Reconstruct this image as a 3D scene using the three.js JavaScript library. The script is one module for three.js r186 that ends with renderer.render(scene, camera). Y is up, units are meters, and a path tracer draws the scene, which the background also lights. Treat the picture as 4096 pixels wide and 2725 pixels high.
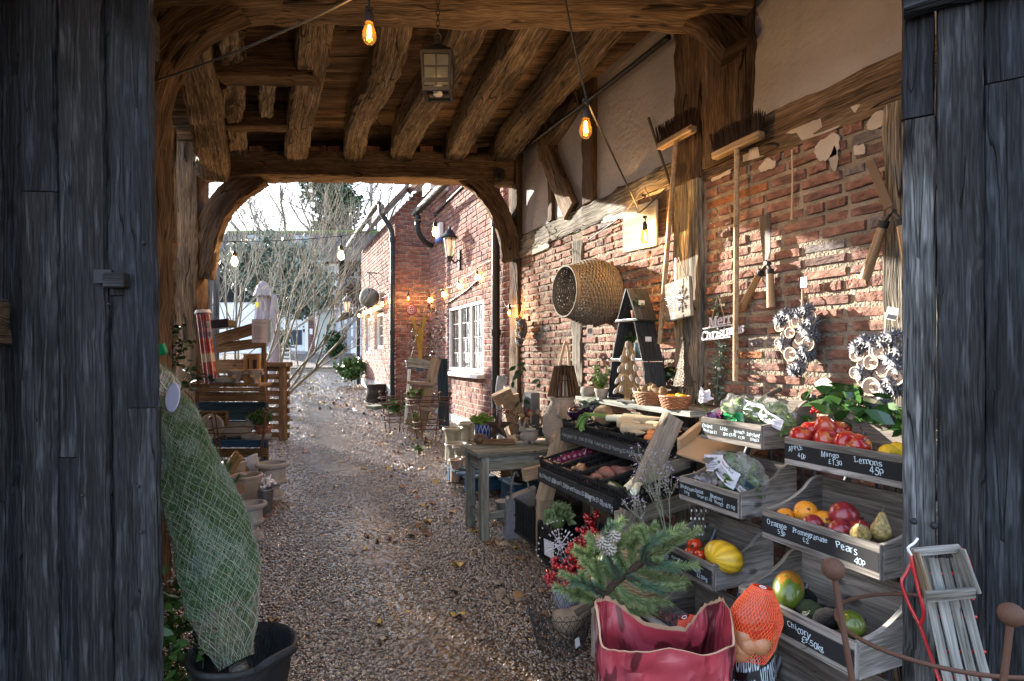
import * as THREE from 'three';
import { FontLoader } from 'three/addons/loaders/FontLoader.js';
import { TextGeometry } from 'three/addons/geometries/TextGeometry.js';
import { mergeGeometries, mergeVertices, toCreasedNormals } from 'three/addons/utils/BufferGeometryUtils.js';

// ---------- camera, sky, sun, exposure ----------
const F = 1289, CU = 1178.5, VH = 815, EYE = 1.8, SLOPE = 0.056, FOOT = 0.27;         // lens and horizon read from the photograph
const AL = Math.atan(558.5 / 1289), SA = Math.sin(AL), CA = Math.cos(AL); // the passage runs along -z, the camera is turned right by AL
const scene = new THREE.Scene();
const camera = new THREE.PerspectiveCamera(2 * Math.atan(340.5 / 560) * 180 / Math.PI, 1024 / 681, 0.05, 400);
camera.position.set(0, EYE, 0); camera.rotation.y = -AL;
camera.setViewOffset(1024, 681, 0, -13.5, 1024, 681);
const SUN_AZ = 22 * Math.PI / 180, SUN_EL = 14.5 * Math.PI / 180;
const toSun = new THREE.Vector3(-Math.sin(SUN_AZ) * Math.cos(SUN_EL), Math.sin(SUN_EL), -Math.cos(SUN_AZ) * Math.cos(SUN_EL));
{ // pale winter sky, brighter round the sun
  const w = 512, h = 256, d = new Float32Array(w * h * 4);
  for (let j = 0; j < h; j++) for (let i = 0; i < w; i++) {
    const th = ((j + 0.5) / h - 0.5) * Math.PI, ph = ((i + 0.5) / w - 0.5) * 2 * Math.PI;
    const y = Math.sin(th), x = Math.cos(th) * Math.cos(ph), z = Math.cos(th) * Math.sin(ph);
    const c = x * toSun.x + y * toSun.y + z * toSun.z, e = Math.max(0, y);
    const k = Math.pow(1 - e, 2.2), g = Math.exp(-(1 - c) * 5) * 0.8 + Math.exp(-(1 - c) * 40) * 1.5;
    const o = (j * w + i) * 4;
    d[o] = (0.42 + 0.5 * k + g) * 0.72; d[o + 1] = (0.6 + 0.36 * k + g * 0.96) * 0.72; d[o + 2] = (0.9 + 0.14 * k + g * 0.86) * 0.72; d[o + 3] = 1;
  }
  const t = new THREE.DataTexture(d, w, h, THREE.RGBAFormat, THREE.FloatType);
  t.mapping = THREE.EquirectangularReflectionMapping; t.magFilter = THREE.LinearFilter; t.minFilter = THREE.LinearFilter; t.needsUpdate = true;
  scene.background = t; scene.environment = t;
}
const sun = new THREE.DirectionalLight(new THREE.Color(1.0, 0.92, 0.80), 5.0);
sun.position.copy(toSun).multiplyScalar(60); sun.target.position.set(1, 1, -5); scene.add(sun, sun.target);
sun.castShadow = true; sun.shadow.mapSize.set(4096, 4096); sun.shadow.radius = 1;
Object.assign(sun.shadow.camera, { left: -25, right: 25, top: 25, bottom: -25, near: 1, far: 140 });
const renderer = new THREE.WebGLRenderer({ antialias: true });
renderer.setSize(1024, 681); renderer.shadowMap.enabled = true;
renderer.toneMapping = THREE.LinearToneMapping; renderer.toneMappingExposure = 4.6;

// ---------- helpers ----------
const V = (x, y, z) => new THREE.Vector3(x, y, z);
const groundY = z => FOOT + (z > 0 ? 0 : z > -28 ? -SLOPE * z : SLOPE * 28);
const P = (u, v, D) => { const a = (u - CU) / F, b = (VH - v) / F; return V(D * (SA + CA * a), EYE + b * D, D * (-CA + SA * a)); };   // a point at a distance
const PX = (u, v, x) => P(u, v, x / (SA + CA * (u - CU) / F));                                                                      // on a plane along the passage
const PG = (u, v) => { const a = (u - CU) / F, b = (VH - v) / F; return P(u, v, (EYE - FOOT) / (SLOPE * (CA - SA * a) - b)); };               // on the rising ground
const BD = (r, y, D) => V(D * SA + r * CA, y, -D * CA + r * SA);                                                                    // across the passage, parallel to the frames
const onG = (x, z, dy = 0) => V(x, groundY(z) + dy, z);
function rng(s) { return () => { s |= 0; s = s + 0x6D2B79F5 | 0; let t = Math.imul(s ^ s >>> 15, 1 | s); t = t + Math.imul(t ^ t >>> 7, 61 | t) ^ t; return ((t ^ t >>> 14) >>> 0) / 4294967296; }; }
const R = rng(7), rr = (a, b) => a + (b - a) * R(), pick = a => a[Math.floor(R() * a.length)];
const hs = (x, y, z) => { let h = Math.imul(x, 374761393) + Math.imul(y, 668265263) + Math.imul(z, 1274126177); h = Math.imul(h ^ h >>> 13, 1274126177); return ((h ^ h >>> 16) >>> 0) / 4294967296; };
const sm = t => t * t * (3 - 2 * t);
function vn(x, y, z = 0, px = 1 << 20, py = 1 << 20) {
  const x0 = Math.floor(x), y0 = Math.floor(y), z0 = Math.floor(z), a = sm(x - x0), b = sm(y - y0), c = sm(z - z0);
  const m = (i, p) => ((i % p) + p) % p, X0 = m(x0, px), X1 = m(x0 + 1, px), Y0 = m(y0, py), Y1 = m(y0 + 1, py);
  const L = (p, q, t) => p + (q - p) * t;
  const l = k => L(L(hs(X0, Y0, k), hs(X1, Y0, k), a), L(hs(X0, Y1, k), hs(X1, Y1, k), a), b);
  return c === 0 ? l(z0) : L(l(z0), l(z0 + 1), c);
}
const sn = (x, y, z) => vn(x + 50, y + 50, z + 50) * 2 - 1;
function fb(x, y, px, py, s, n = 4) { let v = 0, a = 0.5, t = 0; for (let i = 0; i < n; i++) { v += a * vn(x, y, s + i * 17, px, py); t += a; x *= 2; y *= 2; px *= 2; py *= 2; a *= 0.55; } return v / t; }
function tex(w, h, fn, srgb = true, rx = 1, ry = 1) {
  const d = new Uint8Array(w * h * 4);
  for (let j = 0; j < h; j++) for (let i = 0; i < w; i++) { const c = fn(i / w, j / h), o = (j * w + i) * 4; for (let k = 0; k < 3; k++) d[o + k] = Math.max(0, Math.min(255, (c.length ? c[k] : c) * 255)); d[o + 3] = 255; }
  const t = new THREE.DataTexture(d, w, h); t.wrapS = t.wrapT = THREE.RepeatWrapping; t.magFilter = THREE.LinearFilter; t.minFilter = THREE.LinearMipmapLinearFilter; t.generateMipmaps = true;
  if (srgb) t.colorSpace = THREE.SRGBColorSpace; t.repeat.set(rx, ry); t.needsUpdate = true; return t;
}
// grain runs along u; the maps are neutral, the material's colour tints them
function wood(seed, { len = 1.8, wid = 0.45, dark = 0.5, streak = 0, cracks = 0.5, fine = 70, knots = 5 } = {}) {
  const kn = []; const q = rng(seed); for (let i = 0; i < knots; i++) kn.push([q(), q(), 0.006 + q() * 0.012]);
  const f = (x, y) => {
    let yy = y + 0.012 * (vn(x * 5, y * 6, seed + 5, 5, 6) - 0.5), kd = 0;
    for (const [kx, ky, kr] of kn) { const dx = (x - kx) * len, dy = (y - ky) * wid, r = Math.hypot(dx * 0.5, dy) / kr; if (r < 6) { yy += Math.exp(-r * r * 0.2) * Math.sign(dy) * 0.02; if (r < 1.2) kd = Math.max(kd, 1 - r * r * 0.7); } }
    const g = 0.6 * fb(x * 7, yy * fine, 7, fine, seed, 3) + 0.4 * vn(x * 40, yy * 170, seed + 3, 40, 170), l = fb(x * 4, yy * 6, 4, 6, seed + 31, 4);
    const c = Math.abs(vn(x * 4, yy * 16, seed + 60, 4, 16) - 0.5) + 0.8 * Math.max(0, 0.58 - vn(x * 6, yy * 5, seed + 77, 6, 5));
    const cr = cracks ? Math.max(0, 1 - c / (0.022 * cracks)) : 0;
    const st = streak ? Math.max(0, fb(x * 9, yy * 30, 9, 30, seed + 90, 3) - 0.58) * streak : 0;
    return [g, l, cr, st, kd];
  };
  const A = new Float32Array(1024 * 512), c = []; 
  const map = tex(1024, 512, (x, y) => { const [g, l, cr, s, k] = f(x, y); A[Math.round(y * 512) * 1024 + Math.round(x * 1024)] = 0.4 + g * 0.45 + l * 0.15 - cr * 0.8 - k * 0.1; let v = (1 - dark * 0.6) + dark * (g - 0.48) * 1.1 + (l - 0.5) * 0.5; v = v * (1 - 0.7 * cr) * (1 - 0.45 * k) + s; return [v, v * (0.985 + 0.05 * l), v * (0.94 + 0.12 * l)]; }, true, 1 / len, 1 / wid);
  const bump = tex(1024, 512, (x, y) => A[Math.round(y * 512) * 1024 + Math.round(x * 1024)], false, 1 / len, 1 / wid);
  return { map, bump };
}
const mat = (c, roughness = 0.8, o = {}) => { const m = new THREE.MeshPhysicalMaterial({ roughness, side: THREE.DoubleSide, ...o }); if (Array.isArray(c)) m.color.setRGB(...c); else m.color.set(c); return m; };
const wm = (w, c, bs = 0.006, rough = 0.85, o = {}) => mat(c, rough, { map: w.map, bumpMap: w.bump, bumpScale: bs, specularIntensity: 0.4, ...o });
function noiseTex(seed, n, lo, hi, rep, oct = 4, size = 256) { return tex(size, size, (x, y) => lo + (hi - lo) * fb(x * n, y * n, n, n, seed, oct), true, rep, rep); }
function bumpTex(seed, n, rep, oct = 4, size = 256) { return tex(size, size, (x, y) => fb(x * n, y * n, n, n, seed, oct), false, rep, rep); }
function canvas(w, h, draw) { const c = document.createElement('canvas'); c.width = w; c.height = h; const x = c.getContext('2d'); draw(x, w, h); const t = new THREE.CanvasTexture(c); t.colorSpace = THREE.SRGBColorSpace; return t; }

// ---------- geometry ----------
const clean = g => { let q = g.index ? g.toNonIndexed() : g; if (q === g) q = g.clone(); for (const k of Object.keys(q.attributes)) if (!['position', 'normal', 'uv', 'color'].includes(k)) q.deleteAttribute(k); if (!q.attributes.normal) q.computeVertexNormals(); if (!q.attributes.uv) q.setAttribute('uv', new THREE.BufferAttribute(new Float32Array(q.attributes.position.count * 2), 2)); return q; };
const merge = l => mergeGeometries(l.map(clean), false);
function tr(g, x = 0, y = 0, z = 0, rx = 0, ry = 0, rz = 0, s = 1) { const m = new THREE.Matrix4().compose(x.isVector3 ? x : V(x, y, z), new THREE.Quaternion().setFromEuler(new THREE.Euler(rx, ry, rz)), Array.isArray(s) ? V(...s) : V(s, s, s)); return g.applyMatrix4(m); }
function uvp(g, ax = 0, off = true) { // box projection in metres, grain along axis ax
  g = clean(g); const p = g.attributes.position, uv = g.attributes.uv, ou = off ? R() * 5 : 0, ov = off ? R() * 5 : 0, a = V(), b = V(), c = V();
  for (let i = 0; i < p.count; i += 3) {
    a.fromBufferAttribute(p, i); b.fromBufferAttribute(p, i + 1); c.fromBufferAttribute(p, i + 2);
    const n = b.clone().sub(a).cross(c.clone().sub(a)), m = [Math.abs(n.x), Math.abs(n.y), Math.abs(n.z)], k = m.indexOf(Math.max(...m));
    let o = [0, 1, 2].filter(q => q !== k); if (o[1] === ax) o.reverse();
    for (let j = 0; j < 3; j++) { const q = [a, b, c][j].toArray(); uv.setXY(i + j, q[o[0]] + ou, q[o[1]] + ov); }
  } return g;
}
function cbox(w, h, d, c = 0.004, ax) { // chamfered box, 44 triangles
  const e = [w / 2, h / 2, d / 2]; c = Math.min(c, e[0] * 0.9, e[1] * 0.9, e[2] * 0.9);
  const pt = (s, f) => [0, 1, 2].map(k => s[k] * (e[k] - (k === f ? 0 : c))), tri = [];
  const put = (...q) => { const A = V(...q[0]), n = V(...q[1]).sub(A).cross(V(...q[2]).sub(A)), m = q.reduce((s, z) => s.add(V(...z)), V(0, 0, 0)); if (n.dot(m) < 0) q.reverse(); for (let i = 1; i + 1 < q.length; i++) tri.push(q[0], q[i], q[i + 1]); };
  for (let k = 0; k < 3; k++) for (const s of [-1, 1]) { const o = [0, 1, 2].filter(q => q !== k); put(...[[1, 1], [1, -1], [-1, -1], [-1, 1]].map(([p, q]) => { const g = [0, 0, 0]; g[k] = s; g[o[0]] = p; g[o[1]] = q; return pt(g, k); })); }
  for (const [A, B, C] of [[0, 1, 2], [0, 2, 1], [1, 2, 0]]) for (const s of [-1, 1]) for (const t of [-1, 1]) { const g = z => { const q = [0, 0, 0]; q[A] = s; q[B] = t; q[C] = z; return q; }; put(pt(g(1), A), pt(g(1), B), pt(g(-1), B), pt(g(-1), A)); }
  for (const x of [-1, 1]) for (const y of [-1, 1]) for (const z of [-1, 1]) put(pt([x, y, z], 0), pt([x, y, z], 1), pt([x, y, z], 2));
  const g = new THREE.BufferGeometry(); g.setAttribute('position', new THREE.BufferAttribute(new Float32Array(tri.flat()), 3)); g.computeVertexNormals();
  return uvp(g, ax ?? [w, h, d].indexOf(Math.max(w, h, d)));
}
const bx = (w, h, d, x = 0, y = 0, z = 0) => tr(new THREE.BoxGeometry(w, h, d), x, y, z);
// rough-hewn timber swept along a line; w across, h along `up`
function timber(pts, w, h, { up = V(0, 1, 0), n = 14, rough = 0.008, c = 0.012, wane = 0.1, seed = Math.floor(R() * 9999), bend = 0 } = {}) {
  pts = pts.map(p => Array.isArray(p) ? V(...p) : p);
  const cv = pts.length > 2 ? new THREE.CatmullRomCurve3(pts) : new THREE.LineCurve3(pts[0], pts[1]), L = cv.getLength();
  const pr = [[-1, -1, 1, 1], [0, -1, 0, 0], [1, -1, -1, 1], [1, -1, 1, 1, 1], [1, 0, 0, 0], [1, 1, 1, -1, 1], [1, 1, -1, -1], [0, 1, 0, 0], [-1, 1, 1, -1], [-1, 1, 1, -1, 1], [-1, 0, 0, 0], [-1, -1, 1, 1, 1]];
  const prof = pr.map(([a, b, , , side], i) => { const corner = a && b; return [a * w / 2 - (corner && !side ? a * c : 0), b * h / 2 - (corner && side ? b * c : 0)]; });
  const per = [0]; for (let i = 1; i <= prof.length; i++) { const p = prof[i % prof.length], q = prof[i - 1]; per.push(per[i - 1] + Math.hypot(p[0] - q[0], p[1] - q[1])); }
  const pos = [], uv = [], idx = [], m = prof.length, ou = R() * 3, ov = R() * 3;
  for (let i = 0; i <= n; i++) {
    const t = i / n, C = cv.getPointAt(t), T = cv.getTangentAt(t), S = T.clone().cross(up).normalize(), U = S.clone().cross(T).normalize(), l = t * L;
    const k1 = 1 + wane * sn(l * 1.3, seed, 1), k2 = 1 + wane * sn(l * 1.1, seed, 9), b1 = bend * sn(l * 0.8, seed, 20), b2 = bend * sn(l * 0.8, seed, 30);
    for (let j = 0; j <= m; j++) { const [a, b] = prof[j % m], q = rough * (sn(l * 9, (j % m) * 1.7, seed) + 0.6 * sn(l * 24, (j % m) * 3.1, seed + 3)), rl = Math.hypot(a, b), x = a * k1 + b1 + q * a / rl, y = b * k2 + b2 + q * b / rl; pos.push(C.x + S.x * x + U.x * y, C.y + S.y * x + U.y * y, C.z + S.z * x + U.z * y); uv.push(l + ou, per[j] + ov); }
  }
  for (let i = 0; i < n; i++) for (let j = 0; j < m; j++) { const a = i * (m + 1) + j, b = a + m + 1; idx.push(a, a + 1, b, b, a + 1, b + 1); }
  for (const e of [0, n]) { const o = pos.length / 3, st = e * (m + 1); let cx = V(0, 0, 0); for (let j = 0; j < m; j++) { const k = (st + j) * 3; pos.push(pos[k], pos[k + 1], pos[k + 2]); cx.add(V(pos[k], pos[k + 1], pos[k + 2])); uv.push(prof[j][0] * 0.3 + ou, prof[j][1] + ov); } cx.multiplyScalar(1 / m); pos.push(cx.x, cx.y, cx.z); uv.push(ou, ov); for (let j = 0; j < m; j++) e ? idx.push(o + m, o + j, o + (j + 1) % m) : idx.push(o + m, o + (j + 1) % m, o + j); }
  const g = new THREE.BufferGeometry(); g.setAttribute('position', new THREE.Float32BufferAttribute(pos, 3)); g.setAttribute('uv', new THREE.Float32BufferAttribute(uv, 2)); g.setIndex(idx);
  return toCreasedNormals(g, 0.5);
}
const plank = (a, b, w, h, o = {}) => timber([a, b], w, h, { n: 6, rough: 0.0015, c: 0.003, wane: 0.015, ...o });
const cv3 = pts => new THREE.CatmullRomCurve3(pts.map(p => Array.isArray(p) ? V(...p) : p));
const tube = (pts, r, n = 16, s = 6, closed = false) => { const c = cv3(pts); c.closed = closed; return new THREE.TubeGeometry(c, n, r, s, closed); };
const rod = (a, b, r, s = 6, r2 = r) => { a = Array.isArray(a) ? V(...a) : a; b = Array.isArray(b) ? V(...b) : b; const d = b.clone().sub(a), g = new THREE.CylinderGeometry(r2, r, d.length(), s, 1); g.applyQuaternion(new THREE.Quaternion().setFromUnitVectors(V(0, 1, 0), d.normalize())); return tr(g, a.clone().add(b).multiplyScalar(0.5)); };
const lathe = (p, s = 28) => { const g = new THREE.LatheGeometry(p.map(q => new THREE.Vector2(q[0], q[1])), s); return g; };
const ball = (r, s = 12) => new THREE.SphereGeometry(r, s, Math.max(6, Math.round(s * 0.7)));
const ring = (r, t, s = 32, q = 6) => new THREE.TorusGeometry(r, t, q, s).rotateX(Math.PI / 2);
const sag = (a, b, d, n = 9) => Array.from({ length: n }, (_, i) => { const t = i / (n - 1); return a.clone().lerp(b, t).add(V(0, -4 * d * t * (1 - t), 0)); });
function warp(g, amp, f, seed = 1) { g = mergeVertices((() => { const q = g.clone(); q.deleteAttribute('normal'); return q; })(), 1e-5); const p = g.attributes.position; for (let i = 0; i < p.count; i++) { const x = p.getX(i), y = p.getY(i), z = p.getZ(i); p.setXYZ(i, x + amp * sn(x * f, y * f, z * f + seed), y + amp * sn(x * f + 9, y * f, z * f + seed), z + amp * sn(x * f, y * f + 9, z * f + seed)); } g.computeVertexNormals(); return g; }

// ---------- things and parts ----------
const taken = {};
const numbered = n => { const k = taken[n] = (taken[n] ?? -1) + 1; return k ? `${n}_${String(k).padStart(3, '0')}` : n; };
function T(name, label, category, pos = V(0, 0, 0), ry = 0, group) { const o = new THREE.Group(); o.name = numbered(name); o.position.copy(Array.isArray(pos) ? V(...pos) : pos); o.rotation.y = ry; o.userData = { label, category }; if (group) o.userData.group = group; scene.add(o); return o; }
function M(parent, name, g, m, pos, rot) { const o = new THREE.Mesh(g, m); o.name = name; if (pos) o.position.copy(Array.isArray(pos) ? V(...pos) : pos); if (rot) o.rotation.set(...rot); parent.add(o); return o; }
function one(name, label, category, g, m, pos, rot, group) { const o = M(scene, numbered(name), g, m, pos, rot); o.userData = { label, category }; if (group) o.userData.group = group; return o; }
function struct(name, g, m) { const o = M(scene, numbered(name), g, m); o.userData.kind = 'structure'; return o; }
const stuff = o => { o.userData.kind = 'stuff'; return o; };
function copyOf(o, pos, ry, label, group) { const c = o.clone(); c.name = numbered(o.name.replace(/_\d{3}$/, '')); c.userData = { ...o.userData }; if (label) c.userData.label = label; if (group) c.userData.group = group; c.position.copy(pos); if (ry !== undefined) c.rotation.y = ry; scene.add(c); return c; }
const FACE = -AL; // turned to face the camera, parallel to the frames

// ---------- materials ----------
const W_OAK = wood(11, { dark: 0.7, cracks: 1.2 }), W_OLD = wood(23, { dark: 0.8, cracks: 1.5, fine: 60 }), W_BOARD = wood(37, { dark: 0.6, cracks: 0.25, knots: 6 }), W_BLACK = wood(53, { dark: 0.75, streak: 1.7, cracks: 0.8, len: 1.4, wid: 0.36 }), W_PINE = wood(71, { dark: 0.4, cracks: 0, fine: 40, knots: 4 }), W_SAWN = wood(97, { dark: 0.5, cracks: 0.2, fine: 60 });
const oakDark = wm(W_OAK, [0.28, 0.18, 0.115], 0.012), oakJoist = wm(W_OLD, [0.47, 0.355, 0.265], 0.016), oakBeam = wm(W_OAK, [0.40, 0.275, 0.185], 0.012), oakGrey = wm(W_OLD, [0.60, 0.52, 0.43], 0.012), oakBlackish = wm(W_OLD, [0.16, 0.10, 0.065], 0.012);
const boardCeil = [[0.40, 0.245, 0.14], [0.47, 0.29, 0.165], [0.31, 0.195, 0.12], [0.43, 0.285, 0.18]].map(c => wm(W_BOARD, c, 0.006));
const tarred = [[0.044, 0.047, 0.055], [0.034, 0.037, 0.046], [0.058, 0.058, 0.062], [0.048, 0.047, 0.051]].map(c => wm(W_BLACK, c, 0.006, 0.7));
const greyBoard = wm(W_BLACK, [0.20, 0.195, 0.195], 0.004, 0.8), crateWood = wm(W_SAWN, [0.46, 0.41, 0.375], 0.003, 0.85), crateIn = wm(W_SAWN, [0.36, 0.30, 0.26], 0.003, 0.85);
const sawn = wm(W_PINE, [0.50, 0.36, 0.24], 0.003, 0.8), sawnGrey = wm(W_PINE, [0.42, 0.34, 0.27], 0.003, 0.85), palletWood = wm(W_SAWN, [0.40, 0.24, 0.13], 0.004, 0.85), palletBlue = wm(W_SAWN, [0.07, 0.14, 0.20], 0.004, 0.85), bluePaint = wm(W_SAWN, [0.04, 0.12, 0.24], 0.004, 0.7), paleWood = wm(W_PINE, [0.72, 0.52, 0.33], 0.001, 0.5), tableWood = wm(W_SAWN, [0.34, 0.35, 0.31], 0.004, 0.8), shelfGrey = wm(W_SAWN, [0.50, 0.50, 0.46], 0.005, 0.85), slatGrey = wm(W_SAWN, [0.40, 0.37, 0.33], 0.003, 0.8);
const N1 = noiseTex(3, 8, 0.62, 1.0, 1, 5), NB = bumpTex(5, 8, 1, 5), NF = noiseTex(9, 24, 0.7, 1.0, 4, 4), NBF = bumpTex(13, 24, 4, 4);
const plaster = mat([0.46, 0.445, 0.46], 0.95, { map: noiseTex(21, 6, 0.86, 1.0, 0.8, 5), bumpMap: bumpTex(22, 24, 2, 4), bumpScale: 0.006 });
const limewash = mat([0.62, 0.55, 0.47], 0.95, { map: noiseTex(24, 6, 0.75, 1.0, 1.2, 5), bumpMap: bumpTex(22, 24, 2, 4), bumpScale: 0.006 });
const mortarOld = mat([0.46, 0.39, 0.30], 0.98, { map: noiseTex(31, 10, 0.6, 1, 2, 5), bumpMap: bumpTex(32, 32, 3, 4), bumpScale: 0.012 });
const mortarNew = mat([0.52, 0.46, 0.40], 0.98, { map: noiseTex(33, 10, 0.7, 1, 2, 4) });
const brickNoise = noiseTex(41, 10, 0.45, 1.0, 1, 5), brickBump = bumpTex(42, 12, 1, 5);
const bm = (c, r = 0.92, bs = 0.012) => mat(c, r, { map: brickNoise, bumpMap: brickBump, bumpScale: bs });
const oldBrick = [[0.50, 0.255, 0.19], [0.45, 0.225, 0.17], [0.40, 0.215, 0.175], [0.54, 0.29, 0.215], [0.32, 0.20, 0.175], [0.60, 0.24, 0.11], [0.38, 0.33, 0.33]];
const newBrick = [[0.48, 0.21, 0.16], [0.42, 0.17, 0.135], [0.53, 0.25, 0.19], [0.36, 0.16, 0.135], [0.31, 0.155, 0.15], [0.50, 0.20, 0.13], [0.56, 0.34, 0.28]];
const iron = mat([0.018, 0.019, 0.022], 0.55, { specularIntensity: 0.6 }), rust = mat([0.14, 0.065, 0.04], 0.75, { metalness: 0.3, map: NF }), wire = mat([0.022, 0.02, 0.02], 0.5), blackPlastic = mat([0.014, 0.015, 0.017], 0.4, { specularIntensity: 0.6 }), steel = mat([0.42, 0.43, 0.45], 0.35, { metalness: 0.9 }), zinc = mat([0.36, 0.39, 0.42], 0.42, { metalness: 0.75, map: NF });
const white = mat([0.78, 0.78, 0.77], 0.5), paper = mat([0.72, 0.72, 0.72], 0.9), glass = mat([0.9, 0.95, 1], 0.04, { transmission: 1, thickness: 0, ior: 1.45 }), unlitPaneLensGlass = mat([0.02, 0.025, 0.03], 0.04, { ior: 1.5 });
const stone = mat([0.44, 0.42, 0.39], 0.9, { map: NF, bumpMap: NBF, bumpScale: 0.004 }), concrete = mat([0.50, 0.49, 0.48], 0.9, { map: N1, bumpMap: NBF, bumpScale: 0.004 }), terracotta = mat([0.42, 0.20, 0.12], 0.85, { map: NF }), glazeCream = mat([0.56, 0.47, 0.38], 0.35, { map: N1, clearcoat: 0.4 }), urnStone = mat([0.58, 0.56, 0.53], 0.8, { map: N1, bumpMap: NBF, bumpScale: 0.003 }), pinkPot = mat([0.58, 0.42, 0.34], 0.6, { map: N1 }), glazeBlue = mat([0.45, 0.52, 0.60], 0.2, { clearcoat: 0.8 }), oliveGlaze = mat([0.44, 0.42, 0.33], 0.3, { clearcoat: 0.5, map: N1 });
const soil = mat([0.05, 0.035, 0.025], 1, { bumpMap: NBF, bumpScale: 0.02 }), rope = mat([0.52, 0.40, 0.26], 0.95), cord = mat([0.55, 0.42, 0.28], 0.95);
const leafMat = c => mat(c, 0.45, { map: NF });
const holly = leafMat([0.03, 0.085, 0.022]), leafGreen = leafMat([0.09, 0.20, 0.04]), leafPale = leafMat([0.26, 0.38, 0.14]), ivyGreen = leafMat([0.035, 0.10, 0.03]), euca = leafMat([0.20, 0.27, 0.20]), deadLeaf = leafMat([0.16, 0.09, 0.045]), strawLeaf = leafMat([0.62, 0.42, 0.07]), needleMat = leafMat([0.07, 0.15, 0.065]), needleLight = leafMat([0.16, 0.26, 0.11]), needleBlue = leafMat([0.085, 0.155, 0.10]);

// ---------- ground ----------
{
  const pos = [], uv = [], idx = [], xs = [-60, -20, -6, -2, 0, 2, 4, 8, 20, 60], zs = []; for (let z = 30; z > 0; z -= 10) zs.push(z); for (let z = 0; z >= -30; z -= 0.5) zs.push(z); zs.push(-40, -60, -160);
  for (const z of zs) for (const x of xs) { pos.push(x, groundY(z), z); uv.push(x, z); }
  for (let j = 0; j + 1 < zs.length; j++) for (let i = 0; i + 1 < xs.length; i++) { const a = j * xs.length + i, b = a + xs.length; idx.push(a, a + 1, b, b, a + 1, b + 1); }
  const g = new THREE.BufferGeometry(); g.setAttribute('position', new THREE.Float32BufferAttribute(pos, 3)); g.setAttribute('uv', new THREE.Float32BufferAttribute(uv, 2)); g.setIndex(idx); g.computeVertexNormals();
  const map = tex(1024, 1024, (x, y) => { const a = fb(x * 5, y * 5, 5, 5, 201, 4), b = fb(x * 160, y * 160, 160, 160, 202, 2); const v = 0.26 + 0.22 * a + 0.3 * (b - 0.5); return [v * 1.08, v * 0.93, v * 0.8]; }, true, 0.5, 0.5);
  const rg = tex(512, 512, (x, y) => { const v = 0.14 + 0.4 * fb(x * 9, y * 9, 9, 9, 211, 5); return [0, v, 0]; }, false, 0.4, 0.4);
  struct('ground', g, mat([0.45, 0.38, 0.32], 0.8, { map, roughnessMap: rg, bumpMap: tex(512, 512, (x, y) => fb(x * 90, y * 90, 90, 90, 221, 3), false, 0.5, 0.5), bumpScale: 0.012 }));
}
function scatter(name, label, category, g, m, list) { // list of [Matrix4, colour]
  const o = new THREE.InstancedMesh(g, m, list.length); list.forEach(([k, c], i) => { o.setMatrixAt(i, k); if (c) o.setColorAt(i, c); });
  o.name = numbered(name); o.userData = { label, category, kind: 'stuff' }; scene.add(o); return o;
}
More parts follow.
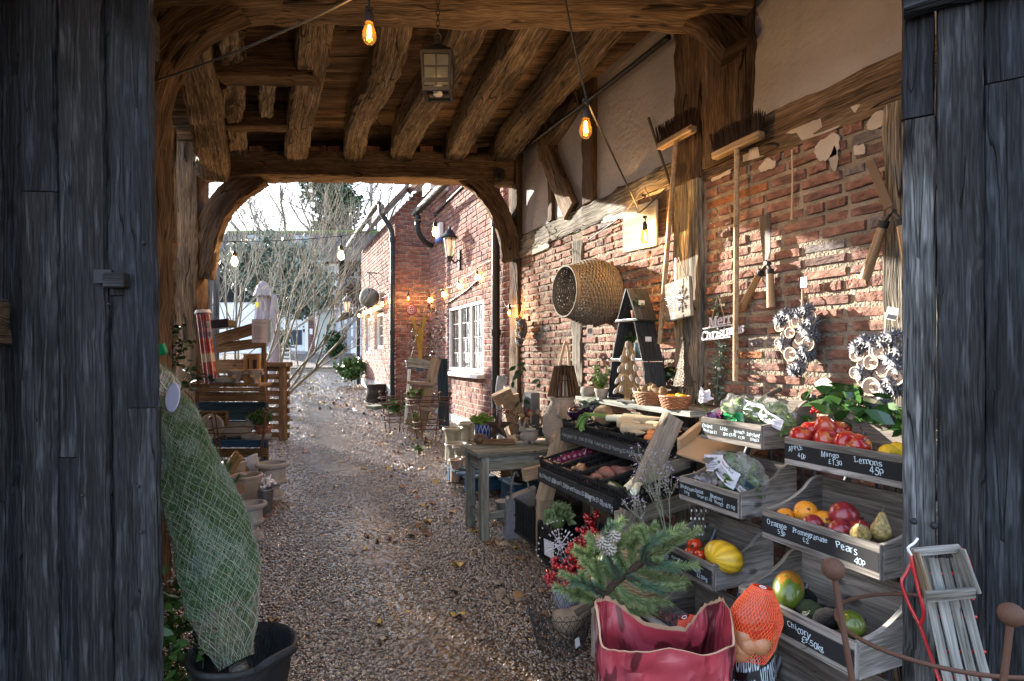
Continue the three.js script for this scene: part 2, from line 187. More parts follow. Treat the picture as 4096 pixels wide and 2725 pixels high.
{
  const q = rng(99), g = mergeVertices((() => { const k = new THREE.IcosahedronGeometry(1, 1); k.deleteAttribute('normal'); k.deleteAttribute('uv'); return k; })()); g.computeVertexNormals();
  const cols = [[0.17, 0.108, 0.066], [0.09, 0.06, 0.04], [0.21, 0.148, 0.10], [0.06, 0.045, 0.036], [0.135, 0.08, 0.046], [0.26, 0.21, 0.16], [0.115, 0.09, 0.074]].map(c => new THREE.Color().setRGB(...c)), list = [];
  const add = (x, z, r) => { const s = r * (0.6 + q() * 0.8); list.push([new THREE.Matrix4().compose(V(x, groundY(z) + s * 0.25, z), new THREE.Quaternion().setFromEuler(new THREE.Euler((q() - 0.5) * 0.7, q() * 6.3, (q() - 0.5) * 0.7)), V(s * (0.8 + q() * 0.7), s * (0.45 + q() * 0.3), s)), cols[Math.floor(q() * cols.length)]]); };
  const fill = (x0, x1, z0, z1, per, r) => { const n = Math.round((x1 - x0) * (z0 - z1) * per); for (let i = 0; i < n; i++) { const x = x0 + (x1 - x0) * q(), z = z0 + (z1 - z0) * q(); const tr1 = Math.exp(-Math.pow((x - 0.72 + 0.3 * (vn(z * 0.9 + 20, 5, 1) - 0.5)) * 2.1, 2)), k = vn(x * 2.6 + 40, z * 1.5 + 40, 3) + 0.5 * (vn(x * 9 + 40, z * 6 + 40, 5) - 0.5); if (q() < 1.05 - tr1 * (0.5 + 0.75 * k)) add(x, z, r * (1 - tr1 * 0.35)); } };
  fill(-0.7, 2.25, -1.2, -4.2, 9000, 0.0078); fill(-0.6, 2.6, -4.2, -6.8, 7500, 0.0085); fill(-0.9, 2.6, -6.8, -11, 3600, 0.0115); fill(-1.2, 2.3, -11, -17.5, 1500, 0.016);
  scatter('gravel', 'wet brown pea gravel covering the lane', 'gravel', g, mat([1, 1, 1], 0.16, { clearcoat: 0.6, clearcoatRoughness: 0.1 }), list);
  const lg = new THREE.PlaneGeometry(1, 0.62, 4, 2).rotateX(-Math.PI / 2); { const p = lg.attributes.position; for (let i = 0; i < p.count; i++) { const x = p.getX(i), z = p.getZ(i); p.setY(i, 0.25 * x * x - 0.5 * z * z + 0.12 * Math.sin(x * 9)); p.setZ(i, z * (1 - 1.6 * x * x)); } lg.computeVertexNormals(); }
  const lc = [[0.22, 0.11, 0.05], [0.15, 0.08, 0.045], [0.30, 0.16, 0.06], [0.20, 0.15, 0.10], [0.36, 0.30, 0.22], [0.40, 0.28, 0.05]].map(c => new THREE.Color().setRGB(...c)), leaves = [];
  const leaf = (x, z, s) => leaves.push([new THREE.Matrix4().compose(V(x, groundY(z) + 0.012, z), new THREE.Quaternion().setFromEuler(new THREE.Euler((q() - 0.5) * 0.5, q() * 6.3, (q() - 0.5) * 0.5)), V(s, s, s)), lc[Math.floor(q() * lc.length)]]);
  for (let i = 0; i < 90; i++) leaf(0.9 + q() * 1.2, -2.4 - q() * 3.6, 0.05 + q() * 0.05);
  for (let i = 0; i < 40; i++) leaf(-0.4 + q() * 1.6, -2.6 - q() * 4, 0.03 + q() * 0.03);
  for (let i = 0; i < 520; i++) { const z = -6 - q() * 11; leaf((z > -10 ? 2.5 : 1.95) - Math.pow(q(), 1.6) * 1.3, z, 0.05 + q() * 0.06); }
  for (let i = 0; i < 160; i++) { const z = -6.5 - q() * 8; leaf(-0.6 + Math.pow(q(), 1.4) * 1.2, z, 0.05 + q() * 0.06); }
  scatter('fallen_leaves', 'brown fallen leaves strewn along the lane edges', 'leaves', lg, mat([1, 1, 1], 0.6), leaves);
}
console.log('ground');

// ---------- bricks ----------
function brickUnit(seed) {
  const q = rng(seed), xs = [-0.475, -0.16, 0.16, 0.475], ys = [-0.43, 0, 0.43], pos = [], idx = [], uv = [], ou = q(), ov = q();
  const add = (x, y, z) => { pos.push(x, y, z); uv.push(x * 0.45 + z * 0.1 + ou, y * 0.2 + z * 0.1 + ov); return pos.length / 3 - 1; };
  const jit = a => (q() - 0.5) * a, grid = ys.map(y => xs.map(x => add(x + jit(0.02), y + jit(0.08), 0.5 + jit(0.14))));
  for (let j = 0; j < 2; j++) for (let i = 0; i < 3; i++) idx.push(grid[j][i], grid[j][i + 1], grid[j + 1][i], grid[j + 1][i], grid[j][i + 1], grid[j + 1][i + 1]);
  const per = [grid[0][0], grid[0][1], grid[0][2], grid[0][3], grid[1][3], grid[2][3], grid[2][2], grid[2][1], grid[2][0], grid[1][0]];
  const out = (z, k) => per.map(i => add(Math.abs(pos[i * 3]) > 0.4 ? Math.sign(pos[i * 3]) * (0.5 - q() * 0.015) : pos[i * 3], Math.abs(pos[i * 3 + 1]) > 0.3 ? Math.sign(pos[i * 3 + 1]) * (0.5 - q() * 0.05) : pos[i * 3 + 1], z + jit(k)));
  const a = out(0.3, 0.1), b = out(-0.5, 0), n = per.length; for (let i = 0; i < n; i++) { const j = (i + 1) % n; idx.push(per[i], a[i], per[j], per[j], a[i], a[j], a[i], b[i], a[j], a[j], b[i], b[j]); }
  const g = new THREE.BufferGeometry(); g.setAttribute('position', new THREE.Float32BufferAttribute(pos, 3)); g.setAttribute('uv', new THREE.Float32BufferAttribute(uv, 2)); g.setIndex(idx); return toCreasedNormals(g, 0.8);
}
const BRICKS = [1, 2, 3, 4, 5, 6, 7, 8].map(brickUnit);
function layBricks({ x0, x1, y0, y1, course, len, joint = 0.011, holes = [], header = 0.3, top, seed = 1, drift = 0 }) { // rectangles {x,y,w,h}
  const q = rng(seed), out = []; let row = 0;
  for (let y = y0; y + course <= y1 + 0.001; y += course, row++) {
    let iv = [[x0, x1]]; if (top) iv = iv.map(([a, b]) => top(y + course, a, b)).filter(Boolean);
    for (const [hx0, hx1, hy0, hy1] of holes) if (y + course * 0.6 > hy0 && y + course * 0.4 < hy1) iv = iv.flatMap(([a, b]) => hx1 <= a || hx0 >= b ? [[a, b]] : [[a, Math.max(a, hx0)], [Math.min(b, hx1), b]].filter(k => k[1] - k[0] > 0.02));
    for (const [a, b] of iv) { let x = a, k = 0; while (x < b - 0.015) { let w = q() < header ? len / 2 : len; if (k === 0) w = row % 2 ? len / 2 : len; w *= 0.94 + q() * 0.12; if (b - x - w < len * 0.3) w = b - x; out.push({ x: x + w / 2, y: y + course / 2 + drift * (x - x0), w: w - joint * (0.7 + q() * 0.6), h: course - joint * (0.7 + q() * 0.6) }); x += w; k++; } }
  } return out;
}
const eyeSize = new THREE.Vector3();
function setBricks(root, list, tints, { depth = 0.05, z = 0, uneven = 0.006, weights, seed = 3, parts = 300, name = 'brick', mats, at, jig = 0.02 }) {
  root.updateMatrixWorld(true); const q = rng(seed); mats ??= tints.map(c => bm(c));
  for (const b of list) {
    let r = q(), m = 0; if (weights) { while (m < weights.length - 1 && r > weights[m]) { r -= weights[m]; m++; } } else m = Math.floor(r * tints.length);
    b.m = b.tint ?? m; b.g = Math.floor(q() * BRICKS.length); b.k = at ? at(b, q) : new THREE.Matrix4().compose(V(b.x, b.y, z - depth / 2 + (q() - 0.4) * uneven), new THREE.Quaternion().setFromEuler(new THREE.Euler(0, 0, (q() - 0.5) * jig)), V(b.w, b.h, depth));
    eyeSize.setFromMatrixPosition(b.k).applyMatrix4(root.matrixWorld).sub(camera.position); const D = eyeSize.x * SA - eyeSize.z * CA, a = (eyeSize.x * CA + eyeSize.z * SA) / D, v = eyeSize.y / D;
    b.size = D > 0.3 && Math.abs(a) < 0.93 && v < 0.65 && v > -0.6 ? b.w * b.h / (D * D) : 0;
  }
  list.sort((a, b) => b.size - a.size); const rest = [], cl = new THREE.Color();
  list.forEach((b, i) => {
    if (i < parts) { const o = M(root, i ? `${name}_${String(i).padStart(3, '0')}` : name, BRICKS[b.g], mats[b.m]); b.k.decompose(o.position, o.quaternion, o.scale); }
    else { const g = BRICKS[b.g].clone().applyMatrix4(b.k), n = g.attributes.position.count, c = new Float32Array(n * 3); cl.setRGB(...tints[b.m]); for (let j = 0; j < n; j++) c.set([cl.r, cl.g, cl.b], j * 3); g.setAttribute('color', new THREE.BufferAttribute(c, 3)); rest.push(g); }
  });
  if (rest.length) { const m = mats[0].clone(); m.color.setRGB(1, 1, 1); m.vertexColors = true; stuff(M(root, `small_${name}s`, mergeGeometries(rest), m)); }
}

// ---------- right-hand wall of the passage ----------
const XR = 2.284, RAILB = 2.79, RAILT = 3.0;
{
  const w = T('timber_framed_wall', 'old red brick wall with grey oak posts and plaster panels above', 'wall', V(XR, 0, 0), -Math.PI / 2); // local x = z, local z = out
  const holes = [[-2.73, -2.5, 0, 3], [-1.47, -1.2, 0, 3], [-4.035, -3.87, 0, 3], [-5.3, -5.06, 0, 3]];
  const list = layBricks({ x0: -5.12, x1: -0.6, y0: 0.06, y1: RAILB, course: 0.0605, len: 0.215, joint: 0.019, holes, header: 0.32, seed: 5, drift: 0.004 });
  list.forEach(b => { if (b.y > 2.6 && b.x > -2.4 && R() < 0.12) b.tint = 5; });
  setBricks(w, list, oldBrick, { depth: 0.06, uneven: 0.01, weights: [0.26, 0.24, 0.17, 0.16, 0.09, 0.025, 0.055], seed: 8, jig: 0.035 });
  const mb = new THREE.PlaneGeometry(4.6, 2.8, 90, 56); { const p = mb.attributes.position; for (let i = 0; i < p.count; i++) p.setZ(i, 0.006 * sn(p.getX(i) * 9, p.getY(i) * 9, 3)); mb.computeVertexNormals(); }
  M(w, 'mortar_bed', uvp(merge([tr(mb, -2.86, 1.4, -0.009), bx(4.6, 2.8, 0.25, -2.86, 1.4, -0.16)]), 0), mortarOld);
  M(w, 'upper_wall', bx(4.7, 1.05, 0.2, -2.85, RAILT + 0.5, -0.14), plaster);
  const pan = (x0, x1, y0, y1) => { const g = new THREE.PlaneGeometry(x1 - x0, y1 - y0, 24, 16), p = g.attributes.position; for (let i = 0; i < p.count; i++) p.setZ(i, 0.008 * sn(p.getX(i) * 3, p.getY(i) * 3, x0)); g.computeVertexNormals(); M(w, 'plaster_panel', uvp(tr(g, (x0 + x1) / 2, (y0 + y1) / 2, -0.02), 0), plaster); };
  pan(-5.1, -3.86, RAILT - 0.02, 3.95); pan(-3.68, -2.72, RAILT - 0.02, 3.95); pan(-2.17, -0.6, RAILT - 0.02, 3.95); pan(-2.52, -2.46, RAILT, 3.95);
  const post = (x0, x1, y0, y1, z = 0.05, m = oakGrey, o = {}) => M(w, 'post', timber([[(x0 + x1) / 2, y0, z - 0.1], [(x0 + x1) / 2, y1, z - 0.1]], x1 - x0, 0.2, { up: V(0, 0, 1), n: 26, rough: 0.012, wane: 0.05, bend: 0.012, ...o }), m);
  post(-2.73, -2.5, 0.1, RAILB + 0.02, 0.03); post(-2.73, -2.5, RAILB + 0.02, 3.95, 0.05, oakDark); post(-2.48, -2.17, RAILB + 0.05, 3.95, 0.06, oakDark); post(-1.47, -1.2, 0.05, RAILB, 0.03); post(-5.28, -5.06, 0.2, 3.95, 0.04, oakDark);
  M(w, 'stud', timber([[-3.95, 0.3, -0.05], [-3.95, RAILB - 0.08, -0.05]], 0.16, 0.14, { up: V(0, 0, 1), n: 24, rough: 0.012, bend: 0.015 }), oakGrey);
  M(w, 'stud', timber([[-3.77, RAILT - 0.02, -0.05], [-3.77, 3.95, -0.05]], 0.18, 0.14, { up: V(0, 0, 1), n: 16 }), oakDark);
  M(w, 'stud', timber([[-4.42, RAILT - 0.02, -0.05], [-4.42, 3.6, -0.05]], 0.1, 0.12, { up: V(0, 0, 1), n: 12 }), oakDark);
  M(w, 'brace', timber([[-4.5, 3.8, -0.03], [-4.38, 3.5, -0.03], [-4.02, RAILT - 0.03, -0.03]], 0.2, 0.16, { up: V(0, 0, 1), n: 16, rough: 0.012 }), oakBeam);
  M(w, 'brace', timber([[-4.55, 3.6, 0.0], [-3.9, 3.85, 0.0]], 0.14, 0.12, { up: V(0, 0, 1), n: 10, rough: 0.01 }), oakJoist);
  M(w, 'rail', timber([[-5.15, 2.845, -0.06], [-4, 2.88, -0.06], [-2.76, 2.89, -0.06]], 0.15, 0.185, { up: V(0, 1, 0), n: 40, rough: 0.014, wane: 0.08 }), oakGrey);
  M(w, 'rail', timber([[-2.5, 2.89, -0.06], [-1.6, 2.89, -0.06], [-0.6, 2.9, -0.06]], 0.15, 0.2, { up: V(0, 1, 0), n: 40, rough: 0.012, wane: 0.08 }), oakBeam);
  { // flaking limewash left along the foot of the rail and on a few bricks
    const blob = (cx, cy, a, b, s) => { const q = rng(s), sh = new THREE.Shape(), n = 70; for (let i = 0; i < n; i++) { const t = i / n * 6.283, k = 0.8 + 0.35 * sn(Math.cos(t) * 1.1, Math.sin(t) * 1.1, s) + 0.1 * sn(Math.cos(t) * 4, Math.sin(t) * 4, s + 9) + 0.08 * q(); const x = cx + a * k * Math.cos(t), y = cy + b * k * Math.sin(t); i ? sh.lineTo(x, y) : sh.moveTo(x, y); } return new THREE.ExtrudeGeometry(sh, { depth: 0.003, bevelEnabled: true, bevelSize: 0.001, bevelThickness: 0.001, bevelSegments: 1 }); };
    for (const [x, y, a, b, s] of [[-2.2, 2.82, 0.3, 0.035, 1], [-1.75, 2.83, 0.25, 0.04, 2], [-1.72, 2.72, 0.06, 0.07, 3], [-1.69, 2.66, 0.025, 0.05, 13], [-1.5, 2.75, 0.05, 0.035, 4], [-1.58, 2.66, 0.03, 0.03, 5], [-2.05, 2.74, 0.05, 0.03, 6], [-2.35, 2.79, 0.1, 0.03, 8], [-4.6, 2.77, 0.3, 0.035, 9], [-3.3, 2.79, 0.35, 0.03, 10]]) M(w, 'limewash_patch', uvp(tr(blob(x, y, a, b, s), 0, 0, 0.008), 0), limewash);
  }
}
console.log('wall');

// ---------- ceiling ----------
{
  const c = T('timber_ceiling', 'brown oak plank ceiling with rough bent joists over the passage', 'ceiling');
  const rL = D => (-0.9 - D * SA) / CA, rR = D => (2.42 - D * SA) / CA; let k = 0;
  for (let D = 1.2; D < 5.75;) { const w = 0.15 + 0.09 * R(), y = 3.935 + 0.006 * (R() - 0.5); const e = rR(D); let a = rL(D), first = true; while (a < e) { const b = first && R() < 0.6 ? a + (0.4 + 0.3 * R()) * (e - a) : e; M(c, 'floorboard', timber([BD(a, y, D + w / 2), BD(b - 0.004, y, D + w / 2)], w - 0.006, 0.03, { n: 10, rough: 0.004, c: 0.004, wane: 0.03, bend: 0.004 }), boardCeil[k++ % 4]); a = b; first = false; } D += w; }
  const joist = (u0, v0, u1, v1, w, h, mid = 0, m = oakJoist) => { const y = 3.80, a = P(u0, v0, 2.75), b = P(u1, v1, 5.68); a.y = y + 0.01; b.y = y; const c1 = a.clone().lerp(b, 0.35), c2 = a.clone().lerp(b, 0.7); c1.x += mid; c2.x -= mid * 0.6; M(c, 'joist', timber([a, c1, c2, b], w, h, { n: 60, rough: 0.01, c: 0.022, wane: 0.09, bend: 0.015 }), m); };
  joist(735, 30, 680, 365, 0.21, 0.21, 0.02); joist(935, 30, 815, 365, 0.2, 0.21, 0.05); joist(1130, 40, 920, 365, 0.22, 0.23, 0.03); joist(1315, 50, 1035, 365, 0.21, 0.21, 0.02); joist(1525, 60, 1145, 365, 0.21, 0.22, 0.02);
  M(c, 'joist', timber([[-0.42, 3.78, -2.6], [-0.44, 3.72, -4.6], [-0.5, 3.62, -6.15]], 0.24, 0.26, { n: 50, rough: 0.014, c: 0.03, wane: 0.1, bend: 0.02 }), oakJoist);
  M(c, 'joist', timber([[-0.24, 3.84, -3.9], [-0.3, 3.8, -5.9]], 0.16, 0.16, { n: 24, rough: 0.025, c: 0.04, wane: 0.15 }), oakJoist);
  M(c, 'blocking_board', timber([BD(-3.1, 3.85, 5.74), BD(0.1, 3.85, 5.74)], 0.03, 0.16, { n: 20 }), oakBlackish);
  const rx = (x, D) => (x - D * SA) / CA;
  M(c, 'trimmer', timber([BD(rx(-0.3, 3.85), 3.8, 3.85), BD(rx(0.3, 3.85), 3.8, 3.85)], 0.16, 0.24, { n: 14 }), oakDark);
  M(c, 'trimmer', timber([BD(rx(-0.35, 4.75), 3.8, 4.75), BD(rx(0.28, 4.75), 3.8, 4.75)], 0.14, 0.2, { n: 14 }), oakDark);
  for (const [u, D0, D1, w] of [[532, 3.05, 3.75, 0.1], [508, 3.95, 4.62, 0.11], [617, 3.95, 4.62, 0.1], [557, 4.85, 5.5, 0.1]]) { const r = (u - CU) / F * (D0 + D1) / 2, x = (D0 + D1) / 2 * SA + r * CA, z0 = -(D0 * CA) + r * SA, z1 = -(D1 * CA) + r * SA; M(c, 'short_joist', timber([[x, 3.83, z0], [x - 0.02, 3.8, z1]], w, 0.15, { n: 14, rough: 0.014, c: 0.02 }), oakGrey); }
  for (const [u, w] of [[560, 0.1], [600, 0.14], [700, 0.13], [730, 0.12], [752, 0.05], [775, 0.12], [865, 0.12], [985, 0.13], [1085, 0.12]]) M(c, 'brick_infill', BRICKS[(u / 5 | 0) % 8].clone().scale(w, 0.065, 0.1).rotateY(FACE), bm(oldBrick[u % 5]), BD((u - CU) / F * 5.6, 3.815, 5.55));
}
// ---------- the two cross frames ----------
{
  const f = T('arched_oak_frame', 'oak frame with curved braces at far end of passage', 'frame');
  const D = 5.6, q = (u, v) => { const p = P(u, v, D); return p; }, upF = V(SA, 0, -CA);
  M(f, 'post', timber([BD(-3.25, 0.3, D + 0.03), BD(-3.24, 2, D + 0.03), BD(-3.22, 3.9, D + 0.03)], 0.25, 0.22, { up: upF, n: 50, rough: 0.014, wane: 0.05, bend: 0.01 }), oakDark);
  M(f, 'beam', timber([BD(-3.09, 3.66, D), BD(-1.4, 3.67, D), BD(0.02, 3.62, D)], 0.24, 0.25, { n: 60, rough: 0.012, wane: 0.05 }), oakBeam);
  M(f, 'wall_plate', timber([BD(-3.05, 3.78 + 0.005, D + 0.02), BD(0.02, 3.765, D + 0.02)], 0.2, 0.05, { n: 30, rough: 0.008 }), oakDark);
  M(f, 'brace', timber([q(462, 640), q(476, 555), q(500, 492), q(540, 443), q(600, 402)], 0.25, 0.12, { up: upF, n: 36, rough: 0.01, wane: 0.05 }), oakDark);
  M(f, 'brace', timber([q(1058, 398), q(1108, 432), q(1146, 482), q(1168, 540), q(1178, 600)], 0.2, 0.12, { up: upF, n: 36, rough: 0.01, wane: 0.06 }), oakBeam);
  const f2 = T('arched_oak_frame', 'oak beam and curved brace nearest the camera overhead', 'frame');
  const E = 2.9, k = (u, v) => P(u, v, E);
  M(f2, 'beam', timber([BD(-2.1, 3.7, E), BD(-0.6, 3.69, E), BD(1.2, 3.66, E)], 0.24, 0.27, { n: 60, rough: 0.012, wane: 0.04 }), oakBeam);
  M(f2, 'post', timber([BD(-1.98, 0.1, E), BD(-1.96, 3.85, E)], 0.28, 0.24, { up: upF, n: 44, rough: 0.014, wane: 0.05 }), oakDark);
  M(f2, 'brace', timber([k(318, 330), k(334, 235), k(372, 140), k(440, 62), k(548, 5)], 0.22, 0.14, { up: upF, n: 40, rough: 0.006, wane: 0.05, c: 0.02 }), oakDark);
  M(f2, 'brace', timber([P(1590, 30, 2.95), P(1640, 60, 2.9), P(1690, 120, 2.85)], 0.16, 0.12, { up: upF, n: 14 }), oakBlackish);
}
// ---------- left wall ----------
{
  const w = T('plastered_wall', 'shaded left wall of passage with timber studs and pale plaster', 'wall');
  M(w, 'wall_body', uvp(bx(0.18, 3.9, 3.9, -0.98, 1.95, -4.15), 1), plaster);
  for (const [z, d] of [[-3.75, 0.2], [-4.4, 0.18], [-5.1, 0.16]]) M(w, 'stud', timber([[-0.86, 0.2, z], [-0.86, 3.9, z]], 0.14, d, { up: V(0, 0, 1), n: 30, rough: 0.012 }), oakDark);
  M(w, 'rail', timber([[-0.87, 1.9, -2.2], [-0.87, 1.95, -6.0]], 0.12, 0.16, { n: 30, rough: 0.01 }), oakDark);
  M(w, 'corner_post', timber([[-0.88, 0.2, -6.04], [-0.88, 3.9, -6.04]], 0.16, 0.12, { up: V(0, 0, 1), n: 30, rough: 0.012 }), oakGrey);
}
// ---------- tarred doors at the street front ----------
{
  const d = T('barn_door', 'dark weathered vertical board door leaf on the left', 'door'); const D = 1.9; let r = -1.225, k = 0;
  for (const w of [0.085, 0.078, 0.09, 0.082, 0.095, 0.088, 0.1, 0.1, 0.1]) { // right to left; some boards are made of two lengths
    const z = D + 0.016 * (k % 2) + 0.004 * (R() - 0.5), tilt = 0.04 - 0.004 * k, split = [1.62, 2.0, 0, 1.45, 2.35, 0, 1.3, 0, 0][k], m = tarred[(k * 3 + 1) % 4];
    const cup = V(SA + 0.09 * CA * (k % 2 ? 1 : -0.6), 0, -CA + 0.09 * SA * (k % 2 ? 1 : -0.6)).normalize(), seg = (y0, y1, mm) => M(d, 'board', timber([BD(r - w / 2 + tilt * (1 - y0 / 3), y0, z), BD(r - w / 2 + tilt * (1 - y1 / 3), y1, z)], w + 0.018, 0.026, { up: cup, n: 60, rough: 0.004, c: 0.008, wane: 0.03, bend: 0.004 }), mm);
    if (split) { seg(0.05, split - 0.003, tarred[(k + 2) % 4]); seg(split, 3.4, m); } else seg(0.05, 3.4, m);
    r -= w; k++;
  }
  M(d, 'ledge', timber([BD(-2.1, 2.9, D + 0.06), BD(-1.25, 2.9, D + 0.06)], 0.05, 0.14, {}), tarred[0]); M(d, 'ledge', timber([BD(-2.1, 0.5, D + 0.06), BD(-1.25, 0.5, D + 0.06)], 0.05, 0.14, {}), tarred[0]);
  M(d, 'latch_block', tr(cbox(0.07, 0.05, 0.06, 0.004), BD(-1.32, 2.045, D - 0.02), 0, 0, 0, FACE), tarred[2]); M(d, 'latch_slot', tr(bx(0.06, 0.045, 0.01), BD(-1.37, 2.06, D - 0.022), 0, 0, 0, FACE), iron);
  for (const [u, v] of [[318, 1120], [325, 1225], [330, 560], [250, 700], [190, 1140]]) M(d, 'nail', tr(ball(0.006, 8), P(u, v, D - 0.02)), iron);

  const e = T('barn_door', 'black tarred board door leaf with grey patch board on the right', 'door');
  const dr = V(CA * 0.841 + SA * -0.541, 0, SA * 0.841 + CA * 0.541), nr = V(-dr.z, 0, dr.x), o = P(2078, 815, 1.5); o.y = 0; let s = 0;
  const brd = (w, y0, y1, m, dz = 0) => { const c = o.clone().addScaledVector(dr, s + w / 2).addScaledVector(nr, dz); M(e, 'board', timber([[c.x, y0, c.z], [c.x, y1, c.z]], w - 0.003, 0.03, { up: nr, n: 40, rough: 0.003, c: 0.004, wane: 0.02, bend: 0.002 }), m); };
  brd(0.072, 0.05, 2.42, greyBoard); brd(0.07, 2.425, 3.4, tarred[1], -0.004); s += 0.072; brd(0.095, 0.05, 3.4, tarred[2], 0.01); s += 0.095; brd(0.09, 0.05, 2.47, tarred[0]); brd(0.09, 2.475, 3.4, tarred[1]); s += 0.09; brd(0.11, 0.05, 3.4, tarred[3], 0.008); s += 0.11; brd(0.12, 0.05, 3.4, tarred[0]); s += 0.12; brd(0.12, 0.05, 3.4, tarred[2]); 
  for (const y of [0.55, 2.75]) { const c = o.clone().addScaledVector(nr, 0.04); M(e, 'ledge', timber([[c.x, y, c.z], [c.x + dr.x * 0.6, y, c.z + dr.z * 0.6]], 0.05, 0.14, {}), tarred[0]); }
  for (const [u, v] of [[2103, 1200], [2258, 1238], [2150, 1210], [2210, 900], [2300, 640], [2240, 700]]) { const p = P(u, v, 1.44); M(e, 'bolt_head', tr(ball(0.009, 8), p), iron); }
}
{ // unseen storey added over the street front to shade the upper passage
  const s = T('added_upper_storey', 'unseen plastered upper storey added over the street doors for shade', 'building'); M(s, 'front_wall', tr(bx(4.6, 2.2, 0.2), BD(0.3, 4.15, 1.28), 0, 0, 0, FACE), plaster); M(s, 'floor_slab', tr(bx(4.6, 0.12, 4.8), BD(-0.6, 4.06, 3.6), 0, 0, 0, FACE), oakBlackish);
}
console.log('frame');

// ---------- brick house on the right ----------
const sill = groundY(-7.5);
const XH = 2.63;
const leadM = mat([0.10, 0.10, 0.11], 0.5, { metalness: 0.4 });
function casement(root, x0, x1, y0, y1, z, lights, rows, cols, m = white) { // leaded window set into a wall that faces local +z
  const rw = x1 - x0 + 0.6, rh = y1 - y0 + 0.6, rm = (w, h, d, x, y, zz) => bx(w, h, d, (x0 + x1) / 2 + x, (y0 + y1) / 2 + y, zz), w = M(root, 'window', merge([rm(rw, rh, 0.04, 0, 0, z - 1.7), rm(0.04, rh, 1.5, rw / 2, 0, z - 0.95), rm(0.04, rh, 1.5, -rw / 2, 0, z - 0.95), rm(rw, 0.04, 1.5, 0, rh / 2, z - 0.95), rm(rw, 0.04, 1.5, 0, -rh / 2, z - 0.95)]), plaster), fr = [], ft = 0.042;
  fr.push(bx(x1 - x0, ft, 0.04, (x0 + x1) / 2, y1 - ft / 2, z - 0.02), bx(x1 - x0, ft * 1.6, 0.04, (x0 + x1) / 2, y0 + ft * 0.8, z - 0.02));
  for (let i = 0; i <= lights; i++) { const x = x0 + ft / 2 + (x1 - x0 - ft) * i / lights; fr.push(bx(ft * 1.1, y1 - y0 - ft * 2.6, 0.036, x, (y0 + y1) / 2 + ft * 0.3, z - 0.021)); }
  M(w, 'frame', merge(fr), m);
  const cw = (x1 - x0 - ft) / lights, ph = y1 - y0 - ft * 2.6, lead = [];
  for (let i = 0; i < lights; i++) { const a = x0 + ft + cw * i + 0.008, b = a + cw - ft - 0.012, lo = y0 + ft * 1.6; for (let r = 0; r < rows; r++) for (let c = 0; c < cols; c++) M(w, 'pane', tr(new THREE.PlaneGeometry((b - a) / cols, ph / rows), a + (b - a) * (c + 0.5) / cols, lo + ph * (r + 0.5) / rows, z - 0.032, (R() - 0.5) * 0.03, (R() - 0.5) * 0.03, 0), glass); for (let r = 1; r < rows; r++) lead.push(bx(b - a, 0.008, 0.008, (a + b) / 2, lo + ph * r / rows, z - 0.029)); for (let c = 1; c < cols; c++) lead.push(bx(0.008, ph, 0.007, a + (b - a) * c / cols, lo + ph / 2, z - 0.0295)); }
  M(w, 'glazing_bars', merge(lead), leadM);
  return w;
}
const NBW = [0.24, 0.2, 0.16, 0.14, 0.1, 0.1, 0.06];
{
  const h = T('brick_house', 'sunlit red brick house with white leaded window beyond the passage', 'house', V(XH, 0, 0), -Math.PI / 2);
  const a = PX(1032, 0, XH).z, b = PX(1112, 0, XH).z, yT = PX(1112, 690, XH).y, yB = PX(1112, 862, XH).y;
  const list = layBricks({ x0: -9.78, x1: -5.2, y0: 0.35, y1: 4.8, course: 0.075, len: 0.225, holes: [[a, b, yB, yT]], header: 0.35, seed: 15 });
  setBricks(h, list, newBrick, { depth: 0.05, uneven: 0.006, weights: NBW, seed: 16 });
  const mw = (x0, x1, y0, y1) => uvp(bx(x1 - x0, y1 - y0, 0.2, (x0 + x1) / 2, (y0 + y1) / 2, -0.112), 0);
  M(h, 'mortar_bed', merge([mw(-9.78, -5.15, 0.2, yB), mw(-9.78, -5.15, yT, 4.85), mw(-9.78, a, yB, yT), mw(b, -5.15, yB, yT)]), mortarNew);
  M(h, 'cement_plinth', uvp(bx(4.5, 0.3, 0.02, -7.5, groundY(-7.5) + 0.02, 0.004), 0), concrete);
  casement(h, a, b, yB, yT, -0.01, 3, 4, 4);
  M(h, 'window_sill', tr(cbox(b - a + 0.1, 0.055, 0.16, 0.006), (a + b) / 2, yB - 0.03, 0.03), white);
  M(h, 'soffit', bx(4.7, 0.03, 0.4, -7.5, 4.72, 0.15), white); M(h, 'fascia', bx(4.7, 0.2, 0.03, -7.5, 4.83, 0.36), white);
  M(h, 'roof', tr(bx(4.9, 0.08, 3.2), -7.5, 5.75, -0.85, 0.72, 0, 0), mat([0.22, 0.10, 0.075], 0.9, { map: N1 }));
  M(h, 'eaves_box', bx(0.5, 0.16, 0.3, -8.9, 4.5, 0.14), white);
}
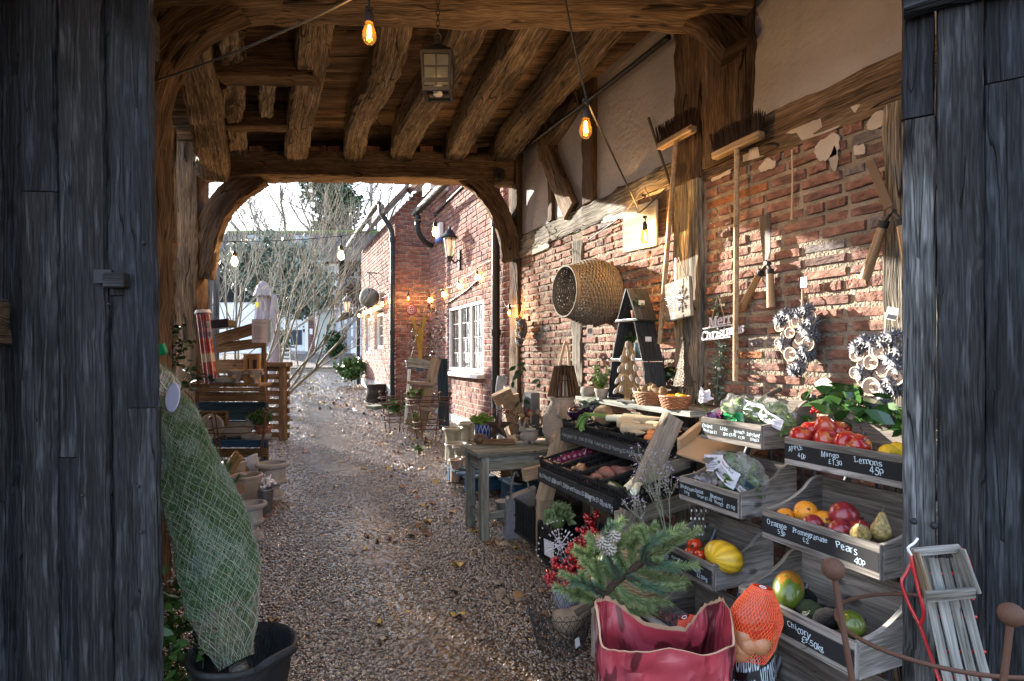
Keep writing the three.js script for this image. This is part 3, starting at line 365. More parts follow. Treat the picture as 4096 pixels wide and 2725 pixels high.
{
  const h = T('brick_house', 'red brick wing with tiled gable and two narrow windows further back', 'house');
  const s = new THREE.Group(); // side wall, faces the lane
  const XP = 2.06, zc = -10.02; h.position.set(XP, 0, 0); h.rotation.y = -Math.PI / 2;
  const wz = u => PX(u, 0, XP).z, w1 = [wz(862), wz(881.5)], w2 = [wz(841), wz(852)];
  const t1 = PX(872, 712, XP).y, b1 = PX(872, 803, XP).y, t2 = PX(846, 724, XP).y, b2 = PX(846, 808, XP).y;
  const side = layBricks({ x0: -14, x1: zc, y0: 0.7, y1: 4.3, course: 0.075, len: 0.225, holes: [[w1[0], w1[1], b1, t1], [w2[0], w2[1], b2, t2]], header: 0.35, seed: 25 });
  const gable = layBricks({ x0: 0.0, x1: 0.75, y0: 0.6, y1: 6.2, course: 0.075, len: 0.225, header: 0.2, seed: 26, top: (y, p, q) => { const k = (y - 4.35) / 1.15; return k < 0 ? [p, q] : k < q ? [k, q] : null; } });
  gable.forEach(o => o.front = true);
  setBricks(h, [...side, ...gable], newBrick, { depth: 0.05, weights: NBW, seed: 27, at: (o, q) => o.front ? new THREE.Matrix4().makeRotationY(Math.PI / 2).multiply(new THREE.Matrix4().compose(V(o.x, o.y, zc - 0.025 + (q() - 0.5) * 0.005), new THREE.Quaternion(), V(o.w, o.h, 0.05))) : new THREE.Matrix4().compose(V(o.x, o.y, -0.025 + (q() - 0.4) * 0.005), new THREE.Quaternion(), V(o.w, o.h, 0.05)) });
  const mw = (x0, x1, y0, y1) => uvp(bx(x1 - x0, y1 - y0, 0.16, (x0 + x1) / 2, (y0 + y1) / 2, -0.092), 0);
  M(h, 'mortar_bed', merge([mw(-14, zc - 0.02, 0.5, Math.min(b1, b2)), mw(-14, zc - 0.02, Math.max(t1, t2), 4.32), mw(w1[1], zc - 0.02, Math.min(b1, b2), Math.max(t1, t2)), mw(w2[1], w1[0], Math.min(b1, b2), Math.max(t1, t2)), mw(-14, w2[0], Math.min(b1, b2), Math.max(t1, t2))]), mortarNew);
  const gs = new THREE.Shape(); gs.moveTo(0.02, 0.5); gs.lineTo(1.4, 0.5); gs.lineTo(1.4, 5.9); gs.lineTo(0.02, 4.32); M(h, 'gable_bed', uvp(tr(new THREE.ExtrudeGeometry(gs, { depth: 0.15, bevelEnabled: false }).rotateY(Math.PI / 2), zc - 0.168, 0, 0), 0), mortarNew);
  casement(h, w1[0], w1[1], b1, t1 - 0.08, -0.06, 1, 3, 2); casement(h, w2[0], w2[1], b2, t2 - 0.08, -0.06, 1, 3, 2);
  M(h, 'cement_plinth', uvp(bx(4, 0.35, 0.02, -12, groundY(-12) + 0.1, 0.004), 0), concrete);
  // roof slope rising away from the lane, one strip for each row of tiles
  const rows = []; for (let i = 0; i < 22; i++) rows.push(uvp(tr(bx(4.3, 0.02, 0.16), -11.95, 4.36 + i * 0.105, 0.2 - i * 0.092, 0.86, 0, 0), 0)); M(h, 'tile_courses', merge(rows), mat([0.19, 0.12, 0.085], 0.9, { map: brickNoise, bumpMap: NBF, bumpScale: 0.02 }));
  for (let i = 0; i < 20; i++) M(h, 'verge_tile', tr(cbox(0.16, 0.022, 0.17, 0.003), -9.86, 4.33 + i * 0.105, 0.19 - i * 0.092, 0.86, 0, 0.05), bm(pick([[0.30, 0.17, 0.12], [0.24, 0.15, 0.11], [0.34, 0.22, 0.16]])));
}
function drainpipe(label, pts, r, collars, group) { const p = T('drainpipe', label, 'drainpipe', V(0, 0, 0), 0, group); M(p, 'pipe', tube(pts, r, 60, 12), iron); for (const [v, k] of collars) M(p, 'collar', tr(new THREE.CylinderGeometry(r * 1.25, r * 1.25, 0.07, 14), v), iron); return p; }
function gutter(root, a, b, r) { const g = new THREE.CylinderGeometry(r, r, a.distanceTo(b), 14, 1, true, 0, Math.PI); g.rotateZ(Math.PI / 2); const d = b.clone().sub(a).normalize(); g.rotateX(Math.PI); const m = new THREE.Matrix4().makeBasis(d, V(0, 1, 0), d.clone().cross(V(0, 1, 0))); g.applyMatrix4(m); M(root, 'gutter', tr(g, a.clone().add(b).multiplyScalar(0.5)), iron); }
{
  const x = XH - 0.08, a = PX(1141, 510, x), b = PX(1147, 980, x); const p = drainpipe('thick black drainpipe on house beside the oak post', [V(x, 4.7, a.z), V(x, 3.5, a.z), V(x, 2, a.z), V(x, groundY(a.z), a.z)], 0.052, [[V(x, PX(1147, 765, x).y, a.z)], [V(x, 3.4, a.z)]]);
  const xp = 2.0, c = PX(903, 560, xp), y0 = PX(890, 490, xp).y; const q = drainpipe('black drainpipe with swan neck on corner of brick wing', [V(xp - 0.2, y0, c.z), V(xp - 0.2, y0 - 0.12, c.z), V(xp - 0.02, y0 - 0.42, c.z), V(xp, y0 - 0.6, c.z), V(xp, 2.4, c.z), V(xp, groundY(c.z) + 0.05, c.z)], 0.045, [[V(xp, y0 - 0.6, c.z)], [V(xp, PX(905, 765, xp).y, c.z)], [V(xp - 0.2, y0 - 0.03, c.z)]]);
  gutter(q, V(xp - 0.22, y0 + 0.08, -9.85), V(xp - 0.22, y0 + 0.04, -14.2), 0.06);
  const e = PX(990, 440, 2.3); const n = drainpipe('black gutter outlet pipe under near house eaves', [V(2.3, e.y - 0.2, -9.3), V(2.3, e.y - 0.45, -9.3), V(2.42, e.y - 0.62, -9.35), V(2.58, e.y - 0.68, -9.4)], 0.045, [[V(2.3, e.y - 0.28, -9.3)]]); gutter(n, V(2.28, e.y - 0.13, -9.45), V(2.28, e.y - 0.1, -5.4), 0.065);
  drainpipe('slim black drainpipe at far end of brick wing', [V(2.0, 3.1, -14.1), V(2.0, 2, -14.1), V(2.0, groundY(-14.1), -14.1)], 0.05, [[V(2.0, 3, -14.1)]]);
}
{ // alarm box, sign, cable
  const p = PX(1012, 535, XH - 0.05); const t = T('alarm_box', 'white alarm box with blue lower edge under house eaves', 'alarm box', p, -Math.PI / 2);
  M(t, 'case', cbox(0.22, 0.3, 0.09, 0.02), white); M(t, 'blue_base', tr(cbox(0.224, 0.06, 0.094, 0.01), 0, -0.13, 0), mat([0.08, 0.16, 0.5], 0.4)); M(t, 'blue_sticker', bx(0.16, 0.12, 0.003, -0.02, 0.02, 0.046), mat([0.25, 0.4, 0.75], 0.4));
  one('cable', 'dark cable run under the eaves of near house', 'cable', tube([V(XH - 0.02, 4.2, -9.4), V(XH - 0.02, 4.26, -8), V(XH - 0.02, 4.3, -5.3)], 0.02, 20, 8), iron);
  one('cable', 'black cable tacked above the white leaded window', 'cable', tube([PX(1027, 700, XH - 0.015), PX(1050, 685, XH - 0.015), PX(1075, 668, XH - 0.015), PX(1100, 645, XH - 0.02)], 0.012, 24, 6), wire);
}
function coachLamp(label, p, s, tilt) { // bracket at the wall, lantern hung out to local -x... faces local +z
  const t = T('coach_lantern', label, 'lantern', p, -Math.PI / 2, 'wall lanterns'), q = new THREE.MeshPhysicalMaterial({ color: 0xfff1dc, transmission: 0.75, roughness: 0.35, thickness: 0, side: THREE.DoubleSide });
  M(t, 'wall_plate', tr(cbox(0.06 * s, 0.3 * s, 0.03, 0.008), 0, -0.12 * s, 0.015), iron);
  M(t, 'arm', tube([[0, -0.12 * s, 0.03], [0, -0.17 * s, 0.09 * s], [0, -0.14 * s, 0.12 * s], [0, -0.13 * s, 0.17 * s]], 0.014 * s, 16, 8), iron);
  const l = M(t, 'lamp_frame', merge([tr(lathe([[0.0, -0.04], [0.02, -0.03], [0.03, 0.01], [0.05, 0.03], [0.06, 0.05], [0, 0.06]], 6), 0, -0.13, 0), ...[0, 1, 2, 3, 4, 5].map(i => { const c = i * 1.047, a = [0.055 * Math.cos(c), -0.08, 0.055 * Math.sin(c)], b = [0.098 * Math.cos(c), 0.2, 0.098 * Math.sin(c)]; return rod(a, b, 0.006, 5); }), tr(ring(0.1, 0.008, 6), 0, 0.2, 0)]).scale(s, s, s).translate(0, 0, 0.17 * s), iron);
  M(t, 'lamp_roof', lathe([[0.145, 0.2], [0.13, 0.215], [0.075, 0.27], [0.06, 0.3], [0.03, 0.32], [0.015, 0.34], [0.02, 0.355], [0.006, 0.38], [0, 0.4]], 6).scale(s, s, s).translate(0, 0, 0.17 * s), iron);
  M(l, 'pane', lathe([[0.052, -0.078], [0.094, 0.198]], 6).scale(s, s, s).translate(0, 0, 0.17 * s), q);
  M(l, 'lamp_bulb', tr(lathe([[0, -0.06], [0.02, -0.05], [0.03, 0.02], [0.032, 0.06], [0, 0.1]], 12), 0, 0, 0).scale(s, s, s).translate(0, 0, 0.17 * s), white);
}
coachLamp('black six sided coach lantern on house wall above the window', PX(1060, 580, XH), 1.0);
coachLamp('small black lantern far back by the slim drainpipe', PX(815, 712, 1.95), 1.0);
{ // hanging ball planter on wing wall
  const p = PX(850, 685, 1.85), t = T('hanging_ball', 'round grey cloth wrapped hanging basket on brick wing wall', 'hanging basket', p); M(t, 'wrapped_ball', warp(new THREE.SphereGeometry(0.2, 20, 16), 0.02, 9), mat([0.10, 0.12, 0.12], 0.8, { map: NF }));
  M(t, 'bracket', merge([rod([0.2, 0.5, 0], [-0.05, 0.5, 0], 0.012), rod([0, 0.5, 0], [0, 0.2, 0], 0.006), tube([[0.2, 0.25, 0], [0.1, 0.4, 0], [0, 0.5, 0]], 0.008, 12)]), iron);
  const c = PX(1010, 0, 2.4), d = T('round_plaque', 'round dark red plaque with white motif on shaded gable wall', 'plaque', BD((947 - CU) / F * 9.85, EYE + (VH - 713) * 9.85 / F, 9.85), FACE); M(d, 'disc', new THREE.CylinderGeometry(0.1, 0.1, 0.02, 28).rotateX(Math.PI / 2), mat([0.16, 0.02, 0.03], 0.3)); M(d, 'motif', merge([ring(0.045, 0.004, 24).rotateX(Math.PI / 2), ring(0.07, 0.003, 24).rotateX(Math.PI / 2), bx(0.07, 0.006, 0.004), bx(0.006, 0.07, 0.004)]).translate(0, 0, 0.012), mat([0.6, 0.45, 0.45], 0.5));
  one('log', 'cut tree stump by the drainpipe foot', 'stump', warp(new THREE.CylinderGeometry(0.2, 0.23, 0.35, 20, 4), 0.02, 9).translate(0, 0.17, 0), wm(W_OLD, [0.14, 0.1, 0.075], 0.02), PG(868, 925));
  one('paving_slab', 'mossy grey concrete slab beside the tree stump', 'slab', cbox(0.4, 0.06, 0.25, 0.01), mat([0.2, 0.22, 0.15], 0.95, { map: N1 }), PG(873, 940).add(V(0, 0.03, 0)), [0, 0.5, 0]);
}

// ---------- far end of the yard ----------
const DF = 25.5, fz = DF / F, FY = v => EYE + (VH - v) * fz, FX = u => (u - CU) * fz; // on the far facade: local x = FX, y = FY
{
  const y0 = groundY(-28), b = T('far_cottage', 'long dark boarded cottage with mossy tiled roof closing the yard', 'house', BD(0, 0, DF), FACE);
  const box = (u0, u1, v0, v1, d = 0.3, z = 0) => bx(FX(u1) - FX(u0), FY(v0) - FY(v1), d, (FX(u0) + FX(u1)) / 2, (FY(v0) + FY(v1)) / 2, z - d / 2);
  M(b, 'wall', uvp(box(500, 1000, 600, 830, 0.4, -0.1), 0), white);
  const brd = []; for (let i = 0; i < 11; i++) M(b, 'weatherboard', tr(bx(FX(1000) - FX(500), 0.19, 0.03), (FX(500) + FX(1000)) / 2, FY(600) - 0.09 - i * 0.17, -0.06, 0.08), tarred[i % 4]);
  const n = 20, rise = FY(515) - FY(602), rows = []; for (let i = 0; i < n; i++) rows.push(uvp(tr(bx(FX(1000) - FX(470), 0.03, 0.3), (FX(470) + FX(1000)) / 2, FY(602) + rise * (i + 0.5) / n, 0.35 - i * 0.12, 0.75), 0));
  M(b, 'tile_courses', merge(rows), mat([0.13, 0.105, 0.09], 0.95, { map: brickNoise, bumpMap: NBF, bumpScale: 0.03 }));
  M(b, 'mossy_ridge', warp(tr(new THREE.CylinderGeometry(0.16, 0.16, FX(1000) - FX(470), 8, 60).rotateZ(Math.PI / 2), (FX(470) + FX(1000)) / 2, FY(515), 0.3 - n * 0.12), 0.05, 4), mat([0.10, 0.14, 0.025], 1, { map: NF }));
  // upper window
  { const w = M(b, 'window', box(727, 780, 608, 680, 0.1, 0.05), white); M(w, 'pane', box(735, 771, 613, 665, 0.02, 0.065), mat([0.30, 0.34, 0.33], 0.15)); M(w, 'window_bar', merge([box(752, 754, 613, 665, 0.02, 0.085), box(735, 771, 630, 631.5, 0.02, 0.086)]), white); }
  { const w = M(b, 'window', box(555, 600, 535, 560, 0.1, -0.6), mat([0.3, 0.34, 0.4], 0.3)); M(b, 'window', box(665, 700, 535, 565, 0.1, -0.6), mat([0.3, 0.34, 0.4], 0.3)); }
  // left door with wreath, name board and blackboard
  { const d = M(b, 'door', box(667, 704, 700, 808, 0.05, 0.04), mat([0.62, 0.66, 0.64], 0.5)); M(d, 'pane', box(674, 696, 716, 736, 0.02, 0.052), unlitPaneLensGlass);  // pane coloured near-black to stand for the unlit interior behind it
    M(d, 'name_board', box(669.5, 698, 738, 759, 0.02, 0.055), new THREE.MeshStandardMaterial({ roughness: 0.6, map: canvas(256, 180, (x, w, h) => { x.fillStyle = '#dfe3e0'; x.fillRect(0, 0, w, h); x.fillStyle = '#5b6d84'; x.font = 'italic 40px serif'; x.textAlign = 'center'; x.fillText('The Tulip Tree', w / 2, 88); x.fillRect(30, 130, 196, 6); }) }));
    M(d, 'chalk_panel', box(670, 696, 760, 794, 0.02, 0.055), mat([0.03, 0.045, 0.07], 0.8)); M(d, 'handle', box(699, 702, 758, 764, 0.06, 0.08), iron); M(d, 'letter_plate', box(698, 701, 751, 754, 0.04, 0.06), iron); }
  M(b, 'door_post', box(704.5, 711, 692, 812, 0.14, 0.1), white); M(b, 'door_post', box(655, 667, 692, 812, 0.14, 0.1), white); M(b, 'side_panel', box(600, 655, 695, 812, 0.1, 0.06), mat([0.55, 0.6, 0.6], 0.6));
  // brick pier
  { const q = rng(77), pb = []; for (let r = 0; r < 26; r++) for (let k = 0; k < 2; k++) { const u0 = 711 + (r % 2 ? [0, 10][k] : [0, 5][k]), u1 = r % 2 ? [721, 726][k] : [716, 726][k], g = BRICKS[(r + k) % 8].clone().scale((u1 - u0) * fz - 0.012, 0.068, 0.1).translate((FX(u0) + FX(u1)) / 2, FY(812) + 0.04 + r * 0.078, 0.06), c = new Float32Array(g.attributes.position.count * 3), t = newBrick[Math.floor(q() * 6)]; for (let j = 0; j < c.length; j++) c[j] = t[j % 3] * 0.8; g.setAttribute('color', new THREE.BufferAttribute(c, 3)); pb.push(g); } const m = bm([1, 1, 1]); m.vertexColors = true; const pr = M(b, 'brick_pier', box(711.5, 725.5, 692, 812, 0.15, 0.09), mortarNew); stuff(M(pr, 'small_bricks', mergeGeometries(pb), m)); }
  M(b, 'blue_plaque', box(716, 722.5, 714, 723, 0.03, 0.14), mat([0.25, 0.55, 0.58], 0.5)); M(b, 'letter_box', box(716, 722, 757, 770, 0.08, 0.18), white); M(b, 'porch_lamp', merge([box(715, 722, 692, 694, 0.12, 0.25), box(716, 721, 695, 703, 0.1, 0.24)]), iron);
  { const d = M(b, 'door', box(730, 774, 714, 811, 0.05, 0.04), mat([0.42, 0.46, 0.42], 0.5)); M(d, 'latch', merge([box(769, 773, 745, 751, 0.05, 0.07), box(769, 772, 770, 772, 0.05, 0.07)]), iron); const st = []; for (let i = 0; i < 7; i++) st.push(tr(ball(0.015, 6), FX(735 + i * 5.5), FY(721), 0.045), tr(ball(0.015, 6), FX(735 + i * 5.5), FY(806), 0.045)); M(d, 'studs', merge(st), iron); }
  M(b, 'door_post', box(726.5, 730, 692, 812, 0.14, 0.1), white); M(b, 'door_head', box(726, 782, 709, 713.5, 0.2, 0.14), white); M(b, 'fanlight', box(731, 780, 688, 708, 0.05, 0.02), mat([0.34, 0.17, 0.10], 0.3)); M(b, 'glazing_bar', merge([box(752, 755, 688, 708, 0.05, 0.05), box(768, 771, 688, 708, 0.05, 0.05)]), white); M(b, 'doorstep', box(650, 712, 809, 815, 0.5, 0.5), concrete);
  { const w = T('door_wreath', 'cream ring wreath hung in window of far white door', 'wreath', BD(FX(685), FY(725), DF - 0.09), FACE); M(w, 'ring', warp(new THREE.TorusGeometry(0.15, 0.05, 8, 24), 0.02, 14), mat([0.62, 0.6, 0.42], 0.9, { map: NF })); }
  { // brick paving in front of it
    const p = T('brick_paving', 'grey brown block paving before the far white doors', 'paving', V(0, 0, 0)); const list = []; for (let i = 0; i < 34; i++) for (let j = 0; j < 26; j++) list.push({ x: -1.6 + j * 0.2 + (i % 2) * 0.1, y: 0, w: 0.19, h: 0.19, z: -19.2 - i * 0.23 });
    const tl = [[0.26, 0.20, 0.17], [0.30, 0.23, 0.19], [0.22, 0.18, 0.16], [0.34, 0.27, 0.22]]; setBricks(p, list, tl, { seed: 51, name: 'paver', at: (o, q) => new THREE.Matrix4().compose(V(o.x, groundY(o.z) + 0.005, o.z), new THREE.Quaternion().setFromEuler(new THREE.Euler(-Math.PI / 2 + SLOPE, 0, 0)), V(o.w, 0.22, 0.05)) });
  }
}
{ // timber lean-to and pergola beside the wing
  const p = T('pergola', 'grey painted timber pergola standing between wing and far cottage', 'pergola'); const g = mat([0.42, 0.46, 0.5], 0.7, { map: NF }); const D = 17.5, q = (u, v, d = D) => P(u, v, d);
  const pole = (u0, v0, u1, v1, w, d = D, d2 = D) => M(p, 'post', timber([q(u0, v0, d), q(u1, v1, d2)], w, w, { up: V(SA, 0, -CA), n: 4, rough: 0.002, wane: 0.01, c: 0.005 }), g);
  pole(819, 645, 819, 800, 0.13); pole(803, 690, 803, 815, 0.1); pole(788, 700, 788, 800, 0.1);
  M(p, 'beam', timber([q(795, 642), q(832, 642)], 0.12, 0.13, { n: 4, rough: 0.002 }), g); M(p, 'beam', timber([q(795, 642), q(771, 680)], 0.12, 0.13, { n: 4, rough: 0.002 }), g); M(p, 'beam', timber([q(783, 760), q(812, 742)], 0.1, 0.12, { n: 4, rough: 0.002 }), g); M(p, 'beam', timber([q(785, 790), q(812, 778)], 0.08, 0.12, { n: 4, rough: 0.002 }), g);
  for (const [u, v] of [[790, 800], [796, 800], [802, 800]]) M(p, 'board', timber([q(u, 745, 18), q(u, 810, 18)], 0.07, 0.03, { up: V(SA, 0, -CA), n: 3 }), palletWood);
  const w = T('low_wall', 'low stone wall under the pergola', 'wall'); M(w, 'stonework', uvp(timber([q(786, 830), q(814, 830)], 0.3, 0.45, { n: 14, rough: 0.03 }), 0), mat([0.3, 0.29, 0.24], 0.95, { map: brickNoise, bumpMap: NBF, bumpScale: 0.03 }));
  const pr = T('porch_roof', 'small mossy tiled porch roof at the end of brick wing', 'roof'); for (let i = 0; i < 5; i++) M(pr, 'tile_row', warp(tr(new THREE.BoxGeometry(0.9, 0.04, 0.25, 12, 1, 2), P(812 + i * 3, 728 - i * 5, 14.6), 0, 0, 0, FACE + 0.5, 0.35), 0.02, 9), mat([0.14, 0.11, 0.085], 0.95, { map: NF }));
}
console.log('house');

// ---------- trees and shrubs ----------
function branches(seed, base, dirs, { levels = 4, len = 1.4, r = 0.03, kids = [3, 3, 4, 3], spread = 0.55, up = 0.12, shrink = 0.66, steps = 4, sides = 5, bendy = 0.18, minr = 0.0025, leaves, trunkLevels = 1 }) {
  const q = rng(seed), A = { p: [], n: [], i: [] }, B = { p: [], n: [], i: [] }, tips = [];
  const seg = (S, a, b, r0, r1, k) => { const d = b.clone().sub(a).normalize(), s = (Math.abs(d.y) > 0.9 ? V(1, 0, 0) : V(0, 1, 0)).cross(d).normalize(), t = d.clone().cross(s), o = S.p.length / 3; for (const [c, rad] of [[a, r0], [b, r1]]) for (let j = 0; j < k; j++) { const an = j / k * 6.2832, x = Math.cos(an), y = Math.sin(an), nx = s.x * x + t.x * y, ny = s.y * x + t.y * y, nz = s.z * x + t.z * y; S.p.push(c.x + nx * rad, c.y + ny * rad, c.z + nz * rad); S.n.push(nx, ny, nz); } for (let j = 0; j < k; j++) { const e = (j + 1) % k; S.i.push(o + j, o + e, o + k + j, o + k + j, o + e, o + k + e); } };
  const grow = (p, d, L, rad, lv) => { let a = p.clone(), v = d.clone().normalize(), r0 = rad; const pts = []; for (let i = 0; i < steps; i++) { v.add(V((q() - 0.5) * bendy * 2, (q() - 0.5) * bendy + up * 0.5, (q() - 0.5) * bendy * 2)).normalize(); const b = a.clone().addScaledVector(v, L / steps), r1 = Math.max(minr * 0.7, rad * (1 - 0.45 * (i + 1) / steps)); seg(lv < trunkLevels ? A : B, a, b, r0, r1, lv < 2 ? sides + 2 : lv === levels ? 3 : sides); pts.push([b.clone(), r1, v.clone()]); a = b; r0 = r1; }
    tips.push([a.clone(), v.clone(), lv]); if (lv >= levels) return; const n = kids[Math.min(lv, kids.length - 1)];
    for (let k = 0; k < n; k++) { const [c, cr, cd] = pts[Math.min(steps - 1, Math.floor((0.3 + 0.7 * (k + q()) / n) * steps))], ax = V(q() - 0.5, (q() - 0.5) * 0.6, q() - 0.5).normalize(), nd = cd.clone().addScaledVector(ax, spread * (0.7 + 0.8 * q())).add(V(0, up, 0)); grow(c, nd, L * shrink * (0.7 + 0.6 * q()), Math.max(minr, cr * 0.68), lv + 1); } };
  dirs.forEach(([d, L, rad, off]) => grow(base.clone().add(off ?? V(0, 0, 0)), d, L ?? len, rad ?? r, 0));
  const mk = S => { const g = new THREE.BufferGeometry(); g.setAttribute('position', new THREE.Float32BufferAttribute(S.p, 3)); g.setAttribute('normal', new THREE.Float32BufferAttribute(S.n, 3)); g.setIndex(S.i); return g; };
  return { trunk: mk(A), twigs: mk(B), tips };
}
function leafCloud(pts, n, size, spread, seed, flat = 0.5) { // many small folded leaves round given points
  const q = rng(seed), pos = [], nor = []; for (let i = 0; i < n; i++) { const c = pts[Math.floor(q() * pts.length)], g = () => (q() + q() + q() - 1.5) * spread, p = V(c.x + g(), c.y + g() * 0.8, c.z + g()), a = V(q() - 0.5, (q() - 0.5) * flat, q() - 0.5).normalize(), b = V(q() - 0.5, q() - 0.5, q() - 0.5).cross(a).normalize(), s = size * (0.6 + 0.8 * q()), t = p.clone().addScaledVector(a, s), nn = a.clone().cross(b), e = (x, y, z) => p.clone().addScaledVector(a, s * x).addScaledVector(b, s * y).addScaledVector(nn, s * z), l = e(0.3, 0.24, 0.05), l2 = e(0.7, 0.2, 0.03), r = e(0.3, -0.24, 0.05), r2 = e(0.7, -0.2, 0.03); for (const k of [p, r, r2, p, r2, t, p, t, l2, p, l2, l]) { pos.push(k.x, k.y, k.z); nor.push(nn.x, nn.y, nn.z); } }
  const g = new THREE.BufferGeometry(); g.setAttribute('position', new THREE.Float32BufferAttribute(pos, 3)); g.setAttribute('normal', new THREE.Float32BufferAttribute(nor, 3)); g.setAttribute('uv', new THREE.BufferAttribute(new Float32Array(pos.length / 3 * 2), 2)); return g;
}
const blobPts = (c, rx, ry, rz, n, seed) => { const q = rng(seed), o = []; while (o.length < n) { const x = q() * 2 - 1, y = q() * 2 - 1, z = q() * 2 - 1; if (x * x + y * y + z * z < 1) o.push(V(c.x + x * rx, c.y + y * ry, c.z + z * rz)); } return o; };
const barkPale = mat([0.34, 0.31, 0.22], 0.8, { map: NF }), barkDark = mat([0.10, 0.085, 0.065], 0.9), twigPale = mat([0.30, 0.27, 0.20], 0.8);
{
  const base = P(622, 815, 9.2); base.y = groundY(base.z);
  const rt = V(CA, 0, SA), dir = (x, y, z = 0) => V(0, y, 0).addScaledVector(rt, x).add(V(SA * z, 0, -CA * z));
  const t = branches(5, base, [[dir(0.7, 0.75, 0.1), 1.7, 0.032], [dir(0.5, 0.85, 0.25), 1.8, 0.028, dir(0.05, 0)], [dir(0.35, 1, -0.1), 2.0, 0.024, dir(-0.1, 0)], [dir(0.1, 1, 0.2), 2.2, 0.022, dir(-0.25, 0)], [dir(-0.12, 1, 0), 2.3, 0.021, dir(-0.38, 0)], [dir(-0.2, 1, 0.25), 2.2, 0.022, dir(-0.6, 0)], [dir(0.02, 1, 0.1), 2.4, 0.022, dir(-0.75, 0)], [dir(-0.3, 1, -0.1), 2.0, 0.02, dir(-0.9, 0)], [dir(0.85, 0.8, -0.1), 1.6, 0.024, dir(0.1, 0.3)]], { levels: 4, kids: [4, 4, 3, 2], spread: 0.5, up: 0.1, shrink: 0.62, steps: 5, minr: 0.0017, trunkLevels: 2 });
  const b2 = P(545, 815, 12.5); b2.y = groundY(b2.z); const t2 = branches(9, b2, [[dir(0.1, 1), 2.4, 0.02], [dir(-0.25, 1), 2.4, 0.02, dir(-0.4, 0)], [dir(0.3, 1, 0.2), 2.4, 0.022, dir(0.4, 0)], [dir(0.2, 1), 2.5, 0.02, dir(0.9, 0)]], { levels: 4, kids: [5, 4, 4, 3], spread: 0.6, up: 0.08, shrink: 0.62, steps: 5, minr: 0.0022, trunkLevels: 2 }), o2 = T('bare_shrub', 'thin twiggy bare shrub behind the larger one by the fence', 'shrub'); M(o2, 'trunk', t2.trunk, barkPale); M(o2, 'crown', t2.twigs, twigPale);
  const o = T('bare_shrub', 'leafless many stemmed shrub spreading across the yard', 'shrub'); M(o, 'trunk', t.trunk, barkPale); M(o, 'crown', t.twigs, twigPale);
}
{
  const big = (label, u, D, r, dirs, seed, m = barkDark) => { const b = P(u, 815, D); b.y = 1.9; const t = branches(seed, b, dirs, { levels: 5, len: 5, r, kids: [4, 4, 4, 3, 3], spread: 0.7, up: 0.08, shrink: 0.66, steps: 5, minr: 0.016, trunkLevels: 2, bendy: 0.22 }); const o = T('bare_tree', label, 'tree'); M(o, 'trunk', t.trunk, m); M(o, 'crown', t.twigs, m); return [o, t]; };
  big('large bare oak behind the mossy roof, nearest brick wing', 842, 38, 0.42, [[V(0.1, 1, 0), 8]], 41);
  big('bare tree behind the mossy roof, left of the ivy trunk', 700, 42, 0.3, [[V(-0.05, 1, 0), 7]], 43);
  const [iv, it] = big('ivy covered trunk with bare limbs behind the mossy roof', 762, 40, 0.4, [[V(0, 1, 0), 9]], 47);
  const c = P(762, 500, 40); M(iv, 'ivy', leafCloud([...blobPts(c, 0.8, 4.5, 0.8, 60, 3), ...blobPts(P(750, 430, 40), 1.5, 1.5, 1.2, 30, 4), ...blobPts(P(790, 470, 40), 1.2, 1.6, 1, 20, 5)], 9000, 0.3, 0.45, 6), ivyGreen);
  const ev = T('evergreen_tree', 'grey green evergreen tree shading the far white doors', 'tree'), e = P(672, 650, 21); M(ev, 'trunk', tube([P(660, 810, 21), P(662, 720, 21), P(672, 640, 21)], 0.08, 12, 7), barkDark);
  M(ev, 'crown', leafCloud([...blobPts(e, 1.5, 1.3, 1, 120, 11), ...blobPts(P(730, 680, 21), 0.8, 0.45, 0.8, 40, 12), ...blobPts(P(600, 610, 21), 1.3, 1.0, 1, 60, 13), ...blobPts(P(640, 590, 21), 1.6, 0.8, 1, 50, 15)], 15000, 0.15, 0.34, 14, 1.2), leafMat([0.17, 0.235, 0.165]));
  const bush = (name, label, u, v, D, rx, ry, n, s, m, seed) => { const p = P(u, v, D), t = T(name, label, 'shrub', p); M(t, 'foliage', leafCloud(blobPts(V(0, ry, 0), rx, ry, rx, 40, seed), n, s, rx * 0.35, seed), m); M(t, 'stem', rod([0, -0.05, 0], [0, ry * 1.4, 0], 0.02), barkDark); };
  bush('conifer_bush', 'dark green conifer bush at corner of far grey door', 772, 822, 17.5, 0.28, 0.42, 2600, 0.1, ivyGreen, 21);
  bush('round_bush', 'small clipped evergreen behind the metal chair', 650, 815, 17, 0.2, 0.4, 1500, 0.08, ivyGreen, 23);
  bush('potted_herb', 'low leafy planting at far corner of brick wing', 808, 872, 13, 0.3, 0.22, 1200, 0.1, leafGreen, 25);
  bush('weed_clump', 'clump of green weeds by the drainpipe foot', 915, 945, 9.3, 0.18, 0.07, 300, 0.09, leafGreen, 27);
  bush('weed_clump', 'tiny green weed growing in the gravel by the pots', 965, 1035, 6.2, 0.06, 0.02, 60, 0.04, leafGreen, 29);
  bush('climbing_plant', 'bare brown climber tangled on the pergola', 815, 705, 17, 0.5, 0.5, 1500, 0.09, deadLeaf, 31);
  bush('climbing_plant', 'yellowing climber over the far fanlight', 748, 705, 24.6, 0.5, 0.15, 400, 0.12, strawLeaf, 33);
}
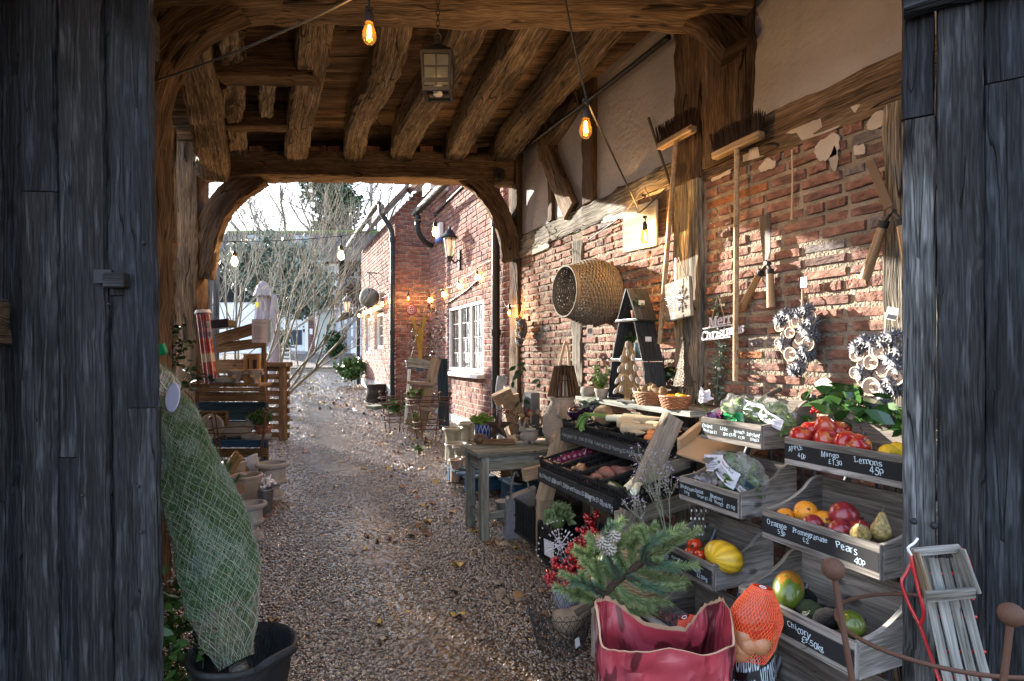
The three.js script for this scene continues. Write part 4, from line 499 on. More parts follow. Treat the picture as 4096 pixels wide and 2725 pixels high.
{ // board fence on the left of the yard
  const f = T('board_fence', 'grey close boarded fence along left side of yard', 'fence'), x = -0.82, fm = [[0.30, 0.31, 0.32], [0.26, 0.27, 0.28], [0.34, 0.34, 0.34]].map(c => wm(W_BOARD, c, 0.004));
  for (let z = -7; z > -9.9; z -= 0.105) { const k = Math.floor((-7 - z) / 1.5), top = groundY(z) + 2.35 - 0.12 * (k % 2); M(f, 'pale', timber([[x, groundY(z), z], [x, top, z]], 0.1, 0.018, { up: V(1, 0, 0), n: 2, rough: 0.001, c: 0.002 }), fm[Math.floor(R() * 3)]); }
  for (let z = -6.95; z > -10.1; z -= 1.5) M(f, 'fence_post', timber([[x + 0.05, groundY(z), z], [x + 0.05, groundY(z) + 2.4, z]], 0.09, 0.09, { up: V(1, 0, 0), n: 4, rough: 0.002 }), fm[1]);
  for (let z = -7; z > -9.8; z -= 1.5) M(f, 'top_rail', timber([[x + 0.015, groundY(z) + 2.34, z], [x + 0.015, groundY(z) + 2.34, z - 1.45]], 0.07, 0.03, { n: 3, rough: 0.002 }), fm[2]);
}
{ // closed parasol
  const p = P(606, 805, 11.5); p.y = groundY(p.z); const t = T('parasol', 'closed lilac grey garden parasol behind the bare shrub', 'parasol', p), h = P(606, 645, 11.5).y - p.y, g = lathe([[0.19, h * 0.42], [0.17, h * 0.55], [0.13, h * 0.75], [0.1, h * 0.86], [0.04, h * 0.98], [0, h]], 40); const q = g.attributes.position; for (let i = 0; i < q.count; i++) { const a = Math.atan2(q.getZ(i), q.getX(i)), k = 1 + 0.2 * Math.sin(a * 8); q.setX(i, q.getX(i) * k); q.setZ(i, q.getZ(i) * k); } g.computeVertexNormals();
  M(t, 'canopy', g, mat([0.24, 0.2, 0.23], 0.9)); M(t, 'valance', lathe([[0.2, h * 0.86], [0.12, h * 0.95], [0.04, h * 0.99]], 8), mat([0.22, 0.185, 0.205], 0.9)); M(t, 'pole', rod([0, 0, 0], [0, h * 0.5, 0], 0.025), mat([0.3, 0.25, 0.24], 0.5)); M(t, 'yellow_tag', bx(0.06, 0.1, 0.01, -0.12, h * 0.78, 0.14), mat([0.75, 0.7, 0.05], 0.6));
  const p2 = P(640, 850, 10.5); p2.y = groundY(p2.z); one('parasol_cover', 'tall mauve cloth roll standing beside the closed parasol', 'cloth', lathe([[0.11, 0], [0.12, 0.6], [0.1, 1.6], [0.05, 2.0], [0, 2.05]], 18), mat([0.24, 0.2, 0.215], 0.9), P(632, 815, 11.2).setY(groundY(-12)));
}
{ // metal bistro chair
  const D = 9.5, q = (u, v, d = D) => P(u, v, d), t = T('garden_chair', 'pale metal folding chair on gravel beyond the pallet', 'chair'), m = mat([0.62, 0.65, 0.64], 0.5);
  M(t, 'seat', tr(cbox(0.32, 0.02, 0.32), q(656, 842), 0, 0, 0, FACE), m); for (const [a, b, c, d] of [[646, 800, 648, 890], [667, 800, 668, 845], [667, 842, 672, 893], [652, 842, 650, 880]]) M(t, 'leg', rod(q(a, b), q(c, d), 0.01), m); for (const v of [803, 812, 822]) M(t, 'back_slat', rod(q(646, v), q(667, v), 0.012), m);
  const b = T('iron_bench_end', 'black scrolled iron bench end beside the far door', 'bench'); M(b, 'scroll', merge([tube([P(646, 815, 14), P(647, 800, 14), P(655, 795, 14), P(662, 800, 14), P(663, 815, 14)], 0.014, 24), tube([P(651, 812, 14), P(652, 802, 14), P(656, 806, 14), P(658, 812, 14)], 0.01, 16), rod(P(663, 798, 14), P(682, 799, 14), 0.02)]), iron);
}
console.log('trees');

// ---------- festoon lights ----------
const depth = p => p.x * SA - p.z * CA, px = p => depth(p) / F; // metres for one unit of image at a point
const amberGlass = mat([1, 0.62, 0.2], 0.05, { transmission: 1, thickness: 0, emissive: new THREE.Color(1, 0.36, 0.03), emissiveIntensity: 0.5 });
const glowCore = new THREE.MeshStandardMaterial({ color: 0xffcc88, emissive: new THREE.Color(1, 0.62, 0.2), emissiveIntensity: 9 });
const whiteGlass = mat([1, 0.9, 0.75], 0.1, { transmission: 0.8, thickness: 0, emissive: new THREE.Color(1, 0.72, 0.38), emissiveIntensity: 1.1 });
const bulbG = lathe([[0.012, 0], [0.016, -0.012], [0.024, -0.04], [0.026, -0.055], [0.022, -0.072], [0.012, -0.083], [0, -0.086]], 18), sockG = lathe([[0, 0.035], [0.008, 0.034], [0.014, 0.02], [0.017, 0.012], [0.018, -0.01], [0.015, -0.014]], 14), coreG = lathe([[0, -0.012], [0.006, -0.018], [0.0085, -0.045], [0.004, -0.062], [0, -0.064]], 10);
function festoon(label, cables, bulbs, { r = 0.0045, power = 0.5, hot = false } = {}) { // bulbs: [point, drop, scale]
  const t = T('string_light', label, 'string light', V(0, 0, 0));
  for (const c of cables) M(t, 'cable', tube(c, r, c.length * 5, 5), wire);
  for (const [p, drop = 0.06, s = 1, lit = true] of bulbs) {
    M(t, 'hanger', merge([tube([p, p.clone().add(V(0.004, -drop * 0.5, 0.002)), p.clone().add(V(0, -drop, 0))], 0.004, 6, 5), tr(cbox(0.03, 0.016, 0.016, 0.004), p)]), wire);
    const k = M(t, 'socket', sockG, wire, p.clone().add(V(0, -drop - 0.03 * s, 0))); k.scale.setScalar(s);
    const b = M(k, 'bulb', bulbG, hot ? whiteGlass : amberGlass, V(0, -0.008, 0)); M(k, 'filament', coreG, glowCore, V(0, -0.008, 0));
    if (power) { const l = new THREE.PointLight(new THREE.Color(1, 0.52, 0.16), power, 0, 2); l.castShadow = true; l.shadow.radius = 0.6; l.position.copy(p).add(V(0, (-drop - 0.085 * s), 0)); t.add(l); }
  } return t;
}
const U = (a, ...k) => k.map(([u, v]) => P(u, v, a));
festoon('amber bulb on black cable hung under front beam, upper left', [[P(330, 197, 2.25), P(560, 112, 2.1), P(800, 2, 1.98), P(905, -60, 1.95)], [P(846, -30, 1.95), P(850, 20, 1.95)]], [[P(850, 22, 1.95), 0.005, 0.95]], { power: 0.22 });
festoon('black cable with amber bulbs falling from beam to hanging board', [[P(1298, -15, 2.2), P(1325, 120, 2.25), P(1350, 225, 2.3), P(1400, 335, 2.55), P(1450, 440, 2.9), PX(1472, 490, 2.08)], [PX(1472, 490, 2.08), PX(1495, 470, 2.1), PX(1535, 432, 2.16)], [PX(1355, 552, 2.25), PX(1400, 520, 2.25), PX(1445, 490, 2.22), PX(1472, 490, 2.08)]], [[P(1348, 232, 2.3), 0.03, 1.02], [PX(1482, 450, 2.2), 0.02, 1.0], [PX(1484, 500, 2.07), 0.03, 1.05]], { power: 0.22 });
festoon('sagging festoon with bulbs slung across far archway', [[P(372, 547, 5.75), P(450, 553, 5.8), P(540, 556, 5.9), P(660, 553, 5.95), P(785, 543, 6), P(900, 522, 6), P(1002, 495, 5.95), P(1105, 455, 5.75)]], [[P(540, 558, 5.9), 0.09, 1.3], [P(785, 545, 6), 0.09, 1.3], [P(1002, 497, 5.95), 0.06, 1.3]], { power: 0.25, hot: true });
{ const x = XH - 0.04, q = (u, v) => PX(u, v, x); festoon('festoon of small lit bulbs on house wall over window', [[q(1142, 595), q(1104, 612), q(1090, 628), q(1062, 643), q(1046, 657), q(1022, 665), q(1000, 672), q(985, 680)]], [[q(1098, 618), 0.03, 1.1], [q(1056, 640), 0.03, 1.1], [q(1020, 660), 0.03, 1.1], [q(988, 675), 0.03, 1.1]], { power: 0.12, hot: true, r: 0.006 }); }
{ const x = 1.99, q = (u, v) => PX(u, v, x); festoon('festoon of lit bulbs on narrow windowed wing wall', [[q(903, 668), q(893, 678), q(880, 686), q(866, 695), q(851, 701), q(838, 708), q(824, 716)]], [[q(897, 676), 0.03, 1.2], [q(880, 684), 0.03, 1.2], [q(866, 694), 0.03, 1.2], [q(855, 699), 0.03, 1.2], [q(846, 704), 0.03, 1.2], [q(838, 707), 0.03, 1.2], [q(826, 714), 0.03, 1.2]], { power: 0.05, hot: true, r: 0.006 });
  const g = (u, v) => BD((u - CU) / F * 9.8, EYE + (VH - v) * 9.8 / F, 9.8); festoon('single lit bulb on cable across shaded gable wall', [[g(910, 668), g(940, 670), g(975, 676), g(990, 672)]], [[g(940, 670), 0.03, 1.3]], { power: 0.12, r: 0.006 }); }
{ const q = (u, v) => PX(u, v, 2.18); festoon('amber bulb on looped wire beside the oak corner post', [[q(1168, 540), q(1158, 620), q(1156, 680), q(1166, 706), q(1172, 700)], [q(1176, 560), q(1186, 640), q(1190, 700), q(1172, 704)]], [[q(1173, 702), 0.005, 0.95]], { power: 0.2 }); }
// iron lantern on a chain
{
  const p = P(1008, 168, 2.45), t = T('hanging_lantern', 'black iron lantern with rippled glass hung on chain from beam', 'lantern', p, FACE), s = 2.45 / F;
  const W = 33 * s, Hh = 50 * s, fr = []; for (const x of [-1, 1]) for (const z of [-1, 1]) fr.push(rod([x * W * 0.86, -Hh, z * W * 0.86], [x * W, Hh * 0.62, z * W], 0.008, 4));
  for (const [y, k] of [[-Hh, 0.88], [-Hh * 0.62, 0.9], [Hh * 0.62, 1.02]]) for (const a of [0, 1]) for (const z of [-1, 1]) fr.push(a ? bx(2 * W * k, 0.016, 0.012, 0, y, z * W * k) : bx(0.012, 0.016, 2 * W * k, z * W * k, y, 0));
  M(t, 'iron_frame', merge(fr), iron); M(t, 'roof', merge([tr(new THREE.CylinderGeometry(0.03, W * 1.65, 0.05, 4, 1).rotateY(Math.PI / 4), 0, Hh * 0.62 + 0.03, 0), tr(new THREE.CylinderGeometry(0.012, 0.03, 0.03, 8), 0, Hh * 0.62 + 0.07, 0), tr(ring(0.014, 0.004, 14).rotateX(Math.PI / 2), 0, Hh * 0.62 + 0.1, 0)]), iron);
  const rip = mat([0.75, 0.78, 0.72], 0.25, { transmission: 0.7, thickness: 0, bumpMap: bumpTex(77, 14, 8, 2), bumpScale: 0.02 });
  for (let i = 0; i < 4; i++) M(t, 'pane', new THREE.PlaneGeometry(2 * W * 0.85, Hh * 1.5).translate(0, 0, W * 0.93), rip, V(0, -Hh * 0.1, 0), [0, i * Math.PI / 2, 0]);
  M(t, 'glazing_bar', merge([bx(0.005, Hh * 1.5, 0.005, 0, -Hh * 0.1, W * 0.96), bx(2 * W * 0.85, 0.005, 0.005, 0, 0, W * 0.96)]), iron); M(t, 'candle', new THREE.CylinderGeometry(0.02, 0.02, 0.08, 12).translate(0, -Hh * 0.6, 0), paper);
  const links = []; const top = 3.8 - p.y; for (let y = Hh * 0.62 + 0.11, i = 0; y < top; y += 0.024, i++) links.push(tr(new THREE.TorusGeometry(0.011, 0.0028, 5, 10), 0, y, 0, 0, (i % 2) * 1.57, 0, [0.75, 1.3, 1])); M(t, 'chain', merge(links), iron);
  const c = T('security_camera', 'small black camera fixed to the far beam', 'camera', P(1150, 408, 5.45), FACE); M(c, 'dome', merge([ball(0.05, 14), tr(new THREE.CylinderGeometry(0.05, 0.05, 0.06, 14), 0, 0.04, 0)]), iron); M(c, 'lens', new THREE.CylinderGeometry(0.022, 0.022, 0.03, 14).rotateX(1.57).translate(0, 0, 0.045), unlitPaneLensGlass);
}

// ---------- netted christmas tree in a tub ----------
function needles(n, len, wid, at, seed) { // at(q) -> [point, direction, spread]
  const q = rng(seed), pos = [], nor = [], col = []; for (let i = 0; i < n; i++) { const [p, d, s, c] = at(q), v = d.clone().add(V((q() - 0.5) * s, (q() - 0.5) * s, (q() - 0.5) * s)).normalize(), b = V(q() - 0.5, q() - 0.5, q() - 0.5).cross(v).normalize(), L = len * (0.6 + 0.8 * q()), w = wid; const a2 = p.clone().addScaledVector(b, w), a1 = p.clone().addScaledVector(b, -w), t = p.clone().addScaledVector(v, L), nn = b.clone().cross(v); for (const k of [a1, a2, t]) { pos.push(k.x, k.y, k.z); nor.push(nn.x, nn.y, nn.z); col.push(...(c ?? [1, 1, 1])); } }
  const g = new THREE.BufferGeometry(); g.setAttribute('position', new THREE.Float32BufferAttribute(pos, 3)); g.setAttribute('normal', new THREE.Float32BufferAttribute(nor, 3)); g.setAttribute('uv', new THREE.BufferAttribute(new Float32Array(pos.length / 3 * 2), 2)); g.setAttribute('color', new THREE.Float32BufferAttribute(col, 3)); return g;
}
const needleV = mat([1, 1, 1], 0.5, { vertexColors: true });
{
  const tb = P(560, 1490, 2.15), gy = groundY(tb.z), bh = tb.y - gy, t = T('black_tub', 'scuffed black flexible tub with handles holding the netted tree', 'tub', V(tb.x, gy, tb.z), FACE), tubM = mat([0.018, 0.02, 0.023], 0.5, { map: noiseTex(61, 12, 0.5, 1, 3, 4), bumpMap: NBF, bumpScale: 0.003 });
  M(t, 'tub_wall', lathe([[0.02, 0.01], [0.135, 0.01], [0.145, 0.03], [0.18, bh - 0.02], [0.194, bh - 0.015], [0.198, bh], [0.19, bh + 0.008], [0.172, bh - 0.01], [0.14, 0.04], [0.0, 0.04]], 40), tubM);
  for (const s of [0.55, 3.7]) { const c = Math.cos(s), d = Math.sin(s); M(t, 'handle', tube([[0.185 * Math.cos(s - 0.35), bh - 0.01, 0.185 * Math.sin(s - 0.35)], [0.23 * Math.cos(s - 0.25), bh + 0.03, 0.23 * Math.sin(s - 0.25)], [0.23 * Math.cos(s + 0.25), bh + 0.03, 0.23 * Math.sin(s + 0.25)], [0.185 * Math.cos(s + 0.35), bh - 0.01, 0.185 * Math.sin(s + 0.35)]], 0.014, 18, 8), tubM); }
  const A = P(545, 1525, 2.15), B = P(333, 850, 2.55), ax = B.clone().sub(A), L = ax.length(); ax.normalize(); const s0 = V(0, 0, 1).cross(ax).normalize(), s1 = ax.clone().cross(s0);
  const rad = t => { const k = [[0, 0.06], [0.1, 0.1], [0.22, 0.128], [0.4, 0.136], [0.6, 0.125], [0.74, 0.112], [0.8, 0.118], [0.84, 0.1], [0.88, 0.075], [0.93, 0.1], [1, 0.07]]; for (let i = 1; i < k.length; i++) if (t <= k[i][0]) { const f = sm((t - k[i - 1][0]) / (k[i][0] - k[i - 1][0])); return k[i - 1][1] + (k[i][1] - k[i - 1][1]) * f; } return 0.05; };
  const bend = t => V(0.05 * Math.sin(t * 3.1), 0, 0.03 * Math.sin(t * 2.2)), on = (t, an, k = 1) => { const r = rad(t) * k * (1 + 0.2 * sn(Math.cos(an) * 2.2, Math.sin(an) * 2.2, t * 7) + 0.06 * sn(Math.cos(an) * 6, Math.sin(an) * 6, t * 24)); return A.clone().addScaledVector(ax, t * L).add(bend(t)).addScaledVector(s0, Math.cos(an) * r).addScaledVector(s1, Math.sin(an) * r); };
  const o = T('netted_christmas_tree', 'fir tree wrapped in white netting leaning on left wall', 'christmas tree');
  const core = []; { const pos = [], idx = [], N = 36, K = 20; for (let i = 0; i <= N; i++) for (let j = 0; j <= K; j++) { const p = on(i / N, j / K * 6.2832, 0.9); pos.push(p.x, p.y, p.z); } for (let i = 0; i < N; i++) for (let j = 0; j < K; j++) { const a = i * (K + 1) + j, b = a + K + 1; idx.push(a, b, a + 1, b, b + 1, a + 1); } const g = new THREE.BufferGeometry(); g.setAttribute('position', new THREE.Float32BufferAttribute(pos, 3)); g.setIndex(idx); g.computeVertexNormals(); M(o, 'packed_branches', g, mat([0.03, 0.05, 0.022], 0.9)); }
  const tones = [[0.055, 0.125, 0.04], [0.09, 0.17, 0.055], [0.12, 0.20, 0.11], [0.17, 0.25, 0.17], [0.20, 0.15, 0.09], [0.07, 0.12, 0.06]];
  M(o, 'needles', needles(60000, 0.024, 0.0012, q => { const t = Math.pow(q(), 0.9) * 0.985, an = q() * 6.2832, k = vn(t * 14 + 9, an * 2 + 9, 4), p = on(t, an, 0.88 + 0.12 * q()), c = p.clone().sub(A.clone().addScaledVector(ax, t * L)).normalize(); const z = t < 0.16 && q() < 0.55 ? 4 : k > 0.62 ? 3 : Math.floor(q() * 3); return [p, ax.clone().multiplyScalar(1).addScaledVector(c, 0.25), 1.3, tones[z]]; }, 17), needleV);
  const net = []; for (const sg of [1, -1]) for (let k = 0; k < 40; k++) { const pts = []; for (let i = 0; i <= 60; i++) { const t = i / 60 * 0.985; pts.push(on(t, k / 40 * 6.2832 + sg * t * 7 + 0.14 * sn(t * 9, k, sg * 3), 1.02 + 0.035 * sn(t * 22, k * 0.7, sg))); } net.push(new THREE.TubeGeometry(new THREE.CatmullRomCurve3(pts), 90, 0.0006, 3)); }
  M(o, 'netting', merge(net), mat([0.44, 0.45, 0.38], 0.6)); 
  const crown = []; for (let k = 0; k < 150; k++) { const pts = []; const q = rng(k + 300), a0 = q() * 6.28; for (let i = 0; i <= 12; i++) { const t = 0.86 + 0.13 * i / 12; pts.push(on(t, a0 + (k % 2 ? 1 : -1) * i * 0.09, 1.06)); } crown.push(new THREE.TubeGeometry(new THREE.CatmullRomCurve3(pts), 16, 0.0008, 3)); } M(o, 'gathered_netting', merge(crown), mat([0.72, 0.72, 0.68], 0.6));
  M(o, 'price_card', tr(new THREE.CylinderGeometry(0.045, 0.05, 0.004, 24).scale(0.6, 1, 1.25).rotateX(1.45), P(397, 915, 2.32), 0, 0, 0.1, FACE, -0.1), mat([0.45, 0.48, 0.66], 0.6));
  M(o, 'trunk_end', rod(A, A.clone().addScaledVector(ax, -0.16), 0.035, 10), oakGrey);
  one('green_strap', 'bright green folded plastic strap over the netted tree top', 'strap', merge([tr(cbox(0.13, 0.05, 0.02, 0.006), P(352, 812, 2.55), 0, 0, 0, FACE, 0.35), tr(cbox(0.05, 0.045, 0.02, 0.006), P(338, 806, 2.52), 0, 0, 0, FACE, 0.6)]), mat([0.0, 0.26, 0.10], 0.5));
  const iv = T('ivy_clump', 'dark ivy growing behind the black tub', 'ivy', V(-0.42, groundY(-2.6), -2.6)); M(iv, 'leaf_mass', leafCloud(blobPts(V(0, 0.25, 0), 0.22, 0.25, 0.2, 60, 5), 900, 0.045, 0.05, 6), leafGreen); M(iv, 'stems', merge([0, 1, 2, 3].map(i => tube([[0.05 * i, 0, 0], [0.04 * i - 0.1, 0.25, 0.05], [0.06 * i - 0.1, 0.5, 0.02]], 0.003, 8, 4))), deadLeaf);
}

// ---------- pallet shelf against the far post ----------
const SD = 5.38, ss = SD / F, sx = u => (u - 540) * ss, sy = v => EYE + (VH - v) * ss;
{
  const t = T('pallet_shelf', 'shelf unit built of brown and blue pallet boards', 'shelf', BD((540 - CU) * ss, 0, SD), FACE);
  const b = (n, u0, v0, u1, v1, d, z, m, rot = 0) => M(t, n, tr(cbox((u1 - u0) * (SD - z) / F, Math.abs(v1 - v0) * ss, d, 0.004), ((u0 + u1) / 2 - CU) * (SD - z) / F - (540 - CU) * ss, sy((v0 + v1) / 2), z, 0, 0, rot), m);
  b('upright', 604, 740, 611, 1085, 0.06, -0.27, palletWood); b('upright', 455, 900, 466, 1090, 0.08, -0.25, palletWood); b('upright', 609, 925, 615, 1085, 0.05, 0.04, palletBlue);
  b('back_board', 495, 750, 612, 778, 0.02, -0.22, palletWood, 0.29); b('back_board', 498, 782, 612, 806, 0.02, -0.24, palletWood, 0.12); b('back_board', 490, 828, 606, 862, 0.02, -0.25, palletWood); b('back_board', 490, 866, 606, 880, 0.02, -0.25, palletWood);
  for (const [u0, u1] of [[459, 478], [480, 503], [505, 532], [534, 558], [560, 583], [585, 612]]) b('shelf_plank', u0, 882, u1, 889, 0.3, 0.0, palletWood);
  b('shelf_rail', 457, 890, 612, 899, 0.03, 0.14, palletWood); b('apron_board', 460, 901, 614, 922, 0.02, 0.1, palletWood); b('apron_board', 457, 925, 614, 967, 0.02, 0.02, palletBlue); b('apron_board', 460, 974, 614, 996, 0.02, -0.2, palletBlue);
  b('shelf_plank', 457, 1004, 614, 1010, 0.14, 0.16, bluePaint); b('shelf_plank', 457, 1004, 614, 1010, 0.13, 0.01, bluePaint); b('shelf_rail', 457, 1010, 616, 1020, 0.025, 0.23, bluePaint); b('apron_board', 457, 1026, 616, 1045, 0.02, 0.16, palletWood); b('apron_board', 457, 1050, 618, 1085, 0.02, 0.18, palletBlue); b('shelf_end', 611, 900, 614, 1090, 0.1, -0.1, palletWood);
  const on = (u, v, z) => BD((u - CU) * (SD - z) / F, sy(v), SD - z), Y1 = 882, Y2 = 1004;
  { // wrapping roll
    const p = on(487, Y1, 0.06), r = T('wrapping_paper_roll', 'red and orange patterned paper rolls in clear plastic leaning on shelf', 'paper rolls', p, FACE); r.rotation.z = 0.12; const pm = mat([1, 1, 1], 0.35, { clearcoat: 1, clearcoatRoughness: 0.1, map: tex(128, 256, (x, y) => { const n = fb(x * 8, y * 16, 8, 16, 71, 3), m = fb(x * 6, y * 12, 6, 12, 73, 2); if (y > 0.30 && y < 0.42) return [0.78, 0.68, 0.56]; return n > 0.58 ? [0.78, 0.42, 0.22] : m > 0.56 ? [0.45, 0.24, 0.36] : [0.66, 0.14, 0.10]; }) });
    for (const [x, z] of [[-0.03, 0.0], [0.03, 0.01], [0, -0.045]]) M(r, 'roll', new THREE.CylinderGeometry(0.033, 0.033, 0.68, 18).translate(x, 0.34, z), pm); M(r, 'plastic_top', warp(new THREE.CylinderGeometry(0.062, 0.075, 0.03, 16, 2).translate(0, 0.685, 0), 0.006, 30), mat([0.8, 0.8, 0.8], 0.3)); M(r, 'barcode_label', bx(0.04, 0.17, 0.002, 0.055, 0.5, 0.04), new THREE.MeshStandardMaterial({ map: canvas(64, 160, (x, w, h) => { x.fillStyle = '#d8d4da'; x.fillRect(0, 0, w, h); x.fillStyle = '#222'; for (let i = 0; i < 14; i++) x.fillRect(14 + i * 2.6, 95, 1 + i % 2, 40); for (let i = 0; i < 6; i++) x.fillRect(10, 12 + i * 9, 20 + i * 13 % 22, 3); }) }));
  }
  { const c = T('plastic_tray', 'small black plastic tray on sloping shelf top', 'tray', on(512, 752, -0.2), FACE); M(c, 'tray_body', merge([bx(0.2, 0.012, 0.16), ...[-1, 1].map(s => bx(0.2, 0.07, 0.01, 0, 0.03, s * 0.075)), ...[-1, 1].map(s => bx(0.01, 0.07, 0.16, s * 0.095, 0.03, 0)), bx(0.22, 0.012, 0.01, 0, 0.07, 0.08)]), blackPlastic); c.rotation.z = 0.1; }
  { const c = T('notice_paper', 'printed paper notice folded over shelf end', 'notice', on(597, 762, 0.02), FACE + 0.1); const tx = canvas(256, 360, (x, w, h) => { x.fillStyle = '#cfc8d2'; x.fillRect(0, 0, w, h); x.fillStyle = '#444'; x.font = 'italic 30px serif'; x.fillText('Prices for the', 40, 70); x.font = '12px serif'; for (let i = 0; i < 17; i++) x.fillRect(30, 100 + i * 13, 90 + (i * 37) % 80, 3); }); const g = new THREE.PlaneGeometry(0.14, 0.225, 8, 2); const p = g.attributes.position; for (let i = 0; i < p.count; i++) p.setZ(i, -0.5 * Math.max(0, p.getX(i) - 0.02)); g.computeVertexNormals(); M(c, 'sheet', g, mat([1, 1, 1], 0.8, { map: tx })); M(c, 'leaf_print_strip', bx(0.03, 0.22, 0.002, 0.08, 0, -0.028), mat([0.45, 0.6, 0.52], 0.8)); }
  const urnS = (u, v, w, h, label, z) => { const p = on(u, v, z), s = ss, g = T('footed_cup', label, 'cup', p, FACE, 'small footed cups'); M(g, 'cup', lathe([[0, 0.1 * h * s], [0.10 * w * s, 0.12 * h * s], [0.24 * w * s, 0], [0.25 * w * s, 0.05 * h * s], [0.12 * w * s, 0.22 * h * s], [0.33 * w * s, 0.45 * h * s], [0.45 * w * s, 0.9 * h * s], [0.5 * w * s, 0.95 * h * s], [0.5 * w * s, h * s], [0.44 * w * s, h * s], [0.3 * w * s, 0.5 * h * s], [0, 0.35 * h * s]], 24), mat([0.46, 0.42, 0.38], 0.6, { map: N1 })); M(g, 'rim_band', tr(ring(0.47 * w * s, 0.006, 28), 0, h * s, 0), mat([0.5, 0.33, 0.16], 0.5)); for (const k of [-1, 1]) M(g, 'handle', tr(ball(0.02, 8), k * 0.48 * w * s, 0.75 * h * s, 0), glazeCream); M(g, 'medallion', new THREE.CylinderGeometry(0.02, 0.02, 0.006, 16).rotateX(1.4).translate(0, 0.58 * h * s, 0.37 * w * s), mat([0.52, 0.36, 0.16], 0.5)); };
  urnS(545, Y1, 34, 30, 'small footed grey cup on shelf beside stone bowl', 0.08); urnS(587, Y1, 34, 32, 'small footed grey cup on shelf in front of tool box', 0.13);
  { const p = on(519, Y1, 0.08), g = T('stone_bowl', 'squat rounded stone bowl on top shelf', 'bowl', p); M(g, 'bowl', warp(lathe([[0, 0.0], [0.07, 0.002], [0.088, 0.025], [0.09, 0.05], [0.075, 0.062], [0.06, 0.06], [0.055, 0.04], [0, 0.035]], 24), 0.004, 25), stone); }
  { const p = on(582, Y1, 0.02), g = T('tool_gift_box', 'brown card box with window showing garden trowel and fork', 'gift box', p, FACE); const w = 36 * ss, h = 67 * ss; g.rotation.x = -0.06; const sh = new THREE.Shape(); sh.moveTo(-w / 2, 0); sh.lineTo(w / 2, 0); sh.lineTo(w / 2, h); sh.lineTo(-w / 2, h); const ho = new THREE.Path(); ho.moveTo(-w * 0.34, h * 0.28); ho.lineTo(-w * 0.34, h * 0.86); ho.lineTo(w * 0.34, h * 0.86); ho.lineTo(w * 0.34, h * 0.28); sh.holes.push(ho); const card = mat([0.46, 0.26, 0.11], 0.9);
    M(g, 'card_front', new THREE.ExtrudeGeometry(sh, { depth: 0.003, bevelEnabled: false }).translate(0, 0, 0.03), card); M(g, 'card_box', merge([bx(w, h, 0.004, 0, h / 2, -0.005), bx(0.004, h, 0.04, w / 2 - 0.002, h / 2, 0.012), bx(0.004, h, 0.04, -w / 2 + 0.002, h / 2, 0.012), bx(w, 0.004, 0.04, 0, h - 0.002, 0.012)]), card);
    M(g, 'trowel', merge([tr(new THREE.CylinderGeometry(0.022, 0.016, 0.11, 10, 1, true, 0, 3.1).rotateY(1.57), -w * 0.16, h * 0.66, 0.01), rod([-w * 0.16, h * 0.34, 0.014], [-w * 0.16, h * 0.5, 0.014], 0.007)]), iron); M(g, 'hand_fork', merge([...[-1, 0, 1].map(k => rod([w * 0.17 + k * 0.011, h * 0.5, 0.014], [w * 0.17 + k * 0.012, h * 0.8, 0.014], 0.0035)), rod([w * 0.17, h * 0.34, 0.014], [w * 0.17, h * 0.52, 0.014], 0.007)]), iron);
    M(g, 'box_print', bx(w * 0.6, 0.02, 0.001, 0, h * 0.93, 0.0345), mat([1, 1, 1], 0.9, { map: canvas(256, 40, (x) => { x.fillStyle = '#a8713c'; x.fillRect(0, 0, 256, 40); x.fillStyle = '#5a3415'; x.font = 'bold 30px serif'; x.fillText('Garden Trowel', 20, 30); }) })); }
  { const p = on(489, Y2, 0.15), g = T('garden_thermometer', 'round dial thermometer in open wooden display box', 'thermometer', p, FACE); const h = 60 * ss, w = 66 * ss; M(g, 'display_box', merge([bx(w, h, 0.01, 0, h / 2, -0.02), bx(w, 0.012, 0.05, 0, h, 0), bx(0.012, h, 0.05, w / 2, h / 2, 0), bx(0.012, h, 0.05, -w / 2, h / 2, 0)]), palletWood); M(g, 'dial_rim', new THREE.TorusGeometry(26 * ss, 0.012, 8, 36).translate(0.0, h * 0.46, 0.02), mat([0.42, 0.40, 0.32], 0.5)); M(g, 'dial', new THREE.CylinderGeometry(25 * ss, 25 * ss, 0.008, 36).rotateX(1.571).translate(0, h * 0.46, 0.015), concrete); const hd = []; for (let i = 0; i < 12; i++) hd.push(tr(bx(0.004, 0.012, 0.002), Math.sin(i * 0.5236) * 0.098, h * 0.46 + Math.cos(i * 0.5236) * 0.098, 0.021, 0, 0, -i * 0.5236)); hd.push(tr(ball(0.006, 8), 0, h * 0.46, 0.022)); M(g, 'dial_marks', merge(hd), iron);
    M(g, 'box_title', bx(w * 0.8, 0.026, 0.002, 0, h - 0.03, -0.012), mat([1, 1, 1], 0.9, { map: canvas(256, 40, x => { x.fillStyle = '#5a3a1e'; x.fillRect(0, 0, 256, 40); x.fillStyle = '#1c1008'; x.font = 'bold 28px serif'; x.fillText('Tenby Thermometer', 4, 29); }) })); }
